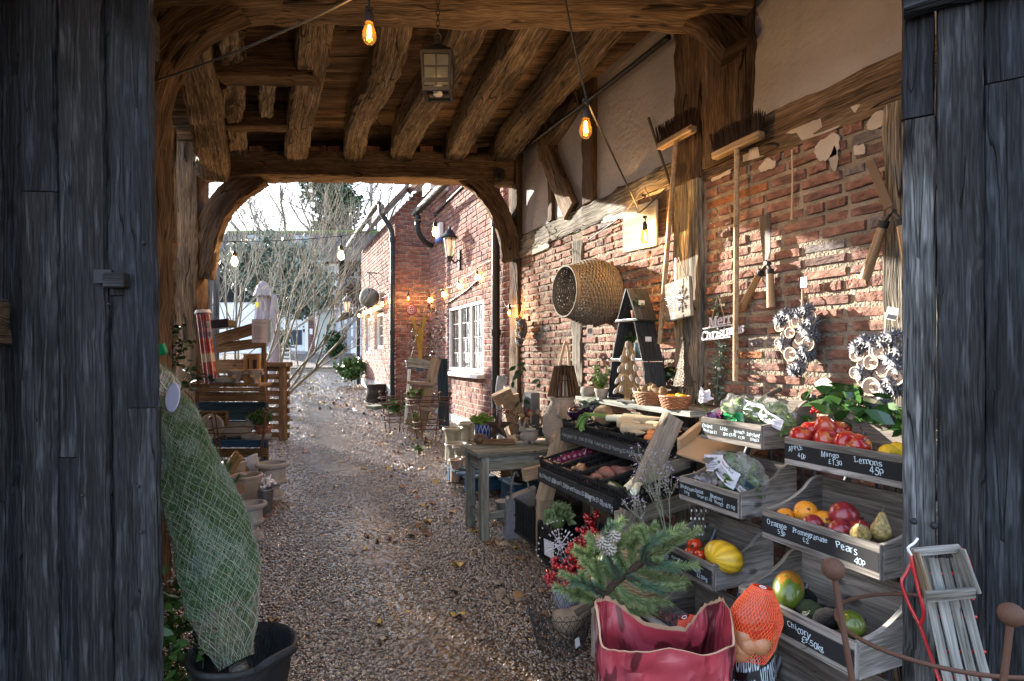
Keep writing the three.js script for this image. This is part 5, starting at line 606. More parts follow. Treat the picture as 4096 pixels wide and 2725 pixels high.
  { const p = on(543, Y2, 0.12), g = T('stone_rabbit_planter', 'pale stone trough shaped as a rabbit on lower shelf', 'planter', p, FACE); const q = [tr(warp(new THREE.SphereGeometry(1, 24, 14), 0.05, 3), 0, 0.07, 0, 0, 0, 0, [0.15, 0.07, 0.08]), tr(ball(0.045, 14), 0.13, 0.12, 0, 0, 0, 0, [1.2, 1, 1]), tr(ball(0.02, 10), 0.115, 0.17, 0.012, 0, 0, 0.5, [0.7, 2, 0.6]), tr(ball(0.02, 10), 0.105, 0.165, -0.015, 0, 0, 0.6, [0.7, 2, 0.6]), tr(ball(0.03, 10), -0.13, 0.05, 0.05), tr(ball(0.03, 10), 0.1, 0.03, 0.05)]; M(g, 'body', merge(q), stone); M(g, 'trough_rim', tr(ring(0.085, 0.009, 28), 0, 0.135, 0, 0, 0, 0, [1, 1, 0.62]), stone); }
  { const g = T('oval_dish', 'shallow oval stone dish on lower shelf edge', 'dish', on(589, Y2, 0.2), FACE); M(g, 'dish', lathe([[0, 0.004], [0.13, 0], [0.15, 0.05], [0.14, 0.052], [0.12, 0.015], [0, 0.015]], 28).scale(1, 1, 0.45), urnStone); const k = T('stone_trough', 'small rectangular stone trough below the thermometer', 'trough', on(470, Y2, 0.2), FACE); M(k, 'trough_body', cbox(0.2, 0.08, 0.1, 0.015).translate(0, 0.04, 0), stone); M(k, 'trough_soil', bx(0.16, 0.01, 0.06, 0, 0.079, 0), soil); }
  { const g = T('potted_fern', 'terracotta pot of small fern on lower shelf', 'pot plant', on(607, Y2, 0.1), FACE); M(g, 'pot', lathe([[0, 0], [0.055, 0], [0.065, 0.07], [0.075, 0.075], [0.078, 0.12], [0.07, 0.12], [0.06, 0.09], [0, 0.09]], 20), terracotta); M(g, 'foliage', leafCloud(blobPts(V(-0.03, 0.2, 0), 0.1, 0.08, 0.08, 40, 3), 600, 0.03, 0.03, 7), leafGreen); }
}
function hoopSupport(label, pts, hoops, balls, group) { // rusty plant ring with ball tipped legs
  const t = T('plant_support', label, 'plant support', V(0, 0, 0), 0, group); pts.forEach(l => M(t, 'leg', tube(l, l.r ?? 0.006, 16, 6), rust)); hoops.forEach(([c, rx, rz, h = 0.0055, tilt = 0]) => M(t, 'hoop', tr(new THREE.TorusGeometry(1, h / rx, 5, 48).rotateX(1.5708), c, 0, 0, 0, FACE, tilt, [rx, rx, rz]), rust)); balls.forEach(([p, r]) => M(t, 'ball_finial', tr(ball(r, 14), p), rust)); return t;
}
{ const D = 4.85, s = D / F, c = P(546, 990, D), c2 = P(545, 1092, D); hoopSupport('rusty hooped plant support in front of pallet shelf', [[P(487, 965, D - 0.1), P(505, 1060, D - 0.05), P(520, 1150, D)], [P(495, 955, D + 0.1), P(510, 1050, D + 0.06), P(523, 1140, D)], [P(611, 952, D), P(600, 1040, D), P(593, 1130, D)], [P(614, 944, D + 0.2), P(604, 1040, D + 0.1), P(596, 1120, D + 0.1)]], [[c, 72 * s, 0.22], [c2, 55 * s, 0.18]], [[P(486, 962, D - 0.1), 0.017], [P(494, 952, D + 0.1), 0.015], [P(611, 950, D), 0.017], [P(614, 942, D + 0.2), 0.015]]); }
{ // two more at the house corner
  const mk = (label, u0, u1, vt, vb, D) => { const w = (u1 - u0) / 2 * D / F, uc = (u0 + u1) / 2, legs = [], bl = []; for (let i = 0; i < 4; i++) { const a = i * 1.571 + 0.5, q = (v, k) => P(uc + (u1 - u0) / 2 * k * Math.cos(a), v, D + w * k * Math.sin(a)); legs.push([q(vt, 1.05), q(vt + (vb - vt) * 0.5, 0.8), q(vb, 0.6)]); bl.push([q(vt, 1.05), 0.022]); } legs.forEach(l => l.r = 0.008); hoopSupport(label, legs, [[P(uc, vt + 12, D), w, w, 0.008], [P(uc, vt + 25, D), w * 0.97, w * 0.97, 0.008], [P(uc, vb - 40, D), w * 0.7, w * 0.7, 0.008], [P(uc, vb - 26, D), w * 0.68, w * 0.68, 0.008]], bl); };
  mk('rusty plant support by drainpipe, left of the two', 872, 945, 903, 995, 7.6); mk('rusty plant support before plank plant stand, right of the two', 935, 1040, 905, 1010, 6.9);
}
{ // upright pallet
  const D = 7.2, s = D / F, c = P(637, 980, D); c.y = groundY(c.z); const t = T('wooden_pallet', 'brown wooden pallet standing upright past the shelf', 'pallet', c, FACE - 0.25), h = (980 - 808) * s; for (const x of [-0.16, 0.13]) M(t, 'bearer', tr(cbox(0.09, h, 0.06, 0.006), x, h / 2, 0.05), palletWood); for (let i = 0; i < 9; i++) M(t, 'slat', tr(cbox(0.38, 0.07, 0.02, 0.003), 0, h * (i + 0.5) / 9, 0), palletWood); M(t, 'top_slat', tr(cbox(0.42, 0.06, 0.14, 0.004), 0, h, 0.03), palletWood);
  one('stone_block', 'pale stone pot standing at the pallet foot', 'pot', lathe([[0, 0], [0.09, 0], [0.1, 0.18], [0.08, 0.18], [0.07, 0.05], [0, 0.05]], 18), concrete, PG(648, 958));
}
// ---------- pots on the ground, left ----------
function urn(label, u, v, w, h) { const p = PG(u, v), s = px(p), t = T('stone_urn', label, 'urn', p, FACE + 0.3), r = w / 2 * s, H = h * s; M(t, 'bowl', lathe([[0.1 * r, 0.36 * H], [0.34 * r, 0.37 * H], [0.5 * r, 0.385 * H], [0.74 * r, 0.43 * H], [0.8 * r, 0.47 * H], [0.82 * r, 0.52 * H], [0.74 * r, 0.545 * H], [0.7 * r, 0.58 * H], [0.7 * r, 0.82 * H], [0.78 * r, 0.86 * H], [0.97 * r, 0.9 * H], [r, 0.95 * H], [0.95 * r, 0.99 * H], [0.8 * r, H], [0.74 * r, 0.97 * H], [0.62 * r, 0.6 * H], [0, 0.5 * H]], 36), urnStone); M(t, 'foot', lathe([[0.6 * r, 0.085 * H], [0.62 * r, 0.12 * H], [0.56 * r, 0.15 * H], [0.42 * r, 0.2 * H], [0.36 * r, 0.28 * H], [0.4 * r, 0.345 * H], [0.34 * r, 0.37 * H]], 30), urnStone); M(t, 'plinth', cbox(1.35 * r, 0.09 * H, 1.35 * r, 0.006).translate(0, 0.045 * H, 0), urnStone); return t; }
urn('pale stone urn nearest the lane at foot of pallet shelf', 628, 1148, 76, 84); urn('pale stone urn on square plinth beside black wire cloche', 578, 1241, 70, 84);
function pot(name, label, p, rT, rB, H, m, { rim = 0.012, seal, plant, ry = 0, tilt, fill = soil } = {}) { const t = T(name, label, 'pot', p, FACE + ry); M(t, 'pot_wall', lathe([[0, 0], [rB, 0], [rT * 0.97, H - rim * 2], [rT * 1.06, H - rim * 1.8], [rT * 1.08, H - rim * 0.6], [rT * 1.02, H], [rT * 0.93, H - 0.002], [rT * 0.9, H - rim * 2], [rB * 0.9, 0.015], [0, 0.015]], 32), m); if (fill) M(t, 'soil', new THREE.CylinderGeometry(rT * 0.88, rT * 0.88, 0.01, 24).translate(0, H * 0.72, 0), fill); if (seal) M(t, 'seal', new THREE.CylinderGeometry(H * 0.24, H * 0.24, 0.006, 20).rotateX(1.571).translate(0, H * 0.5, (rT + rB) / 2 * 0.99), seal); if (tilt) t.rotation.z = tilt; return t; }
const sealM = mat([0.36, 0.22, 0.14], 0.6);
{
  const at = (u, v) => { const p = PG(u, v); return [p, px(p)]; }; let [p, s] = at(568, 1182);
  pot('glazed_pot', 'tan glazed pot under the round sealed pot', p, 30 * s, 24 * s, 34 * s, pinkPot, { rim: 0.015 });
  pot('glazed_pot', 'tan pot with round clay seal stacked on another', p.clone().add(V(0, 34 * s, 0)), 33 * s, 31 * s, 56 * s, glazeCream, { seal: sealM, rim: 0.014 });
  [p, s] = at(540, 1160); pot('glazed_pot', 'tan open pot behind the spruce sprig', p, 25 * s, 18 * s, 100 * s, glazeCream, { rim: 0.014 });
  [p, s] = at(586, 1130); p.y += 0.12; pot('glazed_pot', 'tilted pale blue glazed pot with clay seal on its side', p, 28 * s, 22 * s, 48 * s, glazeBlue, { seal: sealM, tilt: 0.5, rim: 0.012, fill: null });
  [p, s] = at(527, 1265); pot('glazed_pot', 'peach clay pot behind black wire cloche', p, 30 * s, 24 * s, 100 * s, pinkPot, { rim: 0.012 });
  [p, s] = at(508, 1205); pot('glazed_pot', 'cream glazed bowl with brown seal under snowy twigs', p, 26 * s, 20 * s, 70 * s, glazeCream, { seal: sealM });
  [p, s] = at(609, 1180); let t = pot('flower_bucket', 'zinc bucket full of white blossom behind stone urn', p, 20 * s, 15 * s, 56 * s, zinc, { rim: 0.006 }); { const q = rng(4), fl = []; for (let i = 0; i < 60; i++) fl.push(tr(new THREE.CircleGeometry(0.014, 5), (q() - 0.5) * 0.13, 56 * s + 0.02 + q() * 0.08, (q() - 0.5) * 0.13, q() * 3, q() * 3, 0)); M(t, 'blossom', merge(fl), mat([0.8, 0.8, 0.84], 0.7)); }
  [p, s] = at(560, 1290); t = pot('zinc_bucket', 'grey metal bucket holding white lantern parts at tub side', p, 20 * s, 14 * s, 75 * s, zinc, { rim: 0.005 });
  { // black wire cloche: a domed mesh
    const c = PG(533, 1305), k = px(c), g = T('wire_cloche', 'black wire mesh cloche with ring handle beside netted tree', 'cloche', c), w = [], rr0 = 34 * k, Hh = 112 * k; for (let i = 0; i < 22; i++) for (const sg of [1, -1]) { const pts = []; for (let j = 0; j <= 14; j++) { const t = j / 14, a = i / 22 * 6.283 + sg * t * 1.6, r = rr0 * Math.sqrt(Math.max(0.01, 1 - Math.pow(t, 2.6))) * (1 + 0.05 * sn(i, j, sg)); pts.push([r * Math.cos(a), t * Hh, r * Math.sin(a)]); } w.push(tube(pts, 0.0022, 22, 4)); } M(g, 'mesh_dome', merge(w), wire); M(g, 'ring_handle', new THREE.TorusGeometry(0.035, 0.004, 6, 20).translate(0, Hh + 0.03, 0), wire); M(g, 'price_tag', tr(cbox(0.05, 0.035, 0.002, 0.0005), 0.03, Hh * 0.93, rr0 * 0.5, -0.3, 0.2, -0.4), paper); }
}
// sprigs
function spruceTwig(pts, n, len, seed, tones, radius = 0) { const c = cv3(pts); return needles(n, len, 0.0013, q => { const t = q(), p = c.getPointAt(t), d = c.getTangentAt(t), o = V(q() - 0.5, q() - 0.5, q() - 0.5).cross(d).normalize(); return [p.addScaledVector(o, radius * q()), d.clone().multiplyScalar(0.8).addScaledVector(o, 1.0), 0.4, tones[Math.floor(q() * tones.length)]]; }, seed); }
const spruceT = [[0.10, 0.17, 0.075], [0.16, 0.25, 0.11], [0.075, 0.13, 0.07], [0.22, 0.31, 0.15]];
{
  const D = 4.1, q = (u, v, d = 0) => P(u, v, D + d), t = T('spruce_sprig', 'artificial spruce sprig with small cones among the left pots', 'spruce sprig'); const L = [[[512, 1135], [510, 1090], [497, 1035]], [[512, 1120], [500, 1085], [485, 1062]], [[513, 1115], [525, 1085], [534, 1063]], [[515, 1130], [535, 1115], [552, 1095]], [[512, 1130], [495, 1110], [478, 1092]], [[514, 1140], [525, 1155], [540, 1165]], [[512, 1095], [517, 1075], [520, 1060]]];
  M(t, 'twigs', merge(L.map(l => tube(l.map(([u, v]) => q(u, v)), 0.004, 8, 5))), barkDark); M(t, 'needles', merge(L.map((l, i) => spruceTwig(l.map(([u, v]) => q(u, v)), 620, 0.03, i + 5, spruceT))), needleV); for (const [u, v] of [[503, 1078], [502, 1105], [531, 1153]]) M(t, 'cone', tr(ball(0.016, 8), q(u, v, -0.03), 0, 0, 0, 0, 0, [0.8, 1.3, 0.8]), deadLeaf);
  const s = T('frosted_twig', 'frosted twigs with white bobbles arching over left pots', 'twigs'), K = 3.75, w = (u, v) => P(u, v, K), tw = [[[475, 1108], [505, 1112], [530, 1118], [545, 1150], [548, 1190]], [[472, 1110], [500, 1105], [515, 1108], [538, 1130], [552, 1180]], [[475, 1130], [500, 1145], [520, 1165], [550, 1205], [550, 1245]], [[490, 1140], [505, 1170], [525, 1215]], [[480, 1160], [490, 1185], [498, 1215]]]; M(s, 'stems', merge(tw.map(l => tube(l.map(([u, v]) => w(u, v)), 0.0035, 18, 5))), mat([0.25, 0.22, 0.22], 0.8)); for (const [u, v] of [[519, 1103], [500, 1128], [522, 1130], [500, 1148], [528, 1205], [550, 1206], [551, 1250], [498, 1205], [560, 1300]]) M(s, 'bobble', tr(warp(ball(0.02, 12), 0.003, 60), w(u, v)), mat([0.55, 0.52, 0.6], 0.9, { bumpMap: NBF, bumpScale: 0.01 }));
  const r = T('berry_sprig', 'dark red berry sprigs behind the spruce sprig', 'berries'); M(r, 'stems', merge([0, 1, 2].map(i => tube([P(490 + i * 6, 1150, 4.3), P(486 + i * 7, 1110, 4.3), P(478 + i * 10, 1070, 4.3)], 0.003, 8, 4))), deadLeaf); const rb = mat([0.25, 0.01, 0.04], 0.3), bg = ball(0.009, 8); for (let i = 0; i < 26; i++) M(r, 'berry', bg, rb, P(478 + R() * 28, 1068 + R() * 60, 4.25 + R() * 0.1));
  const g = T('gardening_gloves', 'pair of tan leather gloves stuck upright in left pots', 'gloves', P(532, 1062, 4.5), FACE); M(g, 'glove', tr(cbox(0.05, 0.19, 0.03, 0.014), 0, 0, 0, 0, 0, -0.6), mat([0.42, 0.24, 0.10], 0.85, { map: NF })); M(g, 'glove', tr(cbox(0.045, 0.17, 0.03, 0.014), 0.045, -0.02, 0.01, 0, 0, -0.5), mat([0.46, 0.27, 0.12], 0.85, { map: NF }));
  const hg = T('holly_garland', 'glossy holly and wire garland hung on the left oak post', 'garland'), HP = [[398, 690], [405, 735], [395, 760], [420, 790], [408, 830], [440, 860], [470, 868], [430, 880], [400, 800]]; M(hg, 'stem', tube(HP.slice(0, 7).map(([u, v]) => P(u, v, 5.2)), 0.006, 30, 5), deadLeaf); M(hg, 'leaves', leafCloud(HP.slice(2).map(([u, v]) => P(u, v, 5.15)), 150, 0.06, 0.09, 61), holly); M(hg, 'wire_coil', tube([[425, 900], [445, 925], [425, 950], [450, 985], [440, 1010], [470, 1005], [478, 990]].map(([u, v]) => P(u, v, 5.1)), 0.005, 40, 5), mat([0.12, 0.06, 0.04], 0.4, { metalness: 0.7 }));
  const wb = T('willow_board', 'brown wooden bird box and copper lamp on left wall', 'bird box', P(378, 590, 4.9), FACE + 0.9); M(wb, 'box', cbox(0.12, 0.24, 0.1, 0.006), palletWood); M(wb, 'lid', tr(cbox(0.16, 0.02, 0.15, 0.004), 0, 0.13, 0.02, 0.35), terracotta);
}
console.log('left');

// ---------- tools and ornaments on the right wall ----------
const WF = -Math.PI / 2; // faces out from the wall: local x runs toward the camera, local z out
const bristle = mat([0.05, 0.025, 0.018], 0.8, { map: NF });
function broom(label, hu, hv, eu, ev, w, x) {
  const a = PX(hu, hv, x), b = PX(eu, ev, x), t = T('yard_broom', label, 'broom', a, WF, 'brooms hung head up'), len = a.y - b.y, dz = b.z - a.z;
  M(t, 'handle', rod([0, 0, 0], [dz, -len, 0], 0.014, 12), paleWood); M(t, 'head', tr(cbox(w, 0.04, 0.05, 0.008), 0, 0.02, 0, 0, 0, 0.02), paleWood);
  const q = rng(hu), br = []; for (let i = 0; i < 420; i++) { const u = (q() - 0.5) * w * 0.94, z = (q() - 0.5) * 0.04; br.push(rod([u, 0.035, z], [u * 1.12 + (q() - 0.5) * 0.012, 0.13 + q() * 0.012, z * 1.6], 0.0022, 3, 0.0012)); } M(t, 'bristles', merge(br), bristle);
}
broom('yard broom on the oak post, its handle nearest the hanging board', 1556, 326, 1518, 792, 0.3, 2.16); broom('yard broom hung against the brick wall right of oak post', 1696, 345, 1693, 877, 0.32, 2.19);
one('stick', 'thin dark stick leaning on wall behind the left broom', 'stick', rod(PX(1545, 432, 2.2), PX(1493, 272, 2.2), 0.009, 7), barkDark);
one('cord', 'thin knotted brown cord hanging on bare brick', 'cord', merge([tube([PX(1823, 345, 2.265), PX(1824, 420, 2.26), PX(1822, 500, 2.262)], 0.004, 16, 5), tr(ball(0.008, 8), PX(1822, 503, 2.26))]), cord);
one('stick', 'short dark stick poking up behind the salad bags', 'stick', rod(PX(1762, 913, 2.1), PX(1796, 896, 2.2), 0.012, 8), barkDark);
function shears(label, x, pv, blades, handles) { const t = T('garden_shears', label, 'shears', V(0, 0, 0), 0, 'old garden shears'), q = ([u, v]) => PX(u, v, x); const steelOld = mat([0.09, 0.075, 0.07], 0.5, { metalness: 0.5 }), grip = mat([0.42, 0.25, 0.11], 0.4, { clearcoat: 0.3, map: NF });
  blades.forEach(([a, b]) => { const A = q(a), B = q(b); M(t, 'blade', timber([A, B], 0.035, 0.004, { up: V(1, 0, 0), n: 6, rough: 0.001, c: 0.001, wane: 0.2 }), steelOld); }); M(t, 'pivot', merge([tr(new THREE.CylinderGeometry(0.012, 0.012, 0.03, 12).rotateZ(1.57), q(pv)), ...handles.map(h => rod(q(pv), q(h[0]), 0.009, 8))]), steelOld);
  handles.forEach(([a, b]) => { const A = q(a), B = q(b); M(t, 'handle', rod(A, B, 0.016, 12, 0.021), grip); M(t, 'ferrule', rod(A, A.clone().lerp(B, 0.12), 0.019, 12), iron); }); }
shears('pair of shears with wooden handles beside the right broom', 2.24, [1766, 606], [[[1763, 598], [1753, 498]], [[1766, 598], [1768, 492]]], [[[1753, 622], [1708, 708]], [[1772, 620], [1775, 708]]]);
shears('larger pair of shears tied to the grey post at right', 2.17, [2052, 487], [[[2046, 478], [2003, 372]]], [[[2036, 508], [1990, 643]], [[2072, 506], [2094, 628]]]);
// wreaths of wood shavings and cones
const shaving = mat([0.52, 0.40, 0.32], 0.75), silver = mat([0.22, 0.23, 0.27], 0.6, { map: NF }), rose = lathe([[0.002, 0], [0.018, 0.002], [0.032, 0.012], [0.035, 0.022], [0.03, 0.02], [0.02, 0.01], [0.012, 0.014], [0.01, 0.02], [0.004, 0.008]], 14);
const coneG = (() => { const q = []; for (let r = 0; r < 7; r++) for (let i = 0; i < 8; i++) { const a = i / 8 * 6.283 + r * 0.4, k = 0.024 * Math.sin(0.5 + r * 0.4); q.push(tr(new THREE.ConeGeometry(0.006, 0.016, 3).rotateX(1.3), k * Math.sin(a), r * 0.006, k * Math.cos(a), 0, a, 0)); } return merge(q); })();
function wreath(label, u, v, x, spots, cones, sc, roses = shaving) { const c = PX(u, v, x), s = px(c), t = T('wood_wreath', label, 'wreath', c, WF, 'wreaths of shavings and cones'); M(t, 'backing', warp(new THREE.SphereGeometry(1, 20, 14).scale(38 * s * sc, 55 * s * sc, 0.03), 0.006, 20), mat([0.16, 0.12, 0.10], 0.9));
  spots.forEach(([a, b, k = 1], i) => { const o = M(t, 'shaving_rose', rose, roses, V(a * s * 1.05, -b * s, 0.03 + 0.012 * Math.sin(i * 2)), [1.571 + b * 0.004, 0, -a * 0.006]); o.scale.setScalar(k); o.rotation.set(1.45 + (i % 3) * 0.12, (i % 4 - 1.5) * 0.2 - a * 0.008, 0); });
  cones.forEach(([a, b, k = 1], i) => { const o = M(t, 'cone', coneG, silver, V(a * s, -b * s, 0.018), [1.2 + (i % 3) * 0.3, i, 0]); o.scale.setScalar(k * 1.4); });
  M(t, 'hanging_string', tube([[0.0, 52 * s * sc, 0.02], [0.004, 85 * s * sc, 0.01], [0.0, 118 * s * sc, 0.004]], 0.003, 8, 5), cord); return t; }
{ // measured offsets of the roses and cones
  const a = [[35, -42, 1.1], [10, -38, 0.95], [-18, -35, 0.85], [-42, -28, 0.85], [-10, -12, 0.8], [-27, -4, 0.9], [12, 2, 0.95], [36, 15, 0.95], [-28, 23, 0.85], [-2, 14, 0.7], [-8, 38, 1.0], [16, 56, 0.9], [-14, 52, 0.8], [0, -34, 0.8], [-44, 10, 0.7]], b = [[-28, -52], [-10, -50], [12, -56], [28, -58], [-42, -44], [38, -18], [30, -10], [24, -22], [42, -5], [24, 30], [32, 38], [16, 36], [10, 68], [-32, 10], [-4, 70], [40, -30]];
  wreath('heart shaped wreath of wood roses on the brick wall', 1848, 778, 2.25, a, b, 0.95); wreath('larger wood rose wreath with paper tag on grey post', 2040, 848, 2.17, a.map(([p, q, k]) => [p * 1.15, q * 1.12, k * 1.08]), b.map(([p, q]) => [p * 1.15, q * 1.12]), 1.1);
  const tg = T('price_tag', 'white barcode tag tied above the larger wreath', 'tag', PX(2053, 722, 2.13), WF); M(tg, 'card', tr(cbox(0.042, 0.046, 0.002, 0.0005), 0, 0, 0, 0, 0, -0.25), paper); M(tg, 'barcode', tr(merge([...Array(9)].map((_, i) => bx(0.002, 0.018, 0.001, -0.016 + i * 0.004, 0, 0))), 0, -0.012, 0.002, 0, 0, -0.25), iron);
  const t2 = T('price_tag', 'small dark tag hung above heart shaped wreath', 'tag', PX(1850, 650, 2.24), WF); M(t2, 'card', cbox(0.035, 0.05, 0.002, 0.0005), zinc);
  const f = PX(1204, 755, 2.2), s = px(f); wreath('narrow wreath of log slices far along the wall', 1205, 755, 2.22, [[4, -22, 0.9], [-8, -18, 0.8], [6, -6, 0.9], [-7, -2, 0.8], [8, 6, 1], [-3, 12, 0.8], [5, 24, 0.8], [-9, 22, 0.8]], [[-4, -10], [9, -12], [0, 2], [-8, 10], [10, 16], [2, 30], [-8, 30]], 0.42, mat([0.55, 0.33, 0.15], 0.7));
}
// great wicker basket hung mouth outward
function wicker(prof, stakes, rows, th, seed, amp = th * 0.9) { const out = []; for (let i = 0; i < rows; i++) { const t = (i + 0.5) / rows, [r, y] = prof(t), n = stakes * 4, pts = []; for (let k = 0; k < n; k++) { const a = k / n * 6.2832; pts.push(V((r + amp * Math.cos(a * stakes / 2 + i * Math.PI)) * Math.cos(a), y + 0.3 * th * sn(k * 0.3, i, seed), (r + amp * Math.cos(a * stakes / 2 + i * Math.PI)) * Math.sin(a))); } const c = new THREE.CatmullRomCurve3(pts, true); out.push(new THREE.TubeGeometry(c, n, th * (0.9 + 0.2 * hs(i, seed, 1)), 4, true)); } return merge(out); }
const stakesOf = (prof, n, th) => merge([...Array(n)].map((_, k) => { const a = k / n * 6.2832; return tube([0, 0.25, 0.5, 0.75, 1].map(t => { const [r, y] = prof(t); return [r * Math.cos(a), y, r * Math.sin(a)]; }), th, 10, 5); }));
{
  const wk = mat([0.22, 0.185, 0.145], 0.8, { map: NF }), base = PX(1396, 676, 2.262), t = T('wicker_basket', 'large round grey wicker basket hung on the brick wall', 'basket', base); t.rotation.set(0, 0, Math.PI / 2); // axis out from the wall
  const prof = k => { const y = k * 0.33; return [0.205 + 0.035 * Math.sin(Math.PI * Math.min(1, k * 1.15)) - 0.03 * k * k, y]; };
  M(t, 'weave', wicker(prof, 44, 29, 0.0062, 3), wk); M(t, 'stakes', stakesOf(prof, 44, 0.005), wk); M(t, 'rim', merge([0, 1, 2].map(i => tr(ring(prof(1)[0] + 0.004, 0.008, 60, 6), 0, 0.33 + i * 0.008, 0))), wk); M(t, 'base', merge([new THREE.CylinderGeometry(0.205, 0.205, 0.01, 36), ...[...Array(8)].map((_, i) => tr(ring(0.025 * (i + 1), 0.006, 36, 5), 0, 0.01, 0))]), wk);
  const g = T('price_tag', 'white barcode label hanging under the big wicker basket', 'tag', PX(1358, 762, 1.95), FACE); M(g, 'card', cbox(0.04, 0.08, 0.002, 0.0005), paper); M(g, 'barcode', merge([...Array(9)].map((_, i) => bx(0.002, 0.035, 0.001, -0.014 + i * 0.0035, 0, 0.0018))), iron);
}
{ // hanging boards with string, near bulbs
  const c = PX(1478, 522, 2.12), t = T('hanging_board', 'pale wooden sign board on string under the amber bulbs', 'board', c, WF + 0.12); M(t, 'board', cbox(0.3, 0.28, 0.02, 0.004).translate(-0.02, 0, 0), wm(W_PINE, [0.74, 0.69, 0.62], 0.002)); M(t, 'string', merge([rod([-0.13, 0.13, 0.012], [0.02, 0.24, 0], 0.003), rod([0.1, 0.13, 0.012], [0.02, 0.24, 0], 0.003)]), cord); M(t, 'back_board', cbox(0.3, 0.26, 0.015, 0.004).translate(0.06, 0.06, -0.05), palletWood);
  const d = PX(1562, 690, 2.12), o = T('hanging_board', 'grey wooden board with silver snowflake beside the left broom', 'board', d, WF - 0.15); M(o, 'board', cbox(0.26, 0.22, 0.02, 0.004).rotateZ(0.08), wm(W_PINE, [0.42, 0.38, 0.34], 0.003)); M(o, 'string', merge([rod([-0.08, 0.1, 0.012], [0, 0.24, 0], 0.0025), rod([0.1, 0.1, 0.012], [0, 0.24, 0], 0.0025)]), cord);
  const f = []; for (let k = 0; k < 8; k++) { const a = k * 0.785, L = 0.075; f.push(rod([0, 0, 0], [L * Math.cos(a), L * Math.sin(a), 0], 0.004, 4)); for (const e of [0.45, 0.7]) for (const s of [-0.6, 0.6]) f.push(rod([L * e * Math.cos(a), L * e * Math.sin(a), 0], [L * e * Math.cos(a) + 0.022 * Math.cos(a + s), L * e * Math.sin(a) + 0.022 * Math.sin(a + s), 0], 0.003, 4)); }
  const sf = T('snowflake_ornament', 'glittering silver snowflake hanging before the grey board', 'ornament', PX(1552, 685, 2.08), WF); M(sf, 'snowflake', merge(f), mat([0.8, 0.8, 0.86], 0.3, { metalness: 0.7 })); M(sf, 'ribbon', bx(0.01, 0.16, 0.002, 0.01, 0.14, 0), mat([0.7, 0.66, 0.72], 0.4)); M(sf, 'tag', bx(0.018, 0.035, 0.001, 0, -0.1, 0.004), paper);
}
{ // merry christmas sign with eucalyptus
  const c = PX(1648, 762, 2.2), t = T('christmas_sign', 'cut out white Merry Christmas sign hanging by right broom', 'sign', c, WF);
  const font = await new FontLoader().loadAsync('fonts/droid/droid_serif_regular.typeface.json');
  const txt = (s, size, x, y) => { const g = new TextGeometry(s, { font, size, depth: 0.005, curveSegments: 4, bevelEnabled: true, bevelSize: 0.0016, bevelThickness: 0.001, bevelSegments: 1 }); g.applyMatrix4(new THREE.Matrix4().makeShear(0, 0, 0.25, 0, 0, 0)); return tr(g, x, y, 0, 0, 0, 0.12); };
  M(t, 'lettering', merge([txt('Merry', 0.05, -0.055, 0.02), txt('Christmas', 0.046, -0.11, -0.05)]), mat([0.72, 0.68, 0.72], 0.6)); M(t, 'back_bar', merge([rod([-0.1, 0.015, -0.002], [0.11, 0.03, -0.002], 0.004), rod([-0.11, -0.05, -0.002], [0.1, -0.035, -0.002], 0.004)]), mat([0.72, 0.68, 0.72], 0.6)); M(t, 'string', merge([rod([-0.03, 0.07, 0], [0.01, 0.19, 0.0], 0.002), rod([0.06, 0.07, 0], [0.015, 0.19, 0], 0.002)]), cord);
  const g = T('eucalyptus_garland', 'long grey green eucalyptus garland under the Christmas sign', 'garland'), pts = [[1652, 690], [1650, 745], [1657, 800], [1655, 850], [1650, 890], [1648, 925]].map(([u, v]) => PX(u, v, 2.23)); M(g, 'stem', tube(pts, 0.004, 30, 5), euca); const cv = cv3(pts), lp = [...Array(60)].map((_, i) => cv.getPointAt(i / 59)); M(g, 'leaves', leafCloud(lp, 420, 0.026, 0.035, 8), euca); M(g, 'white_bud', tr(ball(0.012, 8), pts[3]), white);
  const m = T('metal_tree', 'dark embossed metal christmas tree ornament on rod', 'ornament', PX(1573, 895, 2.0).setY(1.53), WF + 0.3), tm = mat([0.16, 0.13, 0.10], 0.45, { metalness: 0.6, bumpMap: NBF, bumpScale: 0.01, map: NF }); M(m, 'tree_plate', lathe([[0.06, 0.1], [0.055, 0.13], [0.035, 0.19], [0.04, 0.195], [0.02, 0.26], [0.024, 0.262], [0.006, 0.33], [0, 0.34]], 10).scale(1, 1, 0.45), tm); M(m, 'rod', rod([0, 0, 0], [0, 0.1, 0], 0.005), tm); M(m, 'star', merge([0, 1, 2, 3, 4].map(i => tr(new THREE.ConeGeometry(0.006, 0.022, 4).translate(0, 0.01, 0), 0, 0.35, 0, 0, 0, i * 1.2566))), tm); for (const s of [-1, 1]) M(m, 'curl', tr(new THREE.TorusGeometry(0.014, 0.003, 5, 14, 4.5), s * 0.062, 0.115, 0), tm); M(m, 'foot', tr(cbox(0.07, 0.012, 0.05), 0, 0.006, 0), tm);
}

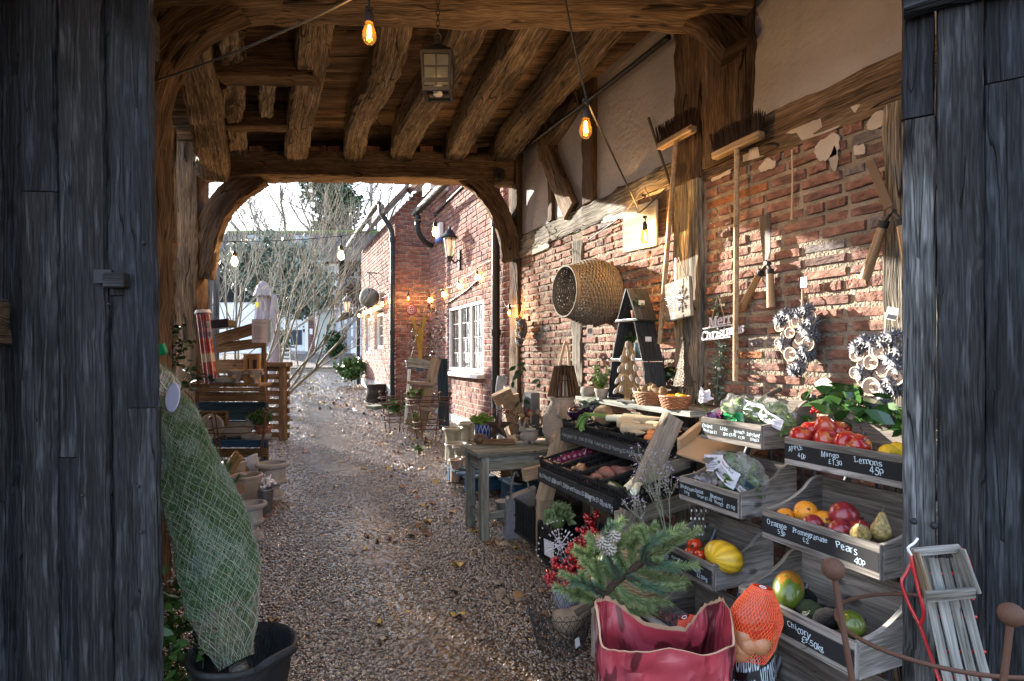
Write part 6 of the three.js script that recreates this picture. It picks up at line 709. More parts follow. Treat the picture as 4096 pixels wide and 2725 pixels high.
// ---------- timber vegetable stand ----------
const chalk = (w, h, lines, bg = '#141518', fg = '#b9cdd8') => canvas(w, h, (x) => { x.fillStyle = bg; x.fillRect(0, 0, w, h); x.fillStyle = fg; for (let [s, px_, py, size, rot = 0] of lines) { x.save(); x.translate(px_ * w, py * h); x.rotate(rot); size *= 1.15; x.font = `${size}px ${s.length % 2 ? 'sans-serif' : 'serif'}`; let k = 0, cx = 0; for (const ch of s) { const j = hs(k++, s.length, size); x.save(); x.translate(cx, (j - 0.5) * size * 0.22); x.rotate((j - 0.5) * 0.4 - 0.05); x.scale(0.8 + 0.35 * hs(k, 7, size), 0.85 + 0.4 * j); x.fillText(ch, 0, 0); x.strokeStyle = fg; x.lineWidth = 0.8; x.strokeText(ch, 0, 0); x.restore(); cx += x.measureText(ch).width * 0.92; } x.restore(); } });
const chalkM = t => mat([1, 1, 1], 0.85, { map: t });
const ZA = -3.3, ZB = -2.25; // the stand's two ends along the wall
{
  const t = T('vegetable_stand', 'stepped timber stand holding black vegetable crates', 'stand');
  const pl = (n, a, b, w, h, m = sawnGrey, o = {}) => M(t, n, plank(V(...a), V(...b), w, h, o), m), up = V(0, 0, 1);
  for (let i = 0; i < 3; i++) pl('shelf_board', [1.99 + i * 0.1, 1.495, ZA - 0.08], [1.99 + i * 0.1, 1.495, ZB + 0.02], 0.095, 0.03, shelfGrey, { rough: 0.003 });
  for (const [z, m] of [[ZB + 0.03, sawnGrey], [ZA + 0.02, sawn]]) { const fx = m === sawn ? 1.65 : 1.42, fy = m === sawn ? 0.84 : 0.76; pl('front_leg', m === sawn ? [1.78, 1.27, z] : [1.83, 1.49, z], [fx, fy, z], 0.045, 0.11, m, { up: V(1, 0, 0) }); pl('foot', [fx, fy + 0.01, z], [fx, groundY(z), z], 0.045, 0.1, m, { up: V(1, 0, 0) }); pl('back_post', [2.08, 1.478, z], [2.08, groundY(z), z], 0.045, 0.14, m, { up: V(1, 0, 0) }); pl('bearer', [1.5, 1.02, z], [2.1, 1.1, z], 0.04, 0.08, m); pl('bearer', [1.7, 1.22, z], [2.1, 1.28, z], 0.04, 0.08, m); }
  const board = (x, y, za, zb, tx) => { pl('price_rail', [x, y - 0.045, za], [x, y - 0.045, zb], 0.022, 0.085, tarred[3], { rough: 0.0008 }); const o = M(t, 'chalk_strip', new THREE.PlaneGeometry(zb - za - 0.01, 0.072), chalkM(tx), V(x - 0.0135, y - 0.045, (za + zb) / 2), [0, WF, 0]); };
  board(1.75, 1.325, ZA + 0.08, ZB + 0.01, chalk(1024, 80, [['Aubergine £1.20', 0.02, 0.6, 26], ['Leeks £3.50kg', 0.24, 0.55, 26], ['Celeriac £2.50', 0.43, 0.6, 26], ['Parsnip £2.40kg', 0.62, 0.6, 26], ['Carrots £1.60kg', 0.82, 0.6, 24]], '#24262a', '#7f8a92'));
  board(1.52, 1.11, ZA + 0.22, ZB - 0.01, chalk(1024, 80, [['Red Onion £1.80kg', 0.02, 0.62, 30], ['Onion £1.50kg', 0.25, 0.6, 30], ['Sweet Potato £2.80kg', 0.44, 0.62, 30], ['Courgette £3.50', 0.68, 0.58, 28], ['Leek 95p', 0.88, 0.66, 28]], '#17181b', '#aab4ba'));
}
function latticeCrate(label, pos, ry, L, Wd, H, tilt = 0, group = 'black plastic vegetable crates') { // L along local x, Wd along local z
  const t = T('vegetable_crate', label, 'crate', pos, ry, group); t.rotation.order = 'YXZ'; t.rotation.x = tilt;
  const wall = (len, isX) => { const q = [bx(len, 0.016, 0.012, 0, H - 0.008, 0), bx(len, 0.012, 0.008, 0, H * 0.5, 0), bx(len, 0.02, 0.01, 0, 0.01, 0)], n = Math.max(6, Math.round(len / 0.026)); for (let i = 0; i <= n; i++) q.push(bx(i % 5 ? 0.006 : 0.014, H, 0.008, -len / 2 + len * i / n, H / 2, 0)); return q; };
  M(t, 'side_wall', merge(wall(L, true).map(g => tr(g, 0, 0, Wd / 2))), blackPlastic); M(t, 'side_wall', merge(wall(L, true).map(g => tr(g, 0, 0, -Wd / 2))), blackPlastic); M(t, 'end_wall', merge(wall(Wd).map(g => tr(g, L / 2, 0, 0, 0, Math.PI / 2))), blackPlastic); M(t, 'end_wall', merge(wall(Wd).map(g => tr(g, -L / 2, 0, 0, 0, Math.PI / 2))), blackPlastic);
  const fl = []; for (let i = 0; i < 10; i++) fl.push(bx(L, 0.006, 0.012, 0, 0.006, -Wd / 2 + Wd * (i + 0.5) / 10)); for (let i = 0; i < 8; i++) fl.push(bx(0.012, 0.005, Wd, -L / 2 + L * (i + 0.5) / 8, 0.004, 0)); M(t, 'floor_grid', merge(fl), blackPlastic); for (const sx_ of [-1, 1]) M(t, 'corner_grip', merge([bx(0.03, 0.02, 0.02, sx_ * L / 2.3, H + 0.008, Wd / 2), bx(0.03, 0.02, 0.02, sx_ * L / 2.3, H + 0.008, -Wd / 2)]), blackPlastic); return t;
}
const crateLbl = ['black crate holding aubergine on upper vegetable tier', 'black crate of leeks and celeriac on upper vegetable tier', 'black crate of parsnips on upper vegetable tier', 'black crate of carrots at right end of upper tier', 'black crate of red onions on lower vegetable tier', 'black crate with few brown onions on lower tier', 'black crate of sweet potatoes on lower vegetable tier', 'black crate of leeks and courgette at right of lower tier'];
for (let i = 0; i < 4; i++) latticeCrate(crateLbl[i], V(1.9, 1.305, -3.08 + i * 0.245), WF, 0.235, 0.28, 0.085, 0.16);
for (let i = 0; i < 4; i++) latticeCrate(crateLbl[4 + i], V(1.74, 1.115, -2.96 + i * 0.225), WF, 0.215, 0.42, 0.09, 0.2);
const cr0 = latticeCrate('deep black crate on ground beside the table leg', V(1.79, groundY(-3.57) + 0.06, -3.57), WF, 0.46, 0.36, 0.24);
latticeCrate('deep black crate of cabbage on ground under stand', V(1.78, groundY(-3.06) + 0.05, -3.04), WF, 0.44, 0.36, 0.22);
one('wood_block', 'small wooden block propping up the deep black crate', 'block', cbox(0.06, 0.12, 0.08, 0.004), sawn, onG(1.66, -3.6, 0.0));
one('torn_label', 'torn white label stuck on the deep crate of cabbage', 'label', new THREE.PlaneGeometry(0.13, 0.1), paper, V(1.592, groundY(-3.06) + 0.15, -3.1), [0, WF, 0.1]);
// vegetables
const veg = (name, label, cat, g, m, p, rot, group) => one(name, label, cat, g, m, p, rot, group);
const aub = mat([0.025, 0.008, 0.03], 0.12, { clearcoat: 1 }), parsnip = mat([0.68, 0.56, 0.36], 0.7, { map: NF }), carrotM = mat([0.66, 0.22, 0.06], 0.6), sweet = mat([0.42, 0.20, 0.16], 0.75, { map: NF, bumpMap: NBF, bumpScale: 0.004 }), redOn = mat([0.16, 0.02, 0.06], 0.3, { clearcoat: 0.5 }), onion = mat([0.46, 0.24, 0.10], 0.4, { map: NF }), courg = mat([0.03, 0.09, 0.025], 0.35, { map: N1 }), leekW = mat([0.72, 0.74, 0.56], 0.5), leekG = mat([0.20, 0.36, 0.10], 0.5);
const tuberG = (len, r, s) => warp(lathe([[0, 0], [r * 0.5, len * 0.06], [r * 0.95, len * 0.25], [r, len * 0.5], [r * 0.8, len * 0.75], [r * 0.4, len * 0.95], [0, len]], 14), r * 0.12, 20, s).translate(0, -len / 2, 0), taper = (len, r) => lathe([[0, 0], [r * 0.7, 0.006], [r, 0.02], [r * 0.85, len * 0.25], [r * 0.5, len * 0.6], [r * 0.18, len * 0.95], [0, len]], 14).translate(0, -len / 2, 0);
veg('aubergine', 'glossy dark purple aubergine in upper tier crate', 'aubergine', tuberG(0.2, 0.052, 2), aub, PX(1330, 950, 1.85), [1.3, 0, 1.15]);
{ const t = T('salad_bag', 'purple printed bag of greens behind the aubergine', 'bag', PX(1358, 938, 1.98), WF); M(t, 'bag', warp(new THREE.SphereGeometry(0.09, 20, 14).scale(1, 0.6, 0.7), 0.012, 25), mat([0.13, 0.06, 0.18], 0.25, { clearcoat: 1, map: noiseTex(88, 6, 0.3, 1, 1, 2) })); M(t, 'greens', leafCloud([V(0.07, 0.03, 0.03)], 60, 0.05, 0.06, 3), euca); }
veg('celeriac', 'knobbly cream celeriac root behind the leeks', 'celeriac', warp(new THREE.SphereGeometry(0.065, 20, 14), 0.014, 28), mat([0.46, 0.34, 0.20], 0.9, { map: brickNoise }), PX(1389, 955, 1.9));
{ const t = T('leek_bunch', 'green leek tops spilling over the upper crate edge', 'leeks', PX(1385, 968, 1.8), WF), q = rng(9), l = []; for (let i = 0; i < 12; i++) l.push(timber([[0.08, 0.02, -0.05], [0, 0.02 + 0.02 * q(), 0.02 * q()], [-0.05 - 0.05 * q(), 0.005 + 0.03 * q(), 0.04 + 0.05 * q()], [-0.07 - 0.06 * q(), -0.04 - 0.03 * q(), 0.07 + 0.04 * q()]], 0.022, 0.0025, { n: 8, rough: 0.001, c: 0.0005, wane: 0.2 })); M(t, 'leaves', merge(l), leekG); M(t, 'stems', merge([0, 1].map(i => rod([0.05, 0.02, -0.05 + i * 0.04], [0.2, 0.03, -0.08 + i * 0.04], 0.02, 12))), leekW); }
veg('courgette', 'long green courgette lying over the upper crates', 'courgette', tuberG(0.3, 0.028, 4), courg, PX(1437, 963, 1.88), [1.35, 0, 0.2]);
for (const [i, [u, v, x, l, r, ry]] of [[1450, 974, 1.8, 0.2, 0.034, 0.3], [1478, 965, 1.87, 0.26, 0.036, -0.1], [1474, 985, 1.8, 0.26, 0.034, 0.05], [1492, 975, 1.88, 0.24, 0.032, 0.2], [1500, 988, 1.85, 0.22, 0.03, -0.2], [1465, 996, 1.78, 0.18, 0.03, 0.4]].entries()) { const o = veg('parsnip', ['short fat parsnip leftmost in its crate', 'long cream parsnip lying topmost in its crate', 'long parsnip along front of its crate', 'parsnip at the back of parsnip crate', 'slim parsnip nearest the carrots', 'parsnip low in crate against its front'][i], 'parsnip', taper(l, r), parsnip, PX(u, v, x), [1.57, 0, 0], 'parsnips'); o.rotation.set(1.45, 0, ry - 0.3); }
for (const [i, [u, v, x]] of [[1520, 985, 1.85], [1512, 1000, 1.8], [1525, 1000, 1.83], [1517, 1010, 1.8], [1532, 993, 1.9]].entries()) { const o = veg('carrot', ['topmost carrot beside the parsnips', 'carrot at front left of carrot crate', 'carrot at front right of carrot crate', 'lowest carrot against crate front', 'carrot farthest back in its crate'][i], 'carrot', taper(0.17, 0.022), carrotM, PX(u, v, x), [1.5, 0, 0.4 - i * 0.25], 'carrots in upper tier crate'); }
{ const q = rng(12), g = warp(new THREE.SphereGeometry(0.034, 16, 12), 0.003, 20); const g2 = lathe([[0, -0.034], [0.02, -0.03], [0.034, -0.005], [0.03, 0.018], [0.008, 0.034], [0.005, 0.055], [0, 0.056]], 16); for (let i = 0; i < 16; i++) { const u = 1272 + 85 * ((i % 8) / 7) + q() * 6, x = 1.62 + 0.22 * ((i % 8) / 7) + (i > 7 ? 0.03 : 0), v = 1068 - (u - 1272) * 0.26 + (i > 7 ? 6 : -4); veg('red_onion', `${['first', 'second', 'third', 'fourth', 'fifth', 'sixth', 'seventh', 'eighth'][i % 8]} red onion back from the ${i > 7 ? 'near lower' : 'upper'} row of its crate`, 'red onion', g2, redOn, PX(u, v, x), [q() * 3, q() * 3, q() * 3], 'red onions'); } }
for (const [i, [u, v]] of [[1325, 1086], [1309, 1094], [1337, 1080]].entries()) veg('brown_onion', ['middle brown onion of three', 'brown onion nearest the red onions', 'brown onion nearest the sweet potatoes'][i], 'onion', lathe([[0, -0.034], [0.022, -0.03], [0.035, -0.004], [0.03, 0.02], [0.006, 0.036], [0, 0.05]], 18), onion, PX(u, v, 1.63), [0.4, i, 0.3], 'brown onions');
for (const [i, [u, v, x, l, r, a]] of [[1375, 1105, 1.6, 0.16, 0.036, 0.3], [1393, 1090, 1.68, 0.19, 0.042, 0.1], [1420, 1087, 1.75, 0.16, 0.036, -0.2], [1438, 1086, 1.8, 0.13, 0.03, -0.9], [1355, 1110, 1.58, 0.1, 0.026, 0.6]].entries()) veg('sweet_potato', ['sweet potato lying at crate front', 'largest sweet potato, topmost in lower crate', 'sweet potato behind the largest one', 'small upright sweet potato at crate back', 'smallest sweet potato at left of crate'][i], 'sweet potato', tuberG(l, r, i), sweet, PX(u, v, x), [1.5, 0.2, a], 'sweet potatoes');
veg('courgette', 'dark striped courgette at front of lower crate', 'courgette', tuberG(0.2, 0.026, 7), courg, PX(1414, 1122, 1.56), [1.5, 0, 0.1]);
for (const [i, [a, b, c, d]] of [[1436, 1130, 1500, 1072], [1458, 1132, 1494, 1086]].entries()) { const A = PX(a, b, 1.54), B = PX(c, d, 1.78), t = T('leek', ['long leek with green top in lower crate', 'shorter white leek beside the zinc coloured crate edge'][i].replace('zinc coloured ', ''), 'leek', V(0, 0, 0), 0, 'leeks'); M(t, 'white_shaft', rod(A, A.clone().lerp(B, 0.55), 0.017, 14, 0.02), leekW); M(t, 'green_top', rod(A.clone().lerp(B, 0.55), B, 0.02, 12, 0.024), leekG); }
{ const t = T('cabbage', 'pale green loose leaved cabbage in the ground crate', 'cabbage', PX(1280, 1192, 1.74)); const q = rng(31), l = []; for (let i = 0; i < 46; i++) { const g = new THREE.PlaneGeometry(0.09, 0.09, 6, 6), p = g.attributes.position; for (let k = 0; k < p.count; k++) { const x = p.getX(k) / 0.045, y = p.getY(k) / 0.045, rr2 = Math.hypot(x, y); p.setXYZ(k, x * 0.045 * (1 - 0.15 * rr2), y * 0.045, 0.02 * rr2 * rr2 + 0.008 * Math.sin(Math.atan2(y, x) * 7) * rr2); } g.computeVertexNormals(); const a = q() * 6.283, e = q() * 1.4; l.push(tr(g, 0.09 * Math.cos(a) * Math.cos(e), 0.06 * Math.sin(e), 0.09 * Math.sin(a) * Math.cos(e), -e, 1.57 - a, 0)); } M(t, 'leaves', merge(l), mat([0.42, 0.56, 0.26], 0.6, { map: N1 })); M(t, 'heart', warp(ball(0.07, 16), 0.01, 20), leafPale); }
console.log('veg');

// ---------- sloping crate stands with fruit ----------
const TOPY = 1.5;
function fruitCrate(label, xf, za, zb, y, lines, tex_) { const L = zb - za, dp = 0.3, hf = 0.1, hb = 0.19, t = T('wooden_crate', label, 'crate', V(xf, y - hf, (za + zb) / 2), WF, 'sloping wooden display crates');
  const f = M(t, 'front_board', tr(cbox(L, hf, 0.014, 0.002, 0), 0, hf / 2, -0.007), crateWood); M(f, 'chalkboard', new THREE.PlaneGeometry(L * 0.985, hf * 0.56).translate(0, hf * 0.5, 0.002), chalkM(chalk(1024, Math.round(1024 * hf * 0.56 / (L * 0.985)), lines)));
  M(t, 'back_board', tr(cbox(L, hb, 0.012, 0.002, 0), 0, hb / 2, -dp + 0.006), crateIn); M(t, 'floor_board', tr(cbox(L - 0.02, 0.01, dp - 0.03, 0.001, 0), 0, 0.008, -dp / 2), crateIn);
  const sh = new THREE.Shape(); sh.moveTo(0, 0); sh.lineTo(dp, 0); sh.lineTo(dp, hb - 0.02); sh.bezierCurveTo(dp - 0.01, hb + 0.015, dp - 0.07, hb + 0.01, dp * 0.62, hb * 0.8); sh.bezierCurveTo(dp * 0.45, hb * 0.66, dp * 0.3, hf * 1.02, 0, hf); const sg = new THREE.ExtrudeGeometry(sh, { depth: 0.012, bevelEnabled: true, bevelSize: 0.0015, bevelThickness: 0.0015, bevelSegments: 1, curveSegments: 8 }).translate(0, 0, -0.006).rotateY(Math.PI / 2);
  for (const s of [-1, 1]) M(t, 'side_board', uvp(sg.clone().translate(s * (L / 2 - 0.004), 0, -0.0145), 2), crateWood); return t; }
const CL = [[1.85, -2.05, -1.70, 1.507, 'wooden crate of bagged salad, topmost on left stand', [['Cooked', 0.02, 0.38, 52, 0.05], ['Beetroot £1', 0.05, 0.75, 44, 0.05], ['Little', 0.35, 0.42, 50], ['Gem £1.30', 0.4, 0.78, 44], ['Spinach', 0.58, 0.5, 50, -0.05], ['£1.80', 0.66, 0.85, 40], ['Babyleaf', 0.79, 0.5, 46], ['120g £2', 0.84, 0.84, 40]]],
[1.68, -2.0, -1.655, 1.255, 'wooden crate of salad packets, second down on left stand', [['Mushroom', 0.02, 0.42, 50, 0.05], ['250g', 0.1, 0.8, 40], ['Spring', 0.3, 0.42, 46], ['Onion £1.10', 0.34, 0.78, 44], ['Beetroot', 0.56, 0.45, 52, 0.06], ['Bunch', 0.64, 0.84, 48], ['£1.90', 0.83, 0.84, 52]]],
[1.55, -1.995, -1.655, 0.994, 'wooden crate with melon and tomatoes on left stand', [['Tomatoes', 0.03, 0.45, 46, 0.1], ['£3.50', 0.12, 0.85, 44], ['Asparagus', 0.3, 0.45, 44], ['£5.00', 0.36, 0.85, 40], ['Fennel', 0.62, 0.5, 60, 0.05], ['£3.50kg', 0.76, 0.88, 48]]],
[1.42, -1.94, -1.6, 0.735, 'wooden crate with grapes and net bag, lowest on left stand', [['Grapes', 0.1, 0.5, 50], ['Satsumas', 0.5, 0.6, 50]]]];
const CR = [[1.75, -1.502, -1.064, 1.493, 'wooden crate of red apples and lemons on right stand', [['APPLE', 0.04, 0.5, 50, -0.2], ['40p', 0.13, 0.78, 46], ['Mango', 0.34, 0.42, 50], ['£1.30', 0.41, 0.8, 46], ['Lemons', 0.62, 0.42, 54], ['45p', 0.74, 0.85, 60]]],
[1.58, -1.449, -1.036, 1.26, 'wooden crate of oranges pomegranates and pears', [['Orange', 0.05, 0.45, 54], ['55p', 0.16, 0.82, 46], ['Promegranate', 0.3, 0.4, 44], ['£2', 0.4, 0.8, 46], ['Pears', 0.68, 0.5, 66], ['40p', 0.82, 0.9, 52]]],
[1.45, -1.43, -1.017, 1.02, 'wooden crate of mangoes and avocados on right stand', [['Apricot', 0.14, 0.42, 46], ['£5.50kg', 0.14, 0.84, 42], ['Chicory', 0.48, 0.5, 54], ['£3.50kg', 0.6, 0.88, 50]]],
[1.32, -1.42, -1.0, 0.78, 'empty wooden crate, lowest on right stand', []]];
for (const [xf, za, zb, y, lb, ln] of [...CL, ...CR]) fruitCrate(lb, xf, za, zb, y, ln);
for (const [lb, za, zb, x0, y0, x1] of [['dark tubular steel rack under left wooden crates', -1.95, -1.72, 2.18, 1.62, 1.5], ['dark tubular steel rack under right wooden crates', -1.4, -1.12, 2.1, 1.6, 1.38]]) { const t = T('crate_rack', lb, 'rack'), st = mat([0.11, 0.11, 0.125], 0.45, { metalness: 0.6 }); for (const z of [za, zb]) { M(t, 'front_leg', rod([x0, y0, z], [x1, groundY(z), z], 0.012, 10), st); M(t, 'rear_leg', rod([x0, y0, z], [2.2, groundY(z), z], 0.01, 10), st); } for (const [k, y] of [[0, 1.4], [0.17, 1.15], [0.3, 0.89], [0.43, 0.63]]) M(t, 'cross_bar', rod([x0 - 0.1 - k, y - 0.02, za - 0.05], [x0 - 0.1 - k, y - 0.02, zb + 0.05], 0.008, 8), st); }
// fruit
const appleM = mat([1, 1, 1], 0.25, { clearcoat: 0.6, map: tex(128, 64, (x, y) => { const n = fb(x * 16, y * 3, 16, 3, 301, 3), m = fb(x * 3, y * 2, 3, 2, 303, 2); const k = Math.min(1, Math.max(0, (m - 0.4) * 4)) * (0.35 + n * 0.9); return [0.66 + 0.16 * k, 0.13 + 0.48 * k, 0.13 + 0.16 * k]; }) }), orangeM = mat([0.80, 0.30, 0.015], 0.4, { bumpMap: NBF, bumpScale: 0.002, clearcoat: 0.3 }), lemonM = mat([0.80, 0.52, 0.02], 0.4, { bumpMap: NBF, bumpScale: 0.002 }), pomM = mat([0.34, 0.025, 0.035], 0.3, { map: N1, clearcoat: 0.4 }), pearM = mat([0.72, 0.55, 0.2], 0.5, { map: noiseTex(91, 12, 0.4, 1, 2, 4) }), avoM = mat([0.02, 0.018, 0.02], 0.7, { specularIntensity: 0.4, bumpMap: NBF, bumpScale: 0.01 }), mangoM = mat([1, 1, 1], 0.3, { clearcoat: 0.4, map: tex(64, 64, (x, y) => { const k = fb(x * 2, y * 2, 2, 2, 311, 3); return k > 0.5 ? [0.30, 0.36, 0.10] : [0.66 - 0.3 * k, 0.36, 0.10]; }) }), melonM = mat([0.78, 0.50, 0.03], 0.4, { map: tex(128, 32, (x, y) => 0.9 + 0.08 * Math.sin(x * 75.4) + 0.1 * (fb(x * 8, y * 4, 8, 4, 5, 3) - 0.5), true) });
const appleG = lathe([[0, -0.03], [0.012, -0.034], [0.03, -0.026], [0.041, 0], [0.038, 0.02], [0.022, 0.034], [0.01, 0.032], [0, 0.022]], 24), stalkG = rod([0, 0.02, 0], [0.004, 0.045, 0], 0.0016, 5);
[[1844, 1006, 1.8], [1868, 993, 1.86], [1900, 983, 1.86], [1932, 996, 1.9], [1901, 1012, 1.8], [1948, 1019, 1.8], [1975, 1026, 1.82], [1880, 1020, 1.86], [1925, 1022, 1.87]].forEach(([u, v, x], i) => { const t = T('apple', ['leftmost red apple in the apple crate', 'apple between leftmost and topmost apples', 'topmost red apple of the heap', 'apple tucked behind right of topmost apple', 'streaked apple below the topmost one', 'apple showing its stalk end at front', 'small apple at right end of heap', 'apple hidden low behind crate front', 'apple wedged behind the stalk end one'][i], 'apple', PX(u, v, x), 0, 'red apples'); M(t, 'flesh', appleG, appleM); M(t, 'stalk', stalkG, barkDark); t.rotation.set([0.3, -0.4, 0.2, 0.8, 1.2, 1.3, 0.9, 0, 0.4][i], i * 1.3, 0.3 * (i % 3)); });
const lemG = lathe([[0, -0.045], [0.006, -0.04], [0.022, -0.028], [0.03, 0], [0.022, 0.028], [0.006, 0.04], [0, 0.045]], 20); [[2046, 1044, 1.8], [2072, 1040, 1.85], [2060, 1054, 1.82]].forEach(([u, v, x], i) => one('lemon', ['front lemon at right end of apple crate', 'lemon behind the front lemon', 'lemon lying low by crate end'][i], 'lemon', lemG, lemonM, PX(u, v, x), [1.2, i, 0.8], 'lemons'));
[[1808, 1192, 1.64, 0.033], [1855, 1179, 1.67, 0.038], [1896, 1202, 1.68, 0.037]].forEach(([u, v, x, r], i) => { const t = T('orange', ['orange at left end of its crate', 'largest orange, topmost in its crate', 'orange wedged beside the big pomegranate'][i], 'orange', PX(u, v, x), 0, 'oranges'); M(t, 'peel', ball(r, 24), orangeM); M(t, 'navel', tr(ball(0.005, 8), -r * 0.5, r * 0.5, r * 0.68), deadLeaf); });
[[1871, 1209, 1.62, 0.034], [1942, 1188, 1.69, 0.045], [1934, 1223, 1.63, 0.036], [1978, 1222, 1.68, 0.036]].forEach(([u, v, x, r], i) => { const t = T('pomegranate', ['small pomegranate below the topmost orange', 'big round pomegranate, highest in its crate', 'pomegranate low at crate front', 'pomegranate behind the left pear'][i], 'pomegranate', PX(u, v, x), 0, 'pomegranates'); M(t, 'skin', ball(r, 24), pomM); M(t, 'crown', tr(lathe([[0.006, 0], [0.012, 0.014], [0.01, 0.014]], 6), r * 0.8, -r * 0.1, r * 0.5, 0.4, 0, -1.3), deadLeaf); });
const pearG = lathe([[0, 0], [0.02, 0.002], [0.034, 0.022], [0.033, 0.045], [0.02, 0.072], [0.013, 0.09], [0.008, 0.1], [0, 0.102]], 22); [[1982, 1240, 1.63, [0.5, 0, 0.7]], [2026, 1244, 1.66, [0, 0, -0.12]]].forEach(([u, v, x, r], i) => { const t = T('pear', ['pear lying on its side by the pomegranates', 'upright yellow pear at right end of crate'][i], 'pear', PX(u, v, x), 0, 'pears'); t.scale.setScalar(0.82); M(t, 'flesh', pearG, pearM); M(t, 'stalk', rod([0, 0.1, 0], [0.008, 0.125, 0], 0.002), barkDark); t.rotation.set(...r); });
[[1815, 1358, 1.52, 0.052, 0.5], [1960, 1438, 1.52, 0.04, -0.4]].forEach(([u, v, x, r, a], i) => one('mango', ['large green and red mango behind the net bag', 'green mango half hidden at right of avocados'][i], 'mango', ball(r, 24).scale(1.3, 0.95, 0.9), mangoM, PX(u, v, x), [0, 0.6, a], 'mangoes'));
[[1856, 1379, 1.58], [1838, 1396, 1.52], [1866, 1406, 1.52], [1890, 1414, 1.56], [1903, 1424, 1.52], [1922, 1422, 1.55]].forEach(([u, v, x], i) => one('avocado', ['avocado resting highest beside the mango', 'dark avocado left of the row', 'greenish avocado second in front row', 'avocado at the back of the row', 'avocado fourth along the front', 'rightmost avocado of the row'][i], 'avocado', lathe([[0, -0.04], [0.02, -0.036], [0.032, -0.01], [0.028, 0.015], [0.015, 0.038], [0, 0.045]], 18), i === 2 ? mat([0.05, 0.075, 0.03], 0.45, { bumpMap: NBF, bumpScale: 0.01 }) : avoM, PX(u, v, x), [1.3, i * 1.1, 0.4], 'avocados'));
{ const t = T('melon', 'yellow ribbed melon in the tomato crate', 'melon', PX(1666, 1281, 1.63), WF); t.rotation.z = -0.1; M(t, 'rind', ball(0.06, 32).scale(1.45, 0.98, 0.95).rotateX(1.57), melonM); M(t, 'stem_end', tr(ball(0.008, 8), -0.085, -0.005, 0), deadLeaf); }
const tomM = mat([0.62, 0.05, 0.015], 0.15, { clearcoat: 0.8 }); [[1599, 1254, 1.66, 0.032], [1590, 1272, 1.62, 0.026], [1612, 1278, 1.62, 0.026], [1600, 1288, 1.6, 0.024]].forEach(([u, v, x, r], i) => { const t = T('tomato', ['largest red tomato, highest in its crate', 'tomato below left of the largest', 'tomato beside the melon end', 'tomato low against crate front'][i], 'tomato', PX(u, v, x), 0, 'tomatoes'); M(t, 'skin', ball(r, 20).scale(1, 0.88, 1), tomM); M(t, 'calyx', leafCloud([V(0, r * 0.85, 0)], 8, 0.02, 0.006, i + 3), leafGreen); });
// bagged salad
const clearBag = mat([0.97, 0.98, 0.98], 0.1, { clearcoat: 1, transmission: 0.92, thickness: 0, ior: 1.3 });
function saladBag(label, u, v, x, w, h, rot, inner, print, pc) { const c = PX(u, v, x), t = T('salad_bag', label, 'salad bag', c, WF, 'bags of salad'); t.rotation.z = rot; const g = warp(new THREE.SphereGeometry(1, 30, 22).scale(w * 0.5, h * 0.5, 0.045), 0.014, 30, u); M(t, 'clear_bag', toCreasedNormals(warp(g, 0.007, 70, u + 3), 0.12), clearBag); M(t, 'salad_leaves', leafCloud(blobPts(V(0, -0.01, 0), w * 0.38, h * 0.36, 0.025, 40, u), 130, 0.05, 0.014, u), inner); const pg = new THREE.PlaneGeometry(w * 0.75, h * 0.42, 10, 6), p = pg.attributes.position; for (let i = 0; i < p.count; i++) p.setZ(i, 0.052 - 4 * p.getX(i) ** 2 + 0.004 * sn(p.getX(i) * 40, p.getY(i) * 40, u)); pg.computeVertexNormals(); M(t, 'printed_label', pg.translate(0, pc, 0), print); }
const lblW = mat([1, 1, 1], 0.4, { map: canvas(128, 96, (x, w, h) => { x.fillStyle = '#d9dbe6'; x.fillRect(0, 0, w, h); x.fillStyle = '#33405c'; x.font = 'bold 16px serif'; x.fillText('Mixed leaf', 12, 24); for (let i = 0; i < 6; i++) x.fillRect(12, 36 + i * 9, 60 + (i * 31) % 40, 3); }) }), lblG = mat([0.01, 0.22, 0.07], 0.25, { clearcoat: 1 }), lblN = mat([1, 1, 1], 0.4, { map: canvas(128, 96, (x, w, h) => { x.fillStyle = '#223a44'; x.fillRect(0, 0, w, h); x.fillStyle = '#e6e6ea'; x.fillRect(0, 55, w, 41); x.fillStyle = '#8a2b2b'; x.font = 'bold 20px serif'; x.fillText('SALAD MIX', 6, 84); }) });
saladBag('green based lettuce bag second in topmost left crate', 1700, 945, 1.95, 0.17, 0.15, 0.1, leafMat([0.36, 0.5, 0.2]), lblG, -0.04); saladBag('clear lettuce bag in the middle of topmost left crate', 1748, 950, 1.97, 0.15, 0.14, -0.15, leafMat([0.36, 0.5, 0.2]), lblW, 0.02); saladBag('clear bag with white label at right of topmost left crate', 1790, 955, 1.95, 0.17, 0.12, -0.45, leafMat([0.26, 0.4, 0.12]), lblW, -0.01); saladBag('purple beetroot bag at left end of topmost left crate', 1655, 962, 1.93, 0.08, 0.09, 0.3, mat([0.12, 0.01, 0.07], 0.4), mat([0.2, 0.1, 0.25], 0.3), 0);
saladBag('upright clear mushroom bag in second left crate', 1662, 1080, 1.82, 0.15, 0.17, 0.15, leafMat([0.4, 0.34, 0.26]), lblW, 0.03); saladBag('slanting clear leaf bag in second left crate', 1690, 1092, 1.77, 0.15, 0.19, -0.5, leafGreen, lblW, 0.01); saladBag('dark labelled salad bag at right of second left crate', 1725, 1098, 1.8, 0.17, 0.15, -0.55, leafGreen, lblN, -0.02); saladBag('flat white bag at left of second left crate', 1620, 1112, 1.78, 0.12, 0.07, 0.1, leafMat([0.5, 0.5, 0.55]), lblW, 0);
